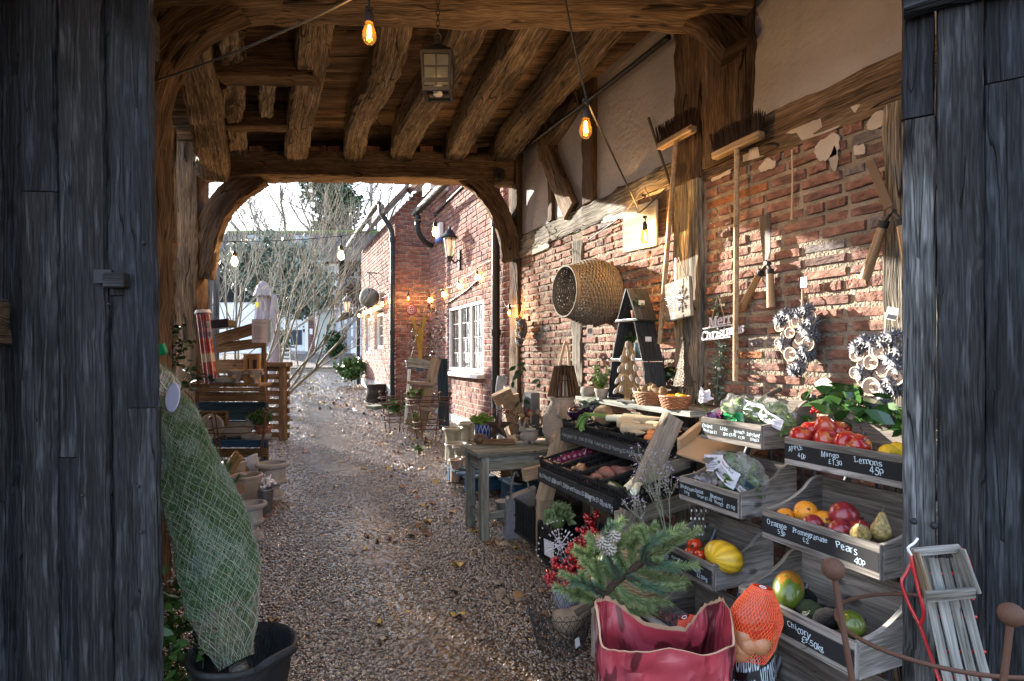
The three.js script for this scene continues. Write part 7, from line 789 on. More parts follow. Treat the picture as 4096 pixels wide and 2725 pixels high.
{ const g = T('holly_branch', 'glossy holly branches with berries behind the apple crate', 'holly'), c = [[1880, 930], [1920, 905], [1960, 935], [2000, 945], [2040, 955], [2085, 970], [1905, 950], [1985, 965], [2060, 940], [1940, 920]].map(([u, v], i) => PX(u, v, 2.1 - (i % 3) * 0.04)); M(g, 'stems', merge([tube([PX(1870, 945, 2.1), PX(1950, 935, 2.1), PX(2030, 950, 2.08), PX(2100, 975, 2.05)], 0.005, 20, 5), tube([PX(1900, 960, 2.1), PX(1930, 925, 2.1), PX(1925, 895, 2.1)], 0.004, 12, 5)]), barkDark); M(g, 'leaves', leafCloud(c, 150, 0.075, 0.06, 44), mat([0.04, 0.105, 0.025], 0.22, { clearcoat: 0.6 })); const bg = ball(0.007, 8), bm2 = mat([0.5, 0.01, 0.01], 0.2); for (let i = 0; i < 14; i++) M(g, 'berry', bg, bm2, PX(1868 + R() * 22, 925 + R() * 26, 2.08)); }
{ const g = T('cardboard_tray', 'flattened brown cardboard tray under the topmost left crate', 'cardboard', PX(1660, 1030, 2.0), WF + 0.2); M(g, 'card', tr(cbox(0.3, 0.012, 0.3, 0.002), 0, 0, 0, 0.4, 0, -0.15), mat([0.46, 0.31, 0.18], 0.9)); M(g, 'flap', tr(cbox(0.02, 0.09, 0.28, 0.002), -0.15, 0.05, 0, 0.4, 0, -0.3), mat([0.5, 0.34, 0.2], 0.9)); }
console.log('fruit');

// ---------- on the stand's top shelf ----------
{
  const slate = wm(W_SAWN, [0.075, 0.082, 0.095], 0.006, 0.6), y0 = 1.512;
  const t = T('slate_house_shelf', 'three tier triangular grey slate display house on top shelf', 'display house', V(2.02, y0, -2.89), WF), dp = 0.15; let y = 0;
  for (const [w0, w1, h] of [[0.41, 0.33, 0.24], [0.32, 0.16, 0.235], [0.21, 0.0, 0.2]]) { // left and right panels lean together
    for (const s of [-1, 1]) { const o = w1 === 0 ? 0.006 : 0.0; M(t, 'slate_panel', timber([[s * w0 / 2, y, -dp / 2], [s * (w1 / 2 + o), y + h, -dp / 2]], 0.012, dp, { up: V(0, 0, 1), n: 10, rough: 0.0012, c: 0.002, wane: 0.0 }), slate); const c = [s * (w0 * 0.28 + w1 * 0.22) + s * 0.012, y + h * 0.55, -dp * 0.55]; if (s > 0 && w0 < 0.4) M(t, 'paper_label', tr(cbox(0.045, 0.028, 0.001, 0.0003), c[0] + 0.004, c[1], -0.06, 0, Math.PI / 2, 0).rotateZ(0), paper); }
    M(t, 'tier_board', tr(cbox(w0 + 0.03, 0.01, dp + 0.01, 0.002), 0, y + 0.002, -dp / 2), slate); M(t, 'wire_tie', rod([-w0 / 2, y + 0.01, 0.004], [w0 / 2, y + 0.01, 0.004], 0.0025), steel); y += h + 0.008;
  }
  const potp = (name, label, p, r, h, m, leaf, seed) => { const o = T(name, label, 'pot plant', p); M(o, 'pot', lathe([[0, 0], [r * 0.75, 0], [r * 0.95, h * 0.75], [r, h * 0.76], [r * 1.02, h], [r * 0.88, h], [r * 0.85, h * 0.8], [0, h * 0.8]], 20), m); M(o, 'foliage', leafCloud(blobPts(V(0, h + 0.035, 0), r, 0.03, r, 20, seed), 70, 0.03, 0.012, seed), leaf); };
  potp('potted_sprig', 'tiny terracotta pot with green sprig in slate house top', V(2.06, y0 + 0.5, -2.85), 0.028, 0.055, terracotta, leafGreen, 3);
  for (const [i, z] of [[0, -2.93], [1, -2.85]]) { const o = T('glass_vase', ['left green glass vase in slate house', 'right green glass vase in slate house'][i], 'vase', V(2.08, y0 + 0.258, z)); M(o, 'vase', lathe([[0, 0], [0.026, 0], [0.03, 0.05], [0.024, 0.09], [0.028, 0.1], [0.024, 0.1], [0.02, 0.09], [0.026, 0.05], [0, 0.01]], 18), mat([0.10, 0.16, 0.17], 0.2, { clearcoat: 1 })); M(o, 'sprig', leafCloud([V(0, 0.13, 0)], 24, 0.04, 0.02, i + 3), ivyGreen); }
  { // potted mini spruce
    const p = PX(1384, 906, 1.97).setY(y0), o = T('potted_spruce', 'miniature spruce in cream clay pot on top shelf', 'pot plant', p); M(o, 'pot', lathe([[0, 0], [0.03, 0], [0.04, 0.045], [0.044, 0.046], [0.045, 0.065], [0.038, 0.065], [0.036, 0.05], [0, 0.05]], 20), mat([0.52, 0.45, 0.37], 0.85, { map: NF })); const tw = []; const q = rng(5); for (let i = 0; i < 22; i++) { const a = q() * 6.3, e = 0.5 + q(); tw.push(spruceTwig([[0, 0.06, 0], [0.025 * Math.cos(a), 0.06 + 0.05 * e, 0.025 * Math.sin(a)], [0.055 * Math.cos(a), 0.06 + 0.11 * e, 0.055 * Math.sin(a)]], 160, 0.022, i, [[0.06, 0.13, 0.03], [0.12, 0.20, 0.03], [0.20, 0.26, 0.05]])); } M(o, 'needles', merge(tw), needleV); M(o, 'stem', rod([0, 0.05, 0], [0, 0.18, 0], 0.004), barkDark); }
  for (const [i, [u, v]] of [[1354, 912], [1402, 912]].entries()) { const o = T('stone_candle', ['round stone candle pot at left end of top shelf', 'round stone candle pot behind wooden tree'][i], 'candle', PX(u, v, i ? 2.06 : 2.02).setY(y0)); M(o, 'bowl', warp(lathe([[0, 0], [0.04, 0], [0.055, 0.025], [0.052, 0.055], [0.042, 0.065], [0.036, 0.062], [0, 0.05]], 22), 0.002, 30), stone); M(o, 'wick', rod([0, 0.05, 0], [0, 0.075, 0], 0.0015), iron); }
  one('slate_board', 'rounded grey slate board leaning at back of shelf', 'board', (() => { const s = new THREE.Shape(); s.moveTo(-0.05, 0); s.lineTo(0.05, 0); s.lineTo(0.05, 0.15); s.absarc(0, 0.15, 0.05, 0, Math.PI); return new THREE.ExtrudeGeometry(s, { depth: 0.012, bevelSize: 0.002, bevelThickness: 0.002, bevelSegments: 1 }); })(), mat([0.20, 0.20, 0.22], 0.7, { map: N1 }), V(2.17, y0, -3.2), [-0.1, WF, 0]);
  { // wooden tree cut-out
    const o = T('wooden_tree', 'cut wooden christmas tree with white fluffy tips on shelf', 'ornament', PX(1446, 930, 1.96).setY(y0), WF + 0.35), s = new THREE.Shape(), pr = [[0.02, 0.012], [0.02, 0.05], [0.095, 0.065], [0.05, 0.12], [0.08, 0.13], [0.042, 0.19], [0.064, 0.2], [0.03, 0.255], [0.046, 0.265], [0.012, 0.36]]; s.moveTo(-0.02, 0.012); pr.forEach(([a, b]) => s.lineTo(a, b)); pr.slice().reverse().forEach(([a, b], i) => s.lineTo(-a + 0.004 * (i % 2), b - 0.004)); M(o, 'tree_board', uvp(new THREE.ExtrudeGeometry(s, { depth: 0.022, bevelEnabled: true, bevelSize: 0.002, bevelThickness: 0.002, bevelSegments: 1 }).translate(0, 0, -0.011), 1), wm(W_PINE, [0.55, 0.36, 0.18], 0.003)); M(o, 'base', tr(cbox(0.13, 0.014, 0.06, 0.003), 0, 0.007, 0), shelfGrey);
    const fl = mat([0.78, 0.74, 0.72], 0.95, { bumpMap: NBF, bumpScale: 0.01 }), fg = warp(ball(0.016, 10).scale(0.7, 1.5, 1), 0.003, 60); for (const [a, b] of [[0.085, 0.07], [-0.085, 0.066], [0.05, 0.075], [-0.04, 0.08], [0.07, 0.135], [-0.072, 0.128], [0.03, 0.15], [-0.03, 0.145], [0.055, 0.205], [-0.056, 0.198], [0, 0.215], [0.04, 0.27], [-0.04, 0.262], [0.004, 0.3], [0, 0.345]]) M(o, 'fluffy_tip', fg, fl, V(a, b, 0.008), [0, 0, a * 6]); }
  const bkt = (label, u, v, x, rx, rz, h, m, stk) => { const p = PX(u, v, x).setY(y0), o = T('small_basket', label, 'basket', p, WF + 0.2), prof = k => [1 * (0.8 + 0.25 * k), k * h]; const g = wicker(k => [rx * (0.78 + 0.24 * k), k * h], stk, 9, 0.0045, u).scale(1, 1, rz / rx); M(o, 'weave', g, m); M(o, 'stakes', stakesOf(k => [rx * (0.78 + 0.24 * k), k * h], stk, 0.003).scale(1, 1, rz / rx), m); M(o, 'rim', tr(ring(rx * 1.02, 0.006, 40), 0, h, 0, 0, 0, 0, [1, 1, rz / rx]), m); M(o, 'base', new THREE.CylinderGeometry(rx * 0.78, rx * 0.78, 0.008, 28).scale(1, 1, rz / rx).translate(0, 0.004, 0), m); return [o, p]; };
  const wk1 = mat([0.38, 0.19, 0.085], 0.6, { map: NF }), wk2 = mat([0.42, 0.17, 0.07], 0.6, { map: NF });
  bkt('oval brown basket of ginger at shelf middle', 1497, 928, 2.0, 0.1, 0.075, 0.07, wk1, 24); bkt('orange brown basket of gourds at shelf right end', 1553, 936, 1.97, 0.085, 0.065, 0.065, wk2, 22);
  const gm = mat([0.52, 0.36, 0.20], 0.85, { map: NF, bumpMap: NBF, bumpScale: 0.005 }); [[1480, 898], [1498, 895], [1515, 899], [1490, 903], [1525, 903]].forEach(([u, v], i) => one('ginger_root', ['leftmost ginger root in oval basket', 'highest ginger root of the heap', 'ginger root right of the highest one', 'front ginger root against basket rim', 'rightmost ginger root in oval basket'][i], 'ginger', warp(merge([tr(ball(0.022, 12), 0, 0, 0, 0, 0, 0, [1.8, 0.8, 0.9]), tr(ball(0.016, 10), 0.03, 0.014, 0), tr(ball(0.015, 10), -0.03, 0.01, 0.012)]), 0.003, 40, i), gm, PX(u, v, 2.0), [0, i, 0.2], 'ginger roots'));
  [[1545, 912], [1562, 910], [1572, 913]].forEach(([u, v], i) => one('gourd', ['left yellow gourd in orange brown basket', 'middle yellow gourd of three in basket', 'right yellow gourd in orange brown basket'][i], 'gourd', warp(ball(0.018, 12).scale(1.5, 0.7, 1), 0.003, 40, i), mat([0.8, 0.45, 0.01], 0.4), PX(u, v, 1.97), [0, i, 0], 'yellow gourds'));
  const o = T('white_flower', 'white silk lily at right end of top shelf', 'flower', PX(1612, 925, 1.98)); const pt = []; for (let i = 0; i < 8; i++) { const g = new THREE.PlaneGeometry(0.045, 0.07, 4, 5).translate(0, 0.035, 0), p = g.attributes.position; for (let k = 0; k < p.count; k++) { const yy = p.getY(k) / 0.07; p.setX(k, p.getX(k) * Math.sin(Math.PI * (0.15 + 0.8 * yy))); p.setZ(k, 0.03 * yy * yy - 6 * p.getX(k) ** 2); } g.computeVertexNormals(); pt.push(tr(g, 0, 0, 0, 0.5 + (i % 2) * 0.5, i * 0.8, 0)); } M(o, 'petals', merge(pt), mat([0.78, 0.77, 0.82], 0.6)); M(o, 'stem', rod([0, 0, 0], [0.03, -0.05, 0.02], 0.003), leafGreen);
  const hv = T('holly_sprig', 'dark holly leaves behind slate house', 'holly', PX(1527, 865, 2.2)); M(hv, 'leaves', leafCloud(blobPts(V(0, 0, 0), 0.05, 0.1, 0.05, 20, 3), 90, 0.05, 0.02, 4), holly); M(hv, 'stem', rod([0, -0.15, 0], [0, 0.12, 0], 0.004), barkDark);
}

// ---------- potting table and what stands on it ----------
const tl1 = PG(1113, 1243), tl2 = PG(1089, 1217), TY = P(1108, 1041, depth(tl1)).y, tx0 = (tl1.x + tl2.x) / 2, tzn = tl1.z, tzf = tl2.z - 0.06;
const PT = (u, v) => P(u, v, (TY - EYE) / ((VH - v) / F)); // on the table top
{
  const t = T('potting_table', 'weathered grey green wooden potting table by the wall', 'table'), x1 = 2.25; const leg = (x, z) => M(t, 'leg', plank(V(x, groundY(z), z), V(x, TY - 0.03, z), 0.06, 0.06, { up: V(1, 0, 0), rough: 0.002 }), tableWood);
  leg(tx0, tzn); leg(tx0, tzf); leg(x1 - 0.03, tzn); leg(x1 - 0.03, tzf); for (let i = 0; i < 4; i++) { const z = tzn + 0.05 - (tzn - tzf + 0.1) * (i + 0.5) / 4; M(t, 'top_board', plank(V(tx0 - 0.06, TY - 0.014, z), V(x1, TY - 0.014, z), (tzn - tzf + 0.1) / 4 - 0.003, 0.028, { rough: 0.002 }), tableWood); }
  M(t, 'apron', plank(V(tx0 + 0.03, TY - 0.085, tzn), V(x1, TY - 0.085, tzn), 0.03, 0.11), tableWood); M(t, 'apron', plank(V(tx0, TY - 0.085, tzn - 0.03), V(tx0, TY - 0.085, tzf + 0.03), 0.03, 0.1), tableWood); const ys = groundY(tzn) + 0.15; M(t, 'stretcher', plank(V(tx0, ys, tzn - 0.03), V(tx0, ys, tzf + 0.03), 0.03, 0.05), tableWood); M(t, 'stretcher', plank(V(tx0 + 0.03, ys, (tzn + tzf) / 2 + 0.08), V(x1, ys, (tzn + tzf) / 2 + 0.08), 0.03, 0.05), tableWood);
  { const p = PT(1112, 1013), s = px(p), o = T('patterned_pot', 'blue and white patterned pot with green fern on table', 'pot plant', p); M(o, 'pot', lathe([[0, 0], [17 * s, 0], [21 * s, 36 * s], [22 * s, 37 * s], [20 * s, 38 * s], [18 * s, 32 * s], [0, 32 * s]], 26), mat([1, 1, 1], 0.25, { clearcoat: 0.8, map: (() => { const k = tex(128, 64, (x, y) => { const a = Math.abs(((x * 14 + y * 6) % 1) - 0.5), b = Math.abs(((x * 14 - y * 6 + 6) % 1) - 0.5); return a < 0.1 || b < 0.1 ? [0.66, 0.7, 0.8] : [0.10, 0.20, 0.46]; }); return k; })() })); M(o, 'fern', leafCloud(blobPts(V(-0.01, 47 * s, 0), 22 * s, 12 * s, 20 * s, 30, 6), 300, 0.035, 0.02, 7), leafMat([0.24, 0.42, 0.05])); }
  { const p = PT(1104, 1022), s = px(p), o = T('hedgehog_ornament', 'bristly brown hedgehog ornament at table corner', 'ornament', p, FACE); const q = rng(6), sp = []; for (let i = 0; i < 380; i++) { const a = q() * 6.283, e = q() * 1.5, d = V(Math.cos(a) * Math.cos(e), Math.sin(e), Math.sin(a) * Math.cos(e)); if (d.x < -0.75) continue; const c = V(d.x * 15 * s, 10 * s + d.y * 11 * s, d.z * 13 * s); sp.push(rod(c, c.clone().addScaledVector(d, 0.012), 0.0022, 3, 0.0014)); } M(o, 'spines', merge(sp), mat([0.24, 0.17, 0.12], 0.8)); M(o, 'body', ball(1, 16).scale(15 * s, 11 * s, 13 * s).translate(0, 10.5 * s, 0), deadLeaf); M(o, 'snout', tr(new THREE.ConeGeometry(6 * s, 12 * s, 10).rotateZ(1.6), -18 * s, 9 * s, 4 * s), mat([0.28, 0.17, 0.1], 0.8)); M(o, 'nose', tr(ball(2 * s, 8), -24 * s, 9 * s, 4 * s), iron); }
  { const p = PT(1147, 1022), s = px(p), o = T('metal_star', 'bronze five pointed star standing on wooden block', 'ornament', p, FACE); M(o, 'block', tr(cbox(75 * s, 11 * s, 18 * s, 0.004), 0, 5.5 * s, 0), palletWood); const pos = [], Ro = 36 * s, Ri = 14 * s, zt = 9 * s, cy = 40 * s; for (let i = 0; i < 10; i++) { const a = i * 0.6283 + 1.5708, b = (i + 1) * 0.6283 + 1.5708, r1 = i % 2 ? Ri : Ro, r2 = i % 2 ? Ro : Ri; const A = [r1 * Math.cos(a), cy + r1 * Math.sin(a), 0], B = [r2 * Math.cos(b), cy + r2 * Math.sin(b), 0]; pos.push(0, cy, zt, ...A, ...B, 0, cy, -zt, ...B, ...A); } const g = new THREE.BufferGeometry(); g.setAttribute('position', new THREE.Float32BufferAttribute(pos, 3)); g.computeVertexNormals(); M(o, 'star', g, mat([0.34, 0.29, 0.26], 0.3, { metalness: 0.85, map: N1 })); }
  { const p = PT(1218, 1019), s = px(p), o = T('rabbit_pot', 'grey stone rabbit shaped candle pot on table edge', 'ornament', p, FACE); M(o, 'pot_body', warp(merge([ball(1, 20).scale(21 * s, 16 * s, 18 * s).translate(0, 16 * s, 0), ball(5 * s, 10).translate(-8 * s, 3 * s, 14 * s), ball(5 * s, 10).translate(8 * s, 3 * s, 14 * s)]), 0.002, 30), stone); M(o, 'candle_top', new THREE.CylinderGeometry(16 * s, 16 * s, 3 * s, 22).translate(0, 30 * s, 0), concrete); M(o, 'head', ball(8 * s, 14).translate(-16 * s, 30 * s, 2 * s), stone); for (const k of [-1, 1]) M(o, 'ear', tr(ball(1, 10).scale(3 * s, 11 * s, 2.4 * s), -16 * s + k * 5 * s, 42 * s, 0, 0, 0, k * -0.2), stone); }
  { const p = PT(1120, 1010), s = px(p), o = T('stone_lamb', 'small lumpy stone lamb behind the metal star', 'ornament', p.clone().add(V(0.02, 0, -0.06)), FACE); M(o, 'fleece', warp(ball(1, 20).scale(26 * s, 14 * s, 12 * s).translate(6 * s, 14 * s, 0), 0.006, 26), concrete); M(o, 'head', ball(8 * s, 12).translate(-18 * s, 24 * s, 4 * s), stone); }
  { const p = PT(1138, 1000), o = T('white_rose', 'large white silk rose beside the patterned pot', 'flower', p.clone().add(V(0, 0.08, 0))); const pt = []; for (let i = 0; i < 14; i++) { const g = new THREE.SphereGeometry(0.03 + 0.002 * i, 10, 8, 0, 1.8, 0.3, 1.4); pt.push(tr(g, 0, 0, 0, 0.3 * Math.sin(i), i * 2.4, 0.1)); } M(o, 'petals', merge(pt), mat([0.82, 0.8, 0.82], 0.6)); M(o, 'stem', rod([0, -0.02, 0], [-0.04, -0.08, 0], 0.003), leafGreen); }
  { // wire basket of shapes and cones
    const p = PT(1240, 1003), s = px(p), o = T('wire_tray_basket', 'chicken wire basket of wooden toadstools on table', 'basket', p, FACE), w = [], W = 52 * s, Dp = 0.12, hh = 30 * s; for (let i = 0; i <= 24; i++) for (const k of [-1, 1]) { const x = -W + 2 * W * i / 24; w.push(rod([x, 0, Dp], [x + k * hh * 0.8, hh, Dp * 1.05], 0.0012, 3)); } for (let i = 0; i <= 8; i++) for (const sd of [-1, 1]) w.push(rod([sd * W, 0, -Dp + 2 * Dp * i / 8], [sd * W * 1.02, hh, -Dp + 2 * Dp * i / 8 + 0.02], 0.0012, 3)); w.push(rod([-W, hh, Dp], [W, hh, Dp], 0.003), rod([-W, hh, -Dp], [W, hh, -Dp], 0.003), rod([-W, hh, -Dp], [-W, hh, Dp], 0.003), rod([W, hh, -Dp], [W, hh, Dp], 0.003), bx(2 * W, 0.004, 2 * Dp)); M(o, 'wire_mesh', merge(w), mat([0.09, 0.08, 0.07], 0.5)); for (const [a, b] of [[4, 14], [28, 14]]) M(o, 'black_tag', tr(cbox(11 * s, 20 * s, 0.002, 0.0005), a * s, b * s, Dp + 0.006), iron);
    [[1200, 958], [1222, 955], [1240, 950], [1258, 952], [1270, 960], [1212, 968], [1250, 965]].forEach(([u, v], i) => { const c = P(u, v, depth(p)), k = T('toadstool', ['leftmost wooden toadstool in wire basket', 'second wooden toadstool from left along the back', 'highest wooden toadstool in middle of wire basket', 'wooden toadstool right of the highest one', 'rightmost wooden toadstool in wire basket', 'front left wooden toadstool below the back row', 'front right wooden toadstool below the back row'][i], 'toadstool', c, 0, 'wooden toadstools'); M(k, 'cap', warp(lathe([[0, 0.03], [0.02, 0.022], [0.03, 0], [0.02, -0.006], [0, -0.004]], 16), 0.003, 40, i), mat([0.44, 0.30, 0.18], 0.7, { map: NF })); M(k, 'stalk', rod([0, -0.07, 0], [0, 0, 0], 0.01), paleWood); k.rotation.z = (i % 3 - 1) * 0.4; }); }
  { const p = PT(1185, 1000), s = px(p), o = T('paper_bag', 'tall folded brown paper bag with window at back of table', 'paper bag', p.clone().add(V(0.03, 0, -0.1)), FACE + 0.2); const bg = mat([0.42, 0.28, 0.16], 0.85, { map: N1, bumpMap: NB, bumpScale: 0.004 }); M(o, 'bag', warp(tr(new THREE.BoxGeometry(42 * s, 88 * s, 0.1, 8, 12, 4), 0, 44 * s, 0, 0, 0, 0.25), 0.008, 14), bg); M(o, 'folded_top', tr(new THREE.BoxGeometry(46 * s, 26 * s, 0.08, 4, 4, 2), -26 * s, 86 * s, 0.02, 0.2, 0, 0.45), bg); }
  { const o = T('holly_plant', 'tall holly stem with red berries rising above table', 'holly'), D = depth(PT(1205, 1000)), st = [[1212, 1005], [1208, 950], [1205, 900], [1200, 830]], lf = [[1200, 838], [1186, 868], [1180, 885], [1198, 858], [1232, 878], [1190, 858], [1205, 848], [1240, 888], [1180, 848], [1196, 960], [1212, 925], [1190, 930], [1210, 960], [1222, 945]]; M(o, 'stem', tube(st.map(([u, v]) => P(u, v, D)), 0.004, 14, 5), barkDark); const lg = []; lf.forEach(([u, v], i) => { const sh = new THREE.Shape(); sh.moveTo(-0.04, 0); for (let k = 1; k <= 10; k++) sh.lineTo(-0.04 + 0.008 * k, 0.017 * Math.sin(Math.PI * k / 10) + (k % 2 ? 0.004 : -0.002)); for (let k = 9; k >= 0; k--) sh.lineTo(-0.04 + 0.008 * k, -0.017 * Math.sin(Math.PI * k / 10) - (k % 2 ? 0.004 : -0.002)); M(o, 'leaf', new THREE.ExtrudeGeometry(sh, { depth: 0.0008, bevelEnabled: false }), holly, P(u, v, D), [(i % 3 - 1) * 0.5, (i % 4 - 1.5) * 0.4, i * 0.9]); }); const bg = ball(0.007, 8), rb = mat([0.6, 0.015, 0.01], 0.2); for (let i = 0; i < 12; i++) M(o, 'berry', bg, rb, P(1212 + R() * 12, 942 + R() * 22, D - 0.02)); }
  { const o = T('berry_twigs', 'dark red berried twigs behind patterned pot', 'berries'), D = depth(PT(1150, 1000)); M(o, 'twigs', merge([[1090, 975, 1130, 940, 1160, 950], [1120, 975, 1150, 945, 1185, 955], [1130, 990, 1165, 960, 1190, 935]].map(a => tube([P(a[0], a[1], D), P(a[2], a[3], D), P(a[4], a[5], D)], 0.0025, 12, 4))), barkDark); const bg = ball(0.008, 8), rb = mat([0.22, 0.02, 0.03], 0.4); for (let i = 0; i < 34; i++) M(o, 'berry', bg, rb, P(1110 + R() * 75, 938 + R() * 20, D - 0.03 + R() * 0.06)); }
  { const o = T('stone_jug', 'large pale stone jug with small handle on table', 'jug', PX(1294, 960, 2.04).setY(TY), FACE), s = px(PX(1294, 960, 2.04)); M(o, 'jug_body', warp(lathe([[0, 0], [34 * s, 0], [46 * s, 35 * s], [44 * s, 70 * s], [30 * s, 98 * s], [27 * s, 104 * s], [34 * s, 112 * s], [28 * s, 112 * s], [0, 100 * s]], 32).scale(1, 1, 0.6), 0.004, 12), mat([0.47, 0.42, 0.36], 0.9, { map: N1, bumpMap: NBF, bumpScale: 0.004 })); M(o, 'handle', tube([[-8 * s, 88 * s, 24 * s], [-9 * s, 80 * s, 30 * s], [-8 * s, 70 * s, 28 * s]], 4 * s, 10, 8), stone); }
  { const c = PX(1298, 905, 2.12), s = px(c), o = T('slatted_lantern', 'cone shaped slatted wooden lantern with rope handle', 'lantern', c); for (let i = 0; i < 22; i++) { const a = i / 22 * 6.283; M(o, 'slat', tr(timber([[36 * s * Math.cos(a), -8 * s, 36 * s * Math.sin(a)], [20 * s * Math.cos(a), 62 * s, 20 * s * Math.sin(a)]], 4.2 * s, 0.004, { up: V(Math.cos(a), 0, Math.sin(a)), n: 2, rough: 0 }), 0, 0, 0), oakDark); } M(o, 'rings', merge([tr(ring(20 * s, 0.006, 30), 0, 62 * s, 0), tr(ring(27 * s, 0.004, 30), 0, 30 * s, 0), tr(ring(36 * s, 0.006, 30), 0, -8 * s, 0)]), oakBlackish); M(o, 'glass_jar', lathe([[18 * s, -6 * s], [18 * s, 40 * s]], 20), mat([0.6, 0.62, 0.62], 0.2)); M(o, 'rope_handle', tube([[-12 * s, 62 * s, 0], [-3 * s, 100 * s, 2 * s], [5 * s, 118 * s, 0], [12 * s, 96 * s, 0], [14 * s, 62 * s, 0]], 3.2 * s, 24, 7), rope); M(o, 'base', new THREE.CylinderGeometry(34 * s, 34 * s, 0.01, 24).translate(0, -8 * s, 0), oakBlackish); }
  { const p = PT(1260, 1000), s = px(p), o = T('corrugated_planter', 'ribbed zinc planter against the brick wall', 'planter', V(2.12, TY, p.z - 0.12), WF); const q = []; q.push(bx(0.16, 0.36, 0.08, 0, 0.18, 0)); for (let i = 0; i < 13; i++) q.push(tr(new THREE.CylinderGeometry(0.007, 0.007, 0.36, 6), -0.075 + i * 0.0125, 0.18, 0.04)); M(o, 'ribbed_wall', merge(q), zinc); }
  { const o = T('driftwood_figure', 'pale bleached driftwood figures by the drainpipe foot', 'driftwood'), m = mat([0.56, 0.60, 0.64], 0.9, { map: N1 }), D = 5.3; M(o, 'upright', warp(tube([P(1155, 1040, D), P(1156, 960, D), P(1152, 900, D), P(1158, 866, D)], 0.05, 20, 10), 0.012, 12), m); M(o, 'upright', warp(tube([P(1176, 1040, D - 0.1), P(1172, 960, D - 0.1), P(1174, 890, D - 0.1)], 0.06, 20, 10), 0.014, 12), mat([0.72, 0.72, 0.72], 0.8)); }
}
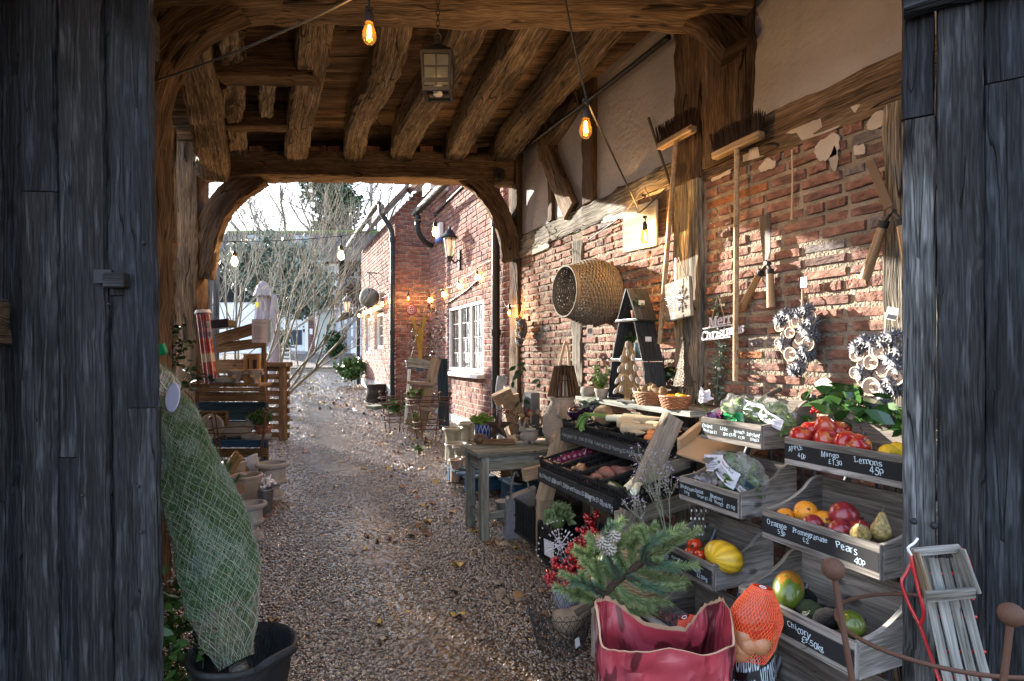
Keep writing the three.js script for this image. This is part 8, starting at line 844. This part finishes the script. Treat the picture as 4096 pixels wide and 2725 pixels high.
// ---------- under and beside the table ----------
{
  const gl = (name, label, u, v, w, h, m) => { const p = PG(u, v), s = px(p); const o = T(name, label, 'pot', p); M(o, 'pot_wall', lathe([[0, 0], [w * 0.36 * s, 0], [w * 0.38 * s, 0.08 * h * s], [w * 0.36 * s, 0.7 * h * s], [w * 0.4 * s, 0.88 * h * s], [w * 0.5 * s, 0.93 * h * s], [w * 0.5 * s, h * s], [w * 0.42 * s, h * s], [w * 0.34 * s, 0.85 * h * s], [w * 0.3 * s, 0.1 * h * s], [0, 0.08 * h * s]], 28), m); M(o, 'dark_inside', new THREE.CylinderGeometry(w * 0.33 * s, w * 0.33 * s, 0.01, 20).translate(0, h * s * 0.7, 0), soil); };
  gl('glazed_planter', 'tall olive glazed planter at back of the table pots', 1043, 1062, 50, 78, oliveGlaze); gl('glazed_planter', 'second olive planter behind the tallest one', 1076, 1052, 42, 80, oliveGlaze); gl('glazed_planter', 'wide rimmed olive bowl beside table leg', 1050, 1082, 54, 62, oliveGlaze); gl('glazed_planter', 'olive glazed bowl partly behind table leg', 1066, 1094, 52, 68, oliveGlaze); gl('clay_pot', 'small tan pot standing nearest the lane', 1048, 1111, 30, 54, pinkPot); gl('clay_pot', 'small olive pot with raised motif behind tan pot', 1064, 1100, 30, 52, oliveGlaze); gl('clay_pot', 'small tan pot right of the olive motif pot', 1076, 1104, 28, 54, pinkPot); gl('clay_pot', 'brown tan pot directly behind far table leg', 1090, 1112, 30, 52, terracotta);
  const p = PG(1165, 1180), t = T('blue_pallet', 'low flaking blue painted pallet under the table', 'pallet', onG(2.0, -5.0), 0); for (let i = 0; i < 4; i++) M(t, 'deck_board', tr(cbox(0.7, 0.02, 0.13, 0.003), -0.05, 0.14, -0.28 + i * 0.17), i % 2 ? palletBlue : bluePaint); for (const z of [-0.25, 0.25]) M(t, 'runner', tr(cbox(0.7, 0.1, 0.07, 0.004), -0.05, 0.07, z), bluePaint);
  const pb = T('pallet_box', 'flaking blue wooden box under the table front', 'box', onG(1.98, -4.3), 0.05); M(pb, 'box_top', tr(cbox(0.36, 0.02, 0.3, 0.003), 0, 0.22, 0), palletBlue); M(pb, 'box_body', tr(cbox(0.32, 0.2, 0.26, 0.004), 0, 0.11, 0), bluePaint);
  { const q = V(2.05, groundY(-4.9) + 0.15, -4.75), o = T('wicker_cube', 'brown square woven basket under the table', 'basket', q), m = mat([0.22, 0.145, 0.09], 0.7, { map: NF }), w = [], S = 0.17; for (let r = 0; r < 15; r++) for (let sd = 0; sd < 4; sd++) { const pts = []; for (let k = 0; k <= 24; k++) pts.push([-S + 2 * S * k / 24, 0.012 + r * 0.02, S + 0.006 * Math.cos(k * Math.PI / 1.5 + r * Math.PI)]); w.push(tr(tube(pts, 0.009, 30, 5), 0, 0, 0, 0, sd * Math.PI / 2)); } M(o, 'weave', merge(w), m); M(o, 'lining', bx(0.32, 0.28, 0.32, 0, 0.14, 0), soil); }
  { const q = V(1.93, groundY(-4.3) + 0.235, -4.27), o = T('burnt_wood_pot', 'dark charred wooden pot on the blue box', 'pot', q); M(o, 'pot_wall', lathe([[0, 0], [0.07, 0], [0.085, 0.02], [0.09, 0.13], [0.08, 0.145], [0.07, 0.145], [0.06, 0.05], [0, 0.05]], 26), wm(W_OLD, [0.16, 0.10, 0.07], 0.006, 0.5)); }
  { const q = V(1.97, groundY(-4.6) + 0.155, -4.62), o = T('flower_box', 'small wooden box of white hyacinths under table', 'flower box', q); M(o, 'box', cbox(0.14, 0.1, 0.1, 0.004).translate(0, 0.05, 0), palletWood); M(o, 'leaves', leafCloud([V(0, 0.13, 0), V(0.04, 0.13, 0), V(-0.04, 0.13, 0)], 40, 0.06, 0.03, 9, 2), leafMat([0.3, 0.42, 0.05])); const q2 = rng(8), fl = []; for (let i = 0; i < 70; i++) fl.push(tr(new THREE.CircleGeometry(0.01, 5), (q2() - 0.5) * 0.14, 0.15 + q2() * 0.08, (q2() - 0.5) * 0.08, q2() * 3, q2() * 3)); M(o, 'blossom', merge(fl), white); }
  { const a = P(1195, 1215, 4.05), o = T('leather_trug', 'grey bucket bag with strap handles leaning by table', 'bag', V(a.x, groundY(a.z), a.z), FACE + 0.1), s = 4.05 / F, m = mat([0.18, 0.19, 0.21], 0.5, { map: NF }); const sh = new THREE.Shape(); sh.moveTo(-32 * s, 0); sh.lineTo(28 * s, 0); sh.lineTo(36 * s, 112 * s); sh.lineTo(-28 * s, 88 * s); M(o, 'bag_wall', new THREE.ExtrudeGeometry(sh, { depth: 0.1, bevelEnabled: true, bevelSize: 0.006, bevelThickness: 0.006 }).translate(0, 0, -0.06), m); M(o, 'strap', tube([[-22 * s, 88 * s, 0.04], [-18 * s, 130 * s, 0.05], [-10 * s, 152 * s, 0.04], [-2 * s, 140 * s, 0]], 0.008, 16, 6), m); M(o, 'strap', tube([[8 * s, 150 * s, -0.05], [16 * s, 140 * s, -0.04], [24 * s, 108 * s, -0.02]], 0.008, 16, 6), m); }
  { const o = T('zinc_can', 'battered metal can lying under the table', 'can', PG(1160, 1200)); M(o, 'can', new THREE.CylinderGeometry(0.07, 0.06, 0.16, 20).translate(0, 0.08, 0), zinc); M(o, 'handle', tube([[0.06, 0.12, 0], [0.12, 0.1, 0], [0.11, 0.04, 0], [0.06, 0.03, 0]], 0.004, 12, 6), steel); }
}
{ // plank plant stand by the house corner
  const D = 7.35, q = (u, v, d = 0) => P(u, v, D + d), t = T('plant_stand', 'ladder shaped stand of reclaimed boards with pots by house', 'stand'); const pl = (n, a, b, w, h, m) => M(t, n, plank(a, b, w, h, { up: V(SA, 0, -CA) }), m);
  pl('side_board', q(1004, 826), q(966, 992), 0.13, 0.04, sawnGrey); pl('side_board', q(944, 830, 0.2), q(932, 985, 0.2), 0.03, 0.05, white); pl('back_post', q(1018, 826, 0.25), q(1022, 985, 0.25), 0.14, 0.05, palletBlue); pl('front_rail', q(938, 830), q(1002, 842), 0.1, 0.03, shelfGrey); pl('front_rail', q(938, 842), q(1000, 848), 0.03, 0.03, shelfGrey); pl('lower_rail', q(935, 965), q(972, 985), 0.06, 0.03, sawnGrey); pl('lower_rail', q(938, 985), q(972, 1003), 0.06, 0.03, sawnGrey); pl('shelf', q(940, 935), q(1000, 945), 0.04, 0.14, sawnGrey); pl('shelf', q(940, 880), q(1000, 885), 0.04, 0.14, sawnGrey);
  const pots = [[967, 838, 'blue plastic pot of yellow iris leaves on plant stand top', 'iris'], [945, 832, 'small pot of withered stems on plant stand top', 'dead'], [1000, 832, 'clay pot of dried brown stalks on plant stand top', 'dead'], [962, 908, 'blue pot of trailing green plant on middle rung', 'green'], [990, 908, 'blue pot with dead brown fronds on middle rung', 'dead'], [965, 970, 'black pot of green leaves on lowest rung', 'green']];
  pots.forEach(([u, v, lb, k], i) => { const p = q(u, v, 0.08), o = T('plant_pot', lb, 'pot plant', p), r = 0.07; M(o, 'pot', lathe([[0, -0.1], [r * 0.7, -0.1], [r, 0], [r * 1.06, 0.01], [r * 0.9, 0.01], [r * 0.85, -0.02], [0, -0.02]], 18), i === 5 ? blackPlastic : mat([0.10, 0.16, 0.25], 0.4)); const q2 = rng(i + 60);
    if (k === 'iris') { const l = []; for (let j = 0; j < 7; j++) { const a = q2() * 6.3, s = 0.05 + 0.12 * q2(), h = 0.35 + 0.35 * q2(); l.push(timber([[0, 0, 0], [s * 0.3 * Math.cos(a), h * 0.5, s * 0.3 * Math.sin(a)], [s * Math.cos(a), h, s * Math.sin(a)]], 0.035, 0.003, { up: V(0, 0, 1), n: 8, rough: 0.001, c: 0.001 })); } M(o, 'leaves', merge(l), strawLeaf); }
    else if (k === 'dead') { const b = branches(i + 70, V(0, 0, 0), [[V(0.1, 1, 0), 0.3, 0.006], [V(-0.2, 1, 0.1), 0.25, 0.005], [V(0.2, 1, -0.1), 0.35, 0.005]], { levels: 2, kids: [3, 3], len: 0.3, r: 0.005, minr: 0.0015, up: 0.2, steps: 3 }); M(o, 'stems', b.trunk, deadLeaf); M(o, 'twigs', b.twigs, deadLeaf); M(o, 'withered_leaves', leafCloud(b.tips.map(z => z[0]), 90, 0.05, 0.04, i), deadLeaf); }
    else M(o, 'leaves', leafCloud(blobPts(V(-0.03, 0.02, 0.02), 0.12, 0.1, 0.1, 24, i), 160, 0.06, 0.04, i), leafMat([0.22, 0.36, 0.06])); });
}

// ---------- ground display at the front right ----------
{
  const p = PG(1308, 1395), s = px(p); const o = T('berry_bucket', 'pale metal bucket packed with shiny red berry stems', 'bucket', V(p.x, groundY(p.z), p.z), FACE); M(o, 'bucket', lathe([[0, 0], [30 * s, 0], [42 * s, 54 * s], [44 * s, 55 * s], [41 * s, 55 * s], [29 * s, 3 * s], [0, 3 * s]], 30), mat([0.55, 0.58, 0.66], 0.4, { metalness: 0.3 }));
  const D = depth(p), q = (u, v, d = 0) => P(u, v, D + d), b = T('red_berry_stems', 'branching stems of glossy red berries in metal bucket', 'berries'), lines = [[[1305, 1350], [1290, 1320], [1268, 1290]], [[1310, 1350], [1315, 1300], [1325, 1255], [1345, 1215], [1362, 1180]], [[1315, 1350], [1340, 1320], [1350, 1290]], [[1308, 1345], [1300, 1310], [1285, 1280]], [[1330, 1260], [1350, 1250], [1370, 1225], [1380, 1195]]]; M(b, 'stems', merge(lines.map(l => tube(l.map(([u, v]) => q(u, v)), 0.0035, 16, 5))), barkDark); const bg = ball(0.0125, 12), rb = mat([0.42, 0.008, 0.012], 0.12, { clearcoat: 1 }); const cl = [[1285, 1320, 34, 38, 60], [1335, 1325, 34, 26, 44], [1328, 1275, 26, 34, 44], [1345, 1240, 26, 28, 36], [1362, 1195, 18, 22, 20], [1370, 1225, 16, 18, 12]]; cl.forEach(([u, v, a, c, n]) => { for (let i = 0; i < n; i++) { const t = R() * 6.283, k = Math.sqrt(R()); M(b, 'berry', bg, rb, q(u + a * k * Math.cos(t), v + c * k * Math.sin(t), (R() - 0.5) * 0.14)); } });
  const f = [], qq = rng(14); for (let k = 0; k < 9; k++) { const a = k * 0.7 + 0.4 * qq(); for (let j = 1; j < 6; j++) { const e = j * 0.022 * (0.8 + 0.5 * qq()); f.push(tr(ball(0.006, 6), e * Math.cos(a), e * Math.sin(a), 0)); f.push(tr(ball(0.0045, 6), e * Math.cos(a + 0.25), e * Math.sin(a + 0.25), 0.004), tr(ball(0.0045, 6), e * Math.cos(a - 0.25), e * Math.sin(a - 0.25), -0.004)); } f.push(rod([0, 0, 0], [0.09 * Math.cos(a), 0.09 * Math.sin(a), 0], 0.003, 4)); } const sf = T('glitter_snowflake', 'large silver glitter snowflake pick behind the red berries', 'ornament', q(1290, 1255, 0.12), FACE); M(sf, 'flake', merge(f), mat([0.66, 0.64, 0.68], 0.35, { metalness: 0.6 })); M(sf, 'pick', rod([0, 0, 0], [0.03, -0.35, 0], 0.003), steel);
}
{ // wire basket with sacking
  const c = PG(1290, 1488), s = px(c), t = T('wire_basket', 'black curled wire basket on gravel with hessian bundle', 'basket', c, 0.3), w = [], hh = 92 * s, prof = k => (52 + 24 * k) * s; for (let i = 0; i < 46; i++) for (const g of [1, -1]) { const pts = []; for (let j = 0; j <= 8; j++) { const k = j / 8, a = i / 46 * 6.283 + g * 0.55 * k + 0.06 * sn(i, j, g), r = prof(k); pts.push([r * Math.cos(a), hh * k, r * Math.sin(a)]); } w.push(tube(pts, 0.0014, 10, 4)); } for (let i = 0; i < 30; i++) { const a = i / 30 * 6.283, r = prof(1); w.push(tube([[r * Math.cos(a), hh, r * Math.sin(a)], [r * 1.03 * Math.cos(a + 0.1), hh * 1.14, r * 1.03 * Math.sin(a + 0.1)], [r * Math.cos(a + 0.2), hh, r * Math.sin(a + 0.2)]], 0.0014, 8, 4)); } for (const k of [0, 0.4, 1]) w.push(tr(ring(prof(k), 0.002, 40, 5), 0, hh * k, 0)); M(t, 'wire_work', merge(w), wire); M(t, 'price_tag', tr(cbox(0.03, 0.045, 0.001, 0.0004), -12 * s, 38 * s, 64 * s, 0, 0, 0.15), paper);
  const h = T('hessian_bundle', 'hessian wrapped root ball of the spruce branch', 'sacking', P(1305, 1425, depth(c)), FACE), hm = mat([0.46, 0.35, 0.24], 0.95, { map: NF, bumpMap: NBF, bumpScale: 0.006 }); M(h, 'wrap', warp(ball(1, 24).scale(38 * s, 26 * s, 32 * s), 0.012, 18), hm); M(h, 'twisted_neck', warp(lathe([[22 * s, -10 * s], [14 * s, 10 * s], [18 * s, 26 * s], [6 * s, 30 * s]], 18).rotateZ(-1.0).translate(26 * s, 14 * s, 0), 0.006, 24), hm);
  // spruce branch
  const D = 2.2, sprL = spruceT.map(c => c.map((v, i) => v * [1.75, 1.5, 1.3][i])), q = (u, v, d = 0) => P(u, v, D + d), b = T('spruce_branch', 'artificial spruce branch lying over the baskets', 'spruce branch'); const main = [[1325, 1412], [1375, 1380], [1420, 1340], [1470, 1300], [1515, 1275], [1555, 1245]]; const tw = [[[1390, 1368], [1350, 1345], [1318, 1338]], [[1385, 1370], [1380, 1330], [1372, 1290]], [[1420, 1340], [1370, 1290], [1325, 1265]], [[1430, 1335], [1400, 1280], [1395, 1240], [1410, 1205]], [[1445, 1320], [1420, 1270], [1430, 1235]], [[1460, 1310], [1455, 1265], [1475, 1225]], [[1480, 1295], [1490, 1255], [1530, 1230]], [[1500, 1280], [1530, 1262], [1565, 1238]], [[1460, 1310], [1500, 1320], [1545, 1345]], [[1440, 1325], [1480, 1345], [1530, 1360]], [[1415, 1345], [1450, 1375], [1500, 1395]], [[1400, 1360], [1430, 1395], [1470, 1415]], [[1480, 1297], [1520, 1300], [1555, 1310]], [[1372, 1382], [1340, 1372], [1315, 1370]], [[1440, 1325], [1400, 1310], [1365, 1320]]]; M(b, 'branch', merge([tube(main.map(([u, v]) => q(u, v)), 0.013, 24, 8), ...tw.map((l, i) => tube(l.map(([u, v]) => q(u, v, (i % 3 - 1) * 0.06)), 0.004, 10, 5))]), mat([0.14, 0.085, 0.055], 0.9, { map: NF, bumpMap: NBF, bumpScale: 0.006 }));
  M(b, 'needles', merge([...tw.map((l, i) => spruceTwig(l.map(([u, v], j) => q(u, v, (i % 3 - 1) * 0.06 * (j ? 1 : 0.3))), 1500, 0.03, i + 40, i % 3 ? sprL : [[0.09, 0.16, 0.10], [0.13, 0.22, 0.13]])), ...tw.flatMap((l, i) => [0.45, 0.7].map((k, j) => { const cv = cv3(l.map(([u, v]) => q(u, v, (i % 3 - 1) * 0.06))), a = cv.getPointAt(k), d = cv.getTangentAt(k), sd = V(CA, 0, SA).multiplyScalar(j ? 0.06 : -0.06).add(V(0, 0.02, 0)); return spruceTwig([a, a.clone().addScaledVector(d, 0.03).addScaledVector(sd, 0.5), a.clone().addScaledVector(d, 0.06).add(sd)], 520, 0.027, i * 7 + j, sprL); }))]), needleV);
  const gl = T('glitter_cone_pick', 'glittered silver pine cone pick among spruce needles', 'ornament'); M(gl, 'cones', merge([[1400, 1270], [1385, 1255], [1410, 1240]].map(([u, v]) => tr(coneG.clone(), q(u, v, -0.05), 0, 0, 0.5, 0, 0.3, 1.2))), mat([0.42, 0.37, 0.31], 0.5, { metalness: 0.3 })); M(gl, 'stems', tube([q(1385, 1290, -0.02), q(1398, 1250, -0.05), q(1415, 1215, -0.05)], 0.005, 12, 5), mat([0.5, 0.46, 0.4], 0.5));
}
{ // willow basket behind the spruce
  const c = P(1480, 1400, 2.72), t = T('willow_basket', 'large pale willow log basket behind the spruce branch', 'basket', V(c.x, c.y, c.z), 0.2), wk = mat([0.52, 0.34, 0.17], 0.7, { map: NF }), prof = k => [0.13 + 0.035 * Math.sin(k * 2.2), k * 0.3]; M(t, 'weave', wicker(prof, 30, 30, 0.006, 5), wk); M(t, 'stakes', stakesOf(prof, 30, 0.004), wk); M(t, 'rim', merge([0, 1].map(i => tr(ring(prof(1)[0] + 0.004, 0.01, 48), 0, 0.3 + i * 0.012, 0))), wk); M(t, 'handle', tube([[-0.15, 0.3, 0], [-0.1, 0.33, 0.06], [0, 0.345, 0.1], [0.1, 0.33, 0.06], [0.15, 0.3, 0]], 0.012, 24, 8), wk); M(t, 'base', new THREE.CylinderGeometry(0.13, 0.13, 0.012, 28), wk);
  one('basket_plinth', 'low dark wooden box under the willow basket', 'box', cbox(0.3, c.y - groundY(c.z), 0.3, 0.006), tarred[0], V(c.x, (c.y + groundY(c.z)) / 2, c.z), [0, 0.2, 0]);
  // sea lavender and pussy willow
  const sl = T('sea_lavender', 'dried lilac sea lavender spray before the timber leg', 'dried flowers'), base = P(1535, 1262, 2.55); const b = branches(88, base, [[V(-0.3, 1, 0), 0.2, 0.003], [V(-0.05, 1, 0.1), 0.22, 0.003], [V(0.15, 1, 0), 0.2, 0.003], [V(-0.6, 0.7, 0), 0.18, 0.003]], { levels: 3, kids: [4, 4, 3], len: 0.2, r: 0.003, minr: 0.001, up: 0.2, shrink: 0.6, steps: 3, sides: 4 }); M(sl, 'stems', mergeGeometries([b.trunk, b.twigs]), mat([0.30, 0.32, 0.22], 0.9)); M(sl, 'flowers', leafCloud(b.tips.filter(z => z[2] > 1).map(z => z[0]), 500, 0.011, 0.014, 90), mat([0.36, 0.30, 0.38], 0.8));
  const pw = T('pussy_willow', 'pussy willow twigs with pale buds beside left rack', 'twigs'); for (let i = 0; i < 4; i++) { const l = [P(1600 + i * 6, 1250, 2.45), P(1594 + i * 9, 1200, 2.45), P(1584 + i * 13, 1150, 2.45)]; M(pw, 'twig', tube(l, 0.003, 10, 5), barkDark); const cv = cv3(l); for (let k = 0; k < 4; k++) M(pw, 'bud', ball(0.0045, 8).scale(0.8, 1.4, 0.8), white, cv.getPointAt(0.2 + k * 0.18).add(V(0.006 * (k % 2 ? 1 : -1), 0, 0))); }
}
{ // crumpled red paper sack
  const D = 1.62, s = D / F, c = P(1527, 1640, D), low = c.y - groundY(c.z), t = T('red_paper_sack', 'crumpled open red paper sack at front of display', 'sack', c, FACE), pos = [], uv = [], idx = [], N = 120, K = 60; const top = x => 165 * s + (x < -0.2 ? 80 * s * Math.min(1, (-0.2 - x) * 1.5) : x > 0.35 ? 76 * s * Math.min(1, (x - 0.35) * 2.4) : 0);
  const shell = (inset) => { for (let i = 0; i <= K; i++) for (let j = 0; j <= N; j++) { const a = j / N * 6.2832, ca = Math.cos(a), sa = Math.sin(a), e = 0.55, x = Math.sign(ca) * Math.pow(Math.abs(ca), e), z = Math.sign(sa) * Math.pow(Math.abs(sa), e), k = i / K, H = (z > 0 ? 172 * s + Math.max(0, top(x) - 172 * s) * Math.pow(1 - Math.min(1, z * 1.2), 2) : top(x + 0.08 * z)) * (0.985 + 0.03 * sn(ca * 4, sa * 4, 1)) * 1, fold = 0.006 * sn(x * 3 + k * 3, k * 9, z * 3) + 0.004 * Math.abs(sn(x * 7 - k * 9, k * 16, z * 5)) - 0.006 * Math.pow(Math.abs(sn(k * 7 + x * 2, x * 3, 7)), 3); pos.push(x * (157 * s - inset) * (0.97 - 0.03 * Math.cos(k * 3)) + fold * x, k * (H + low) - low, z * (0.075 - inset) * (1 + 0.25 * (1 - k)) + fold * 1.6); uv.push(a * 0.2, k * 0.3); } };
  shell(0); for (let i = 0; i < K; i++) for (let j = 0; j < N; j++) { const a = i * (N + 1) + j, b = a + N + 1; idx.push(a, b, a + 1, b, b + 1, a + 1); } const g = new THREE.BufferGeometry(); g.setAttribute('position', new THREE.Float32BufferAttribute(pos, 3)); g.setAttribute('uv', new THREE.Float32BufferAttribute(uv, 2)); g.setIndex(idx); g.computeVertexNormals(); const sackMap = tex(256, 256, (x, y) => { const n = fb(x * 6, y * 6, 6, 6, 401, 4), m = fb(x * 5, y * 5, 5, 5, 405, 3); const d = m > 0.66 ? 0.6 : 1; return [0.98 * d * (0.85 + 0.3 * (n - 0.5)), 0.9 * d, 0.9 * d]; }, true, 2, 2);
  M(t, 'sack_wall', toCreasedNormals(g, 0.5), mat([0.46, 0.045, 0.065], 0.34, { map: sackMap, bumpMap: tex(512, 512, (x, y) => { let v = 0; for (const [n, a] of [[3, 0.5], [6, 0.3], [11, 0.2]]) v += a * (1 - Math.abs(2 * vn(x * n + 0.4 * vn(y * n, x * n, 3, n, n), y * n, 431 + n, n, n) - 1)); return v; }, false, 2.5, 2.5), bumpScale: 0.05, clearcoat: 0.3, clearcoatRoughness: 0.3 }));
  const rim = []; for (let j = 0; j <= N; j++) { const o = (K * (N + 1) + j) * 3; rim.push(V(pos[o], pos[o + 1], pos[o + 2])); } const rg = new THREE.BufferGeometry(), rp = [], ri = []; rim.forEach((p, j) => { const k = p.z > 0.02 ? 0.0005 : 0.004 + 0.012 * hs(j, 3, 5); rp.push(p.x, p.y - 0.002, p.z, p.x * 0.97, p.y + k, p.z * 0.93); }); for (let j = 0; j < N; j++) { const a = j * 2; ri.push(a, a + 1, a + 2, a + 1, a + 3, a + 2); } rg.setAttribute('position', new THREE.Float32BufferAttribute(rp, 3)); rg.setIndex(ri); rg.computeVertexNormals(); M(t, 'torn_brown_edge', rg, mat([0.44, 0.27, 0.17], 0.9)); 
}
// net bags of onions
function netBag(label, D, cu, cv, w, h, tilt, col, fruit, n, fr) { const s = D / F, c = P(cu, cv, D), t = T('net_bag', label, 'net bag', c, FACE); t.rotation.z = tilt; const prof = k => w * s * 0.5 * (k < 0.55 ? 0.75 + 0.25 * Math.sin(k / 0.55 * 1.57) : Math.max(0.12, 1 - Math.pow((k - 0.55) / 0.45, 1.3) * 0.62)), P2 = (k, a, m = 1) => { const r = prof(k) * m * (1 + 0.08 * sn(Math.cos(a) * 2, k * 5, Math.sin(a) * 2)); return V(r * Math.cos(a), (k - 0.5) * h * s, r * 0.6 * Math.sin(a)); };
  const net = []; for (const g of [1, -1]) for (let i = 0; i < 44; i++) { const pts = []; for (let j = 0; j <= 16; j++) pts.push(P2(j / 16, i / 44 * 6.283 + g * j / 16 * 1.6)); net.push(new THREE.TubeGeometry(new THREE.CatmullRomCurve3(pts), 20, 0.0011, 3)); } M(t, 'netting', merge(net), mat(col, 0.35, { clearcoat: 0.4 }));
  const g = new THREE.BufferGeometry(), pos = [], idx = [], N = 40, K = 24; for (let i = 0; i <= K; i++) for (let j = 0; j <= N; j++) { const p = P2(0.35 + 0.65 * i / K, j / N * 6.2832, 0.985 + 0.05 * sn(i * 0.8, j * 0.9, 3)); pos.push(p.x, p.y, p.z); } for (let i = 0; i < K; i++) for (let j = 0; j < N; j++) { const a = i * (N + 1) + j, b = a + N + 1; idx.push(a, b, a + 1, b, b + 1, a + 1); } g.setAttribute('position', new THREE.Float32BufferAttribute(pos, 3)); g.setIndex(idx); g.computeVertexNormals(); M(t, 'inner_net', g, mat(col, 0.4, { transmission: 0.8, thickness: 0 }));
  const q = rng(n + 5), fg = warp(ball(0.034, 16), 0.002, 20); for (let i = 0; i < n; i++) { const k = 0.06 + 0.42 * (i + 0.5) / n, a = q() * 6.3, p = P2(k, a, 0.5); M(t, fr, fg, fruit, p); } M(t, 'tie', tr(ring(0.009, 0.0015, 14), 0, h * s * 0.5, 0), paper); }
netBag('bright orange net bag of onions leaning on the crates', 1.66, 1738, 1432, 122, 165, -0.22, [0.9, 0.13, 0.03], mat([0.56, 0.24, 0.11], 0.4, { map: NF }), 9, 'onion'); netBag('small orange net bag lying in the lowest left crate', 2.02, 1590, 1448, 70, 62, 0.5, [0.74, 0.08, 0.03], mat([0.58, 0.2, 0.06], 0.4), 5, 'satsuma');
{ // printed onion sack below, grapes
  const D = 1.7, s = D / F, c = P(1728, 1545, D), t = T('onion_sack', 'black plastic sack printed ONIONS under the orange net', 'sack', c, FACE), tx = canvas(512, 256, (x, w, h) => { x.fillStyle = '#0b0e12'; x.fillRect(0, 0, w, h); x.fillStyle = '#aab6c0'; x.font = 'bold 44px sans-serif'; for (let i = 0; i < 6; i++) { x.save(); x.translate(-40 - 30 * (i % 2), 46 + i * 44); x.rotate(-0.06); x.fillText('ONIONS ONIONS ONIONS', 0, 0); x.restore(); } }); tx.wrapS = THREE.RepeatWrapping; tx.repeat.set(2, 1); M(t, 'sack_wall', warp(new THREE.CylinderGeometry(52 * s, 60 * s, 110 * s + c.y - 55 * s - groundY(c.z), 32, 14).translate(0, -(c.y - 55 * s - groundY(c.z)) / 2, 0), 0.006, 18), mat([1, 1, 1], 0.25, { map: tx, clearcoat: 0.8 }));
  const g = T('grape_punnet', 'dark red grapes in clear punnet within lowest left crate', 'grapes', PX(1535, 1432, 1.52)), gg = ball(0.011, 10), gm = mat([0.16, 0.012, 0.025], 0.15, { clearcoat: 0.8 }); for (let i = 0; i < 34; i++) M(g, 'grape', gg, gm, V((R() - 0.5) * 0.1, R() * 0.03, (R() - 0.5) * 0.13)); M(g, 'punnet', bx(0.13, 0.05, 0.16, 0, 0.02, 0), clearBag);
}
// rusty ring support and sledge nearest the camera
{
  const D = 1.16, s = D / F, c = P(2190, 1450, D + 0.12); const t = hoopSupport('rusty ring plant support nearest camera with ball finials', [[P(1918, 1310, D), P(1938, 1430, D - 0.01), P(1966, 1590, D - 0.02)], [P(2328, 1415, 1.0), P(2318, 1500, 1.0), P(2306, 1600, 1.0)], [P(2120, 1340, D + 0.35), P(2118, 1480, D + 0.33), P(2115, 1640, D + 0.3)]], [[c, 0.24, 0.19, 0.0052]], [[P(1918, 1310, D), 0.0225], [P(2328, 1415, 1.0), 0.0205], [P(2100, 1290, D + 0.35), 0.02]]);
  const E = 1.33, q = (u, v, d = 0) => P(u, v, E + d), sl = T('toy_sledge', 'small wooden slatted sledge with red metal runners', 'sledge'), red = mat([0.42, 0.015, 0.02], 0.3, { clearcoat: 0.5 }), up = V(SA, 0.15, -CA).normalize();
  [[2122, 2188], [2147, 2218], [2172, 2248], [2197, 2278]].forEach(([a, b]) => M(sl, 'slat', plank(q(a, 1285, 0.03), q(b, 1590, -0.1), 0.022, 0.009, { up, n: 10 }), slatGrey));
  M(sl, 'tray_side', plank(q(2102, 1270), q(2133, 1372, -0.02), 0.009, 0.045, { up }), sawn); M(sl, 'tray_side', plank(q(2204, 1262), q(2240, 1362, -0.02), 0.009, 0.045, { up }), slatGrey); M(sl, 'tray_end', plank(q(2100, 1272), q(2206, 1262), 0.02, 0.012, { up }), slatGrey); M(sl, 'tray_end', plank(q(2130, 1374, -0.04), q(2242, 1364, -0.04), 0.026, 0.012, { up }), slatGrey);
  const rn = pts => M(sl, 'runner', tube(pts, 0.0042, 40, 7), red); rn([q(2205, 1258, 0.02), q(2110, 1266, 0.02), q(2098, 1275, 0), q(2110, 1340, -0.01), q(2124, 1395, -0.02), q(2126, 1420, -0.01), q(2118, 1440, 0)]); rn([q(2118, 1440, 0), q(2160, 1560, -0.03), q(2178, 1610, -0.06)]); rn([q(2205, 1258, 0.02), q(2222, 1275, 0.02), q(2240, 1340, 0), q(2238, 1380, 0)]); rn([q(2100, 1290, 0.03), q(2086, 1320, 0.03), q(2076, 1338, 0.03), q(2090, 1385, 0.02), q(2118, 1440, 0)]); M(sl, 'cross_bar', merge([1320, 1420, 1500, 1560].map((v, i) => rod(q(2112 + (v - 1285) * 0.22, v, 0.03 - 0.0004 * (v - 1285)), q(2212 + (v - 1285) * 0.26, v, 0.03 - 0.0004 * (v - 1285)), 0.0035))), red); M(sl, 'string_tie', tube([q(2098, 1278, -0.01), q(2090, 1262, -0.01), q(2104, 1250, -0.01), q(2112, 1240, 0)], 0.003, 12, 6), paper);
}
one('conduit', 'black conduit pipe running along top of right wall', 'conduit', tube([PX(1120, 398, 2.2), PX(1165, 372, 2.2), PX(1300, 272, 2.2), PX(1420, 180, 2.2), PX(1540, 85, 2.2)], 0.018, 40, 8), iron);
console.log('all');
scene.traverse(o => { if (o.isMesh) { o.castShadow = true; o.receiveShadow = true; } });
renderer.render(scene, camera);
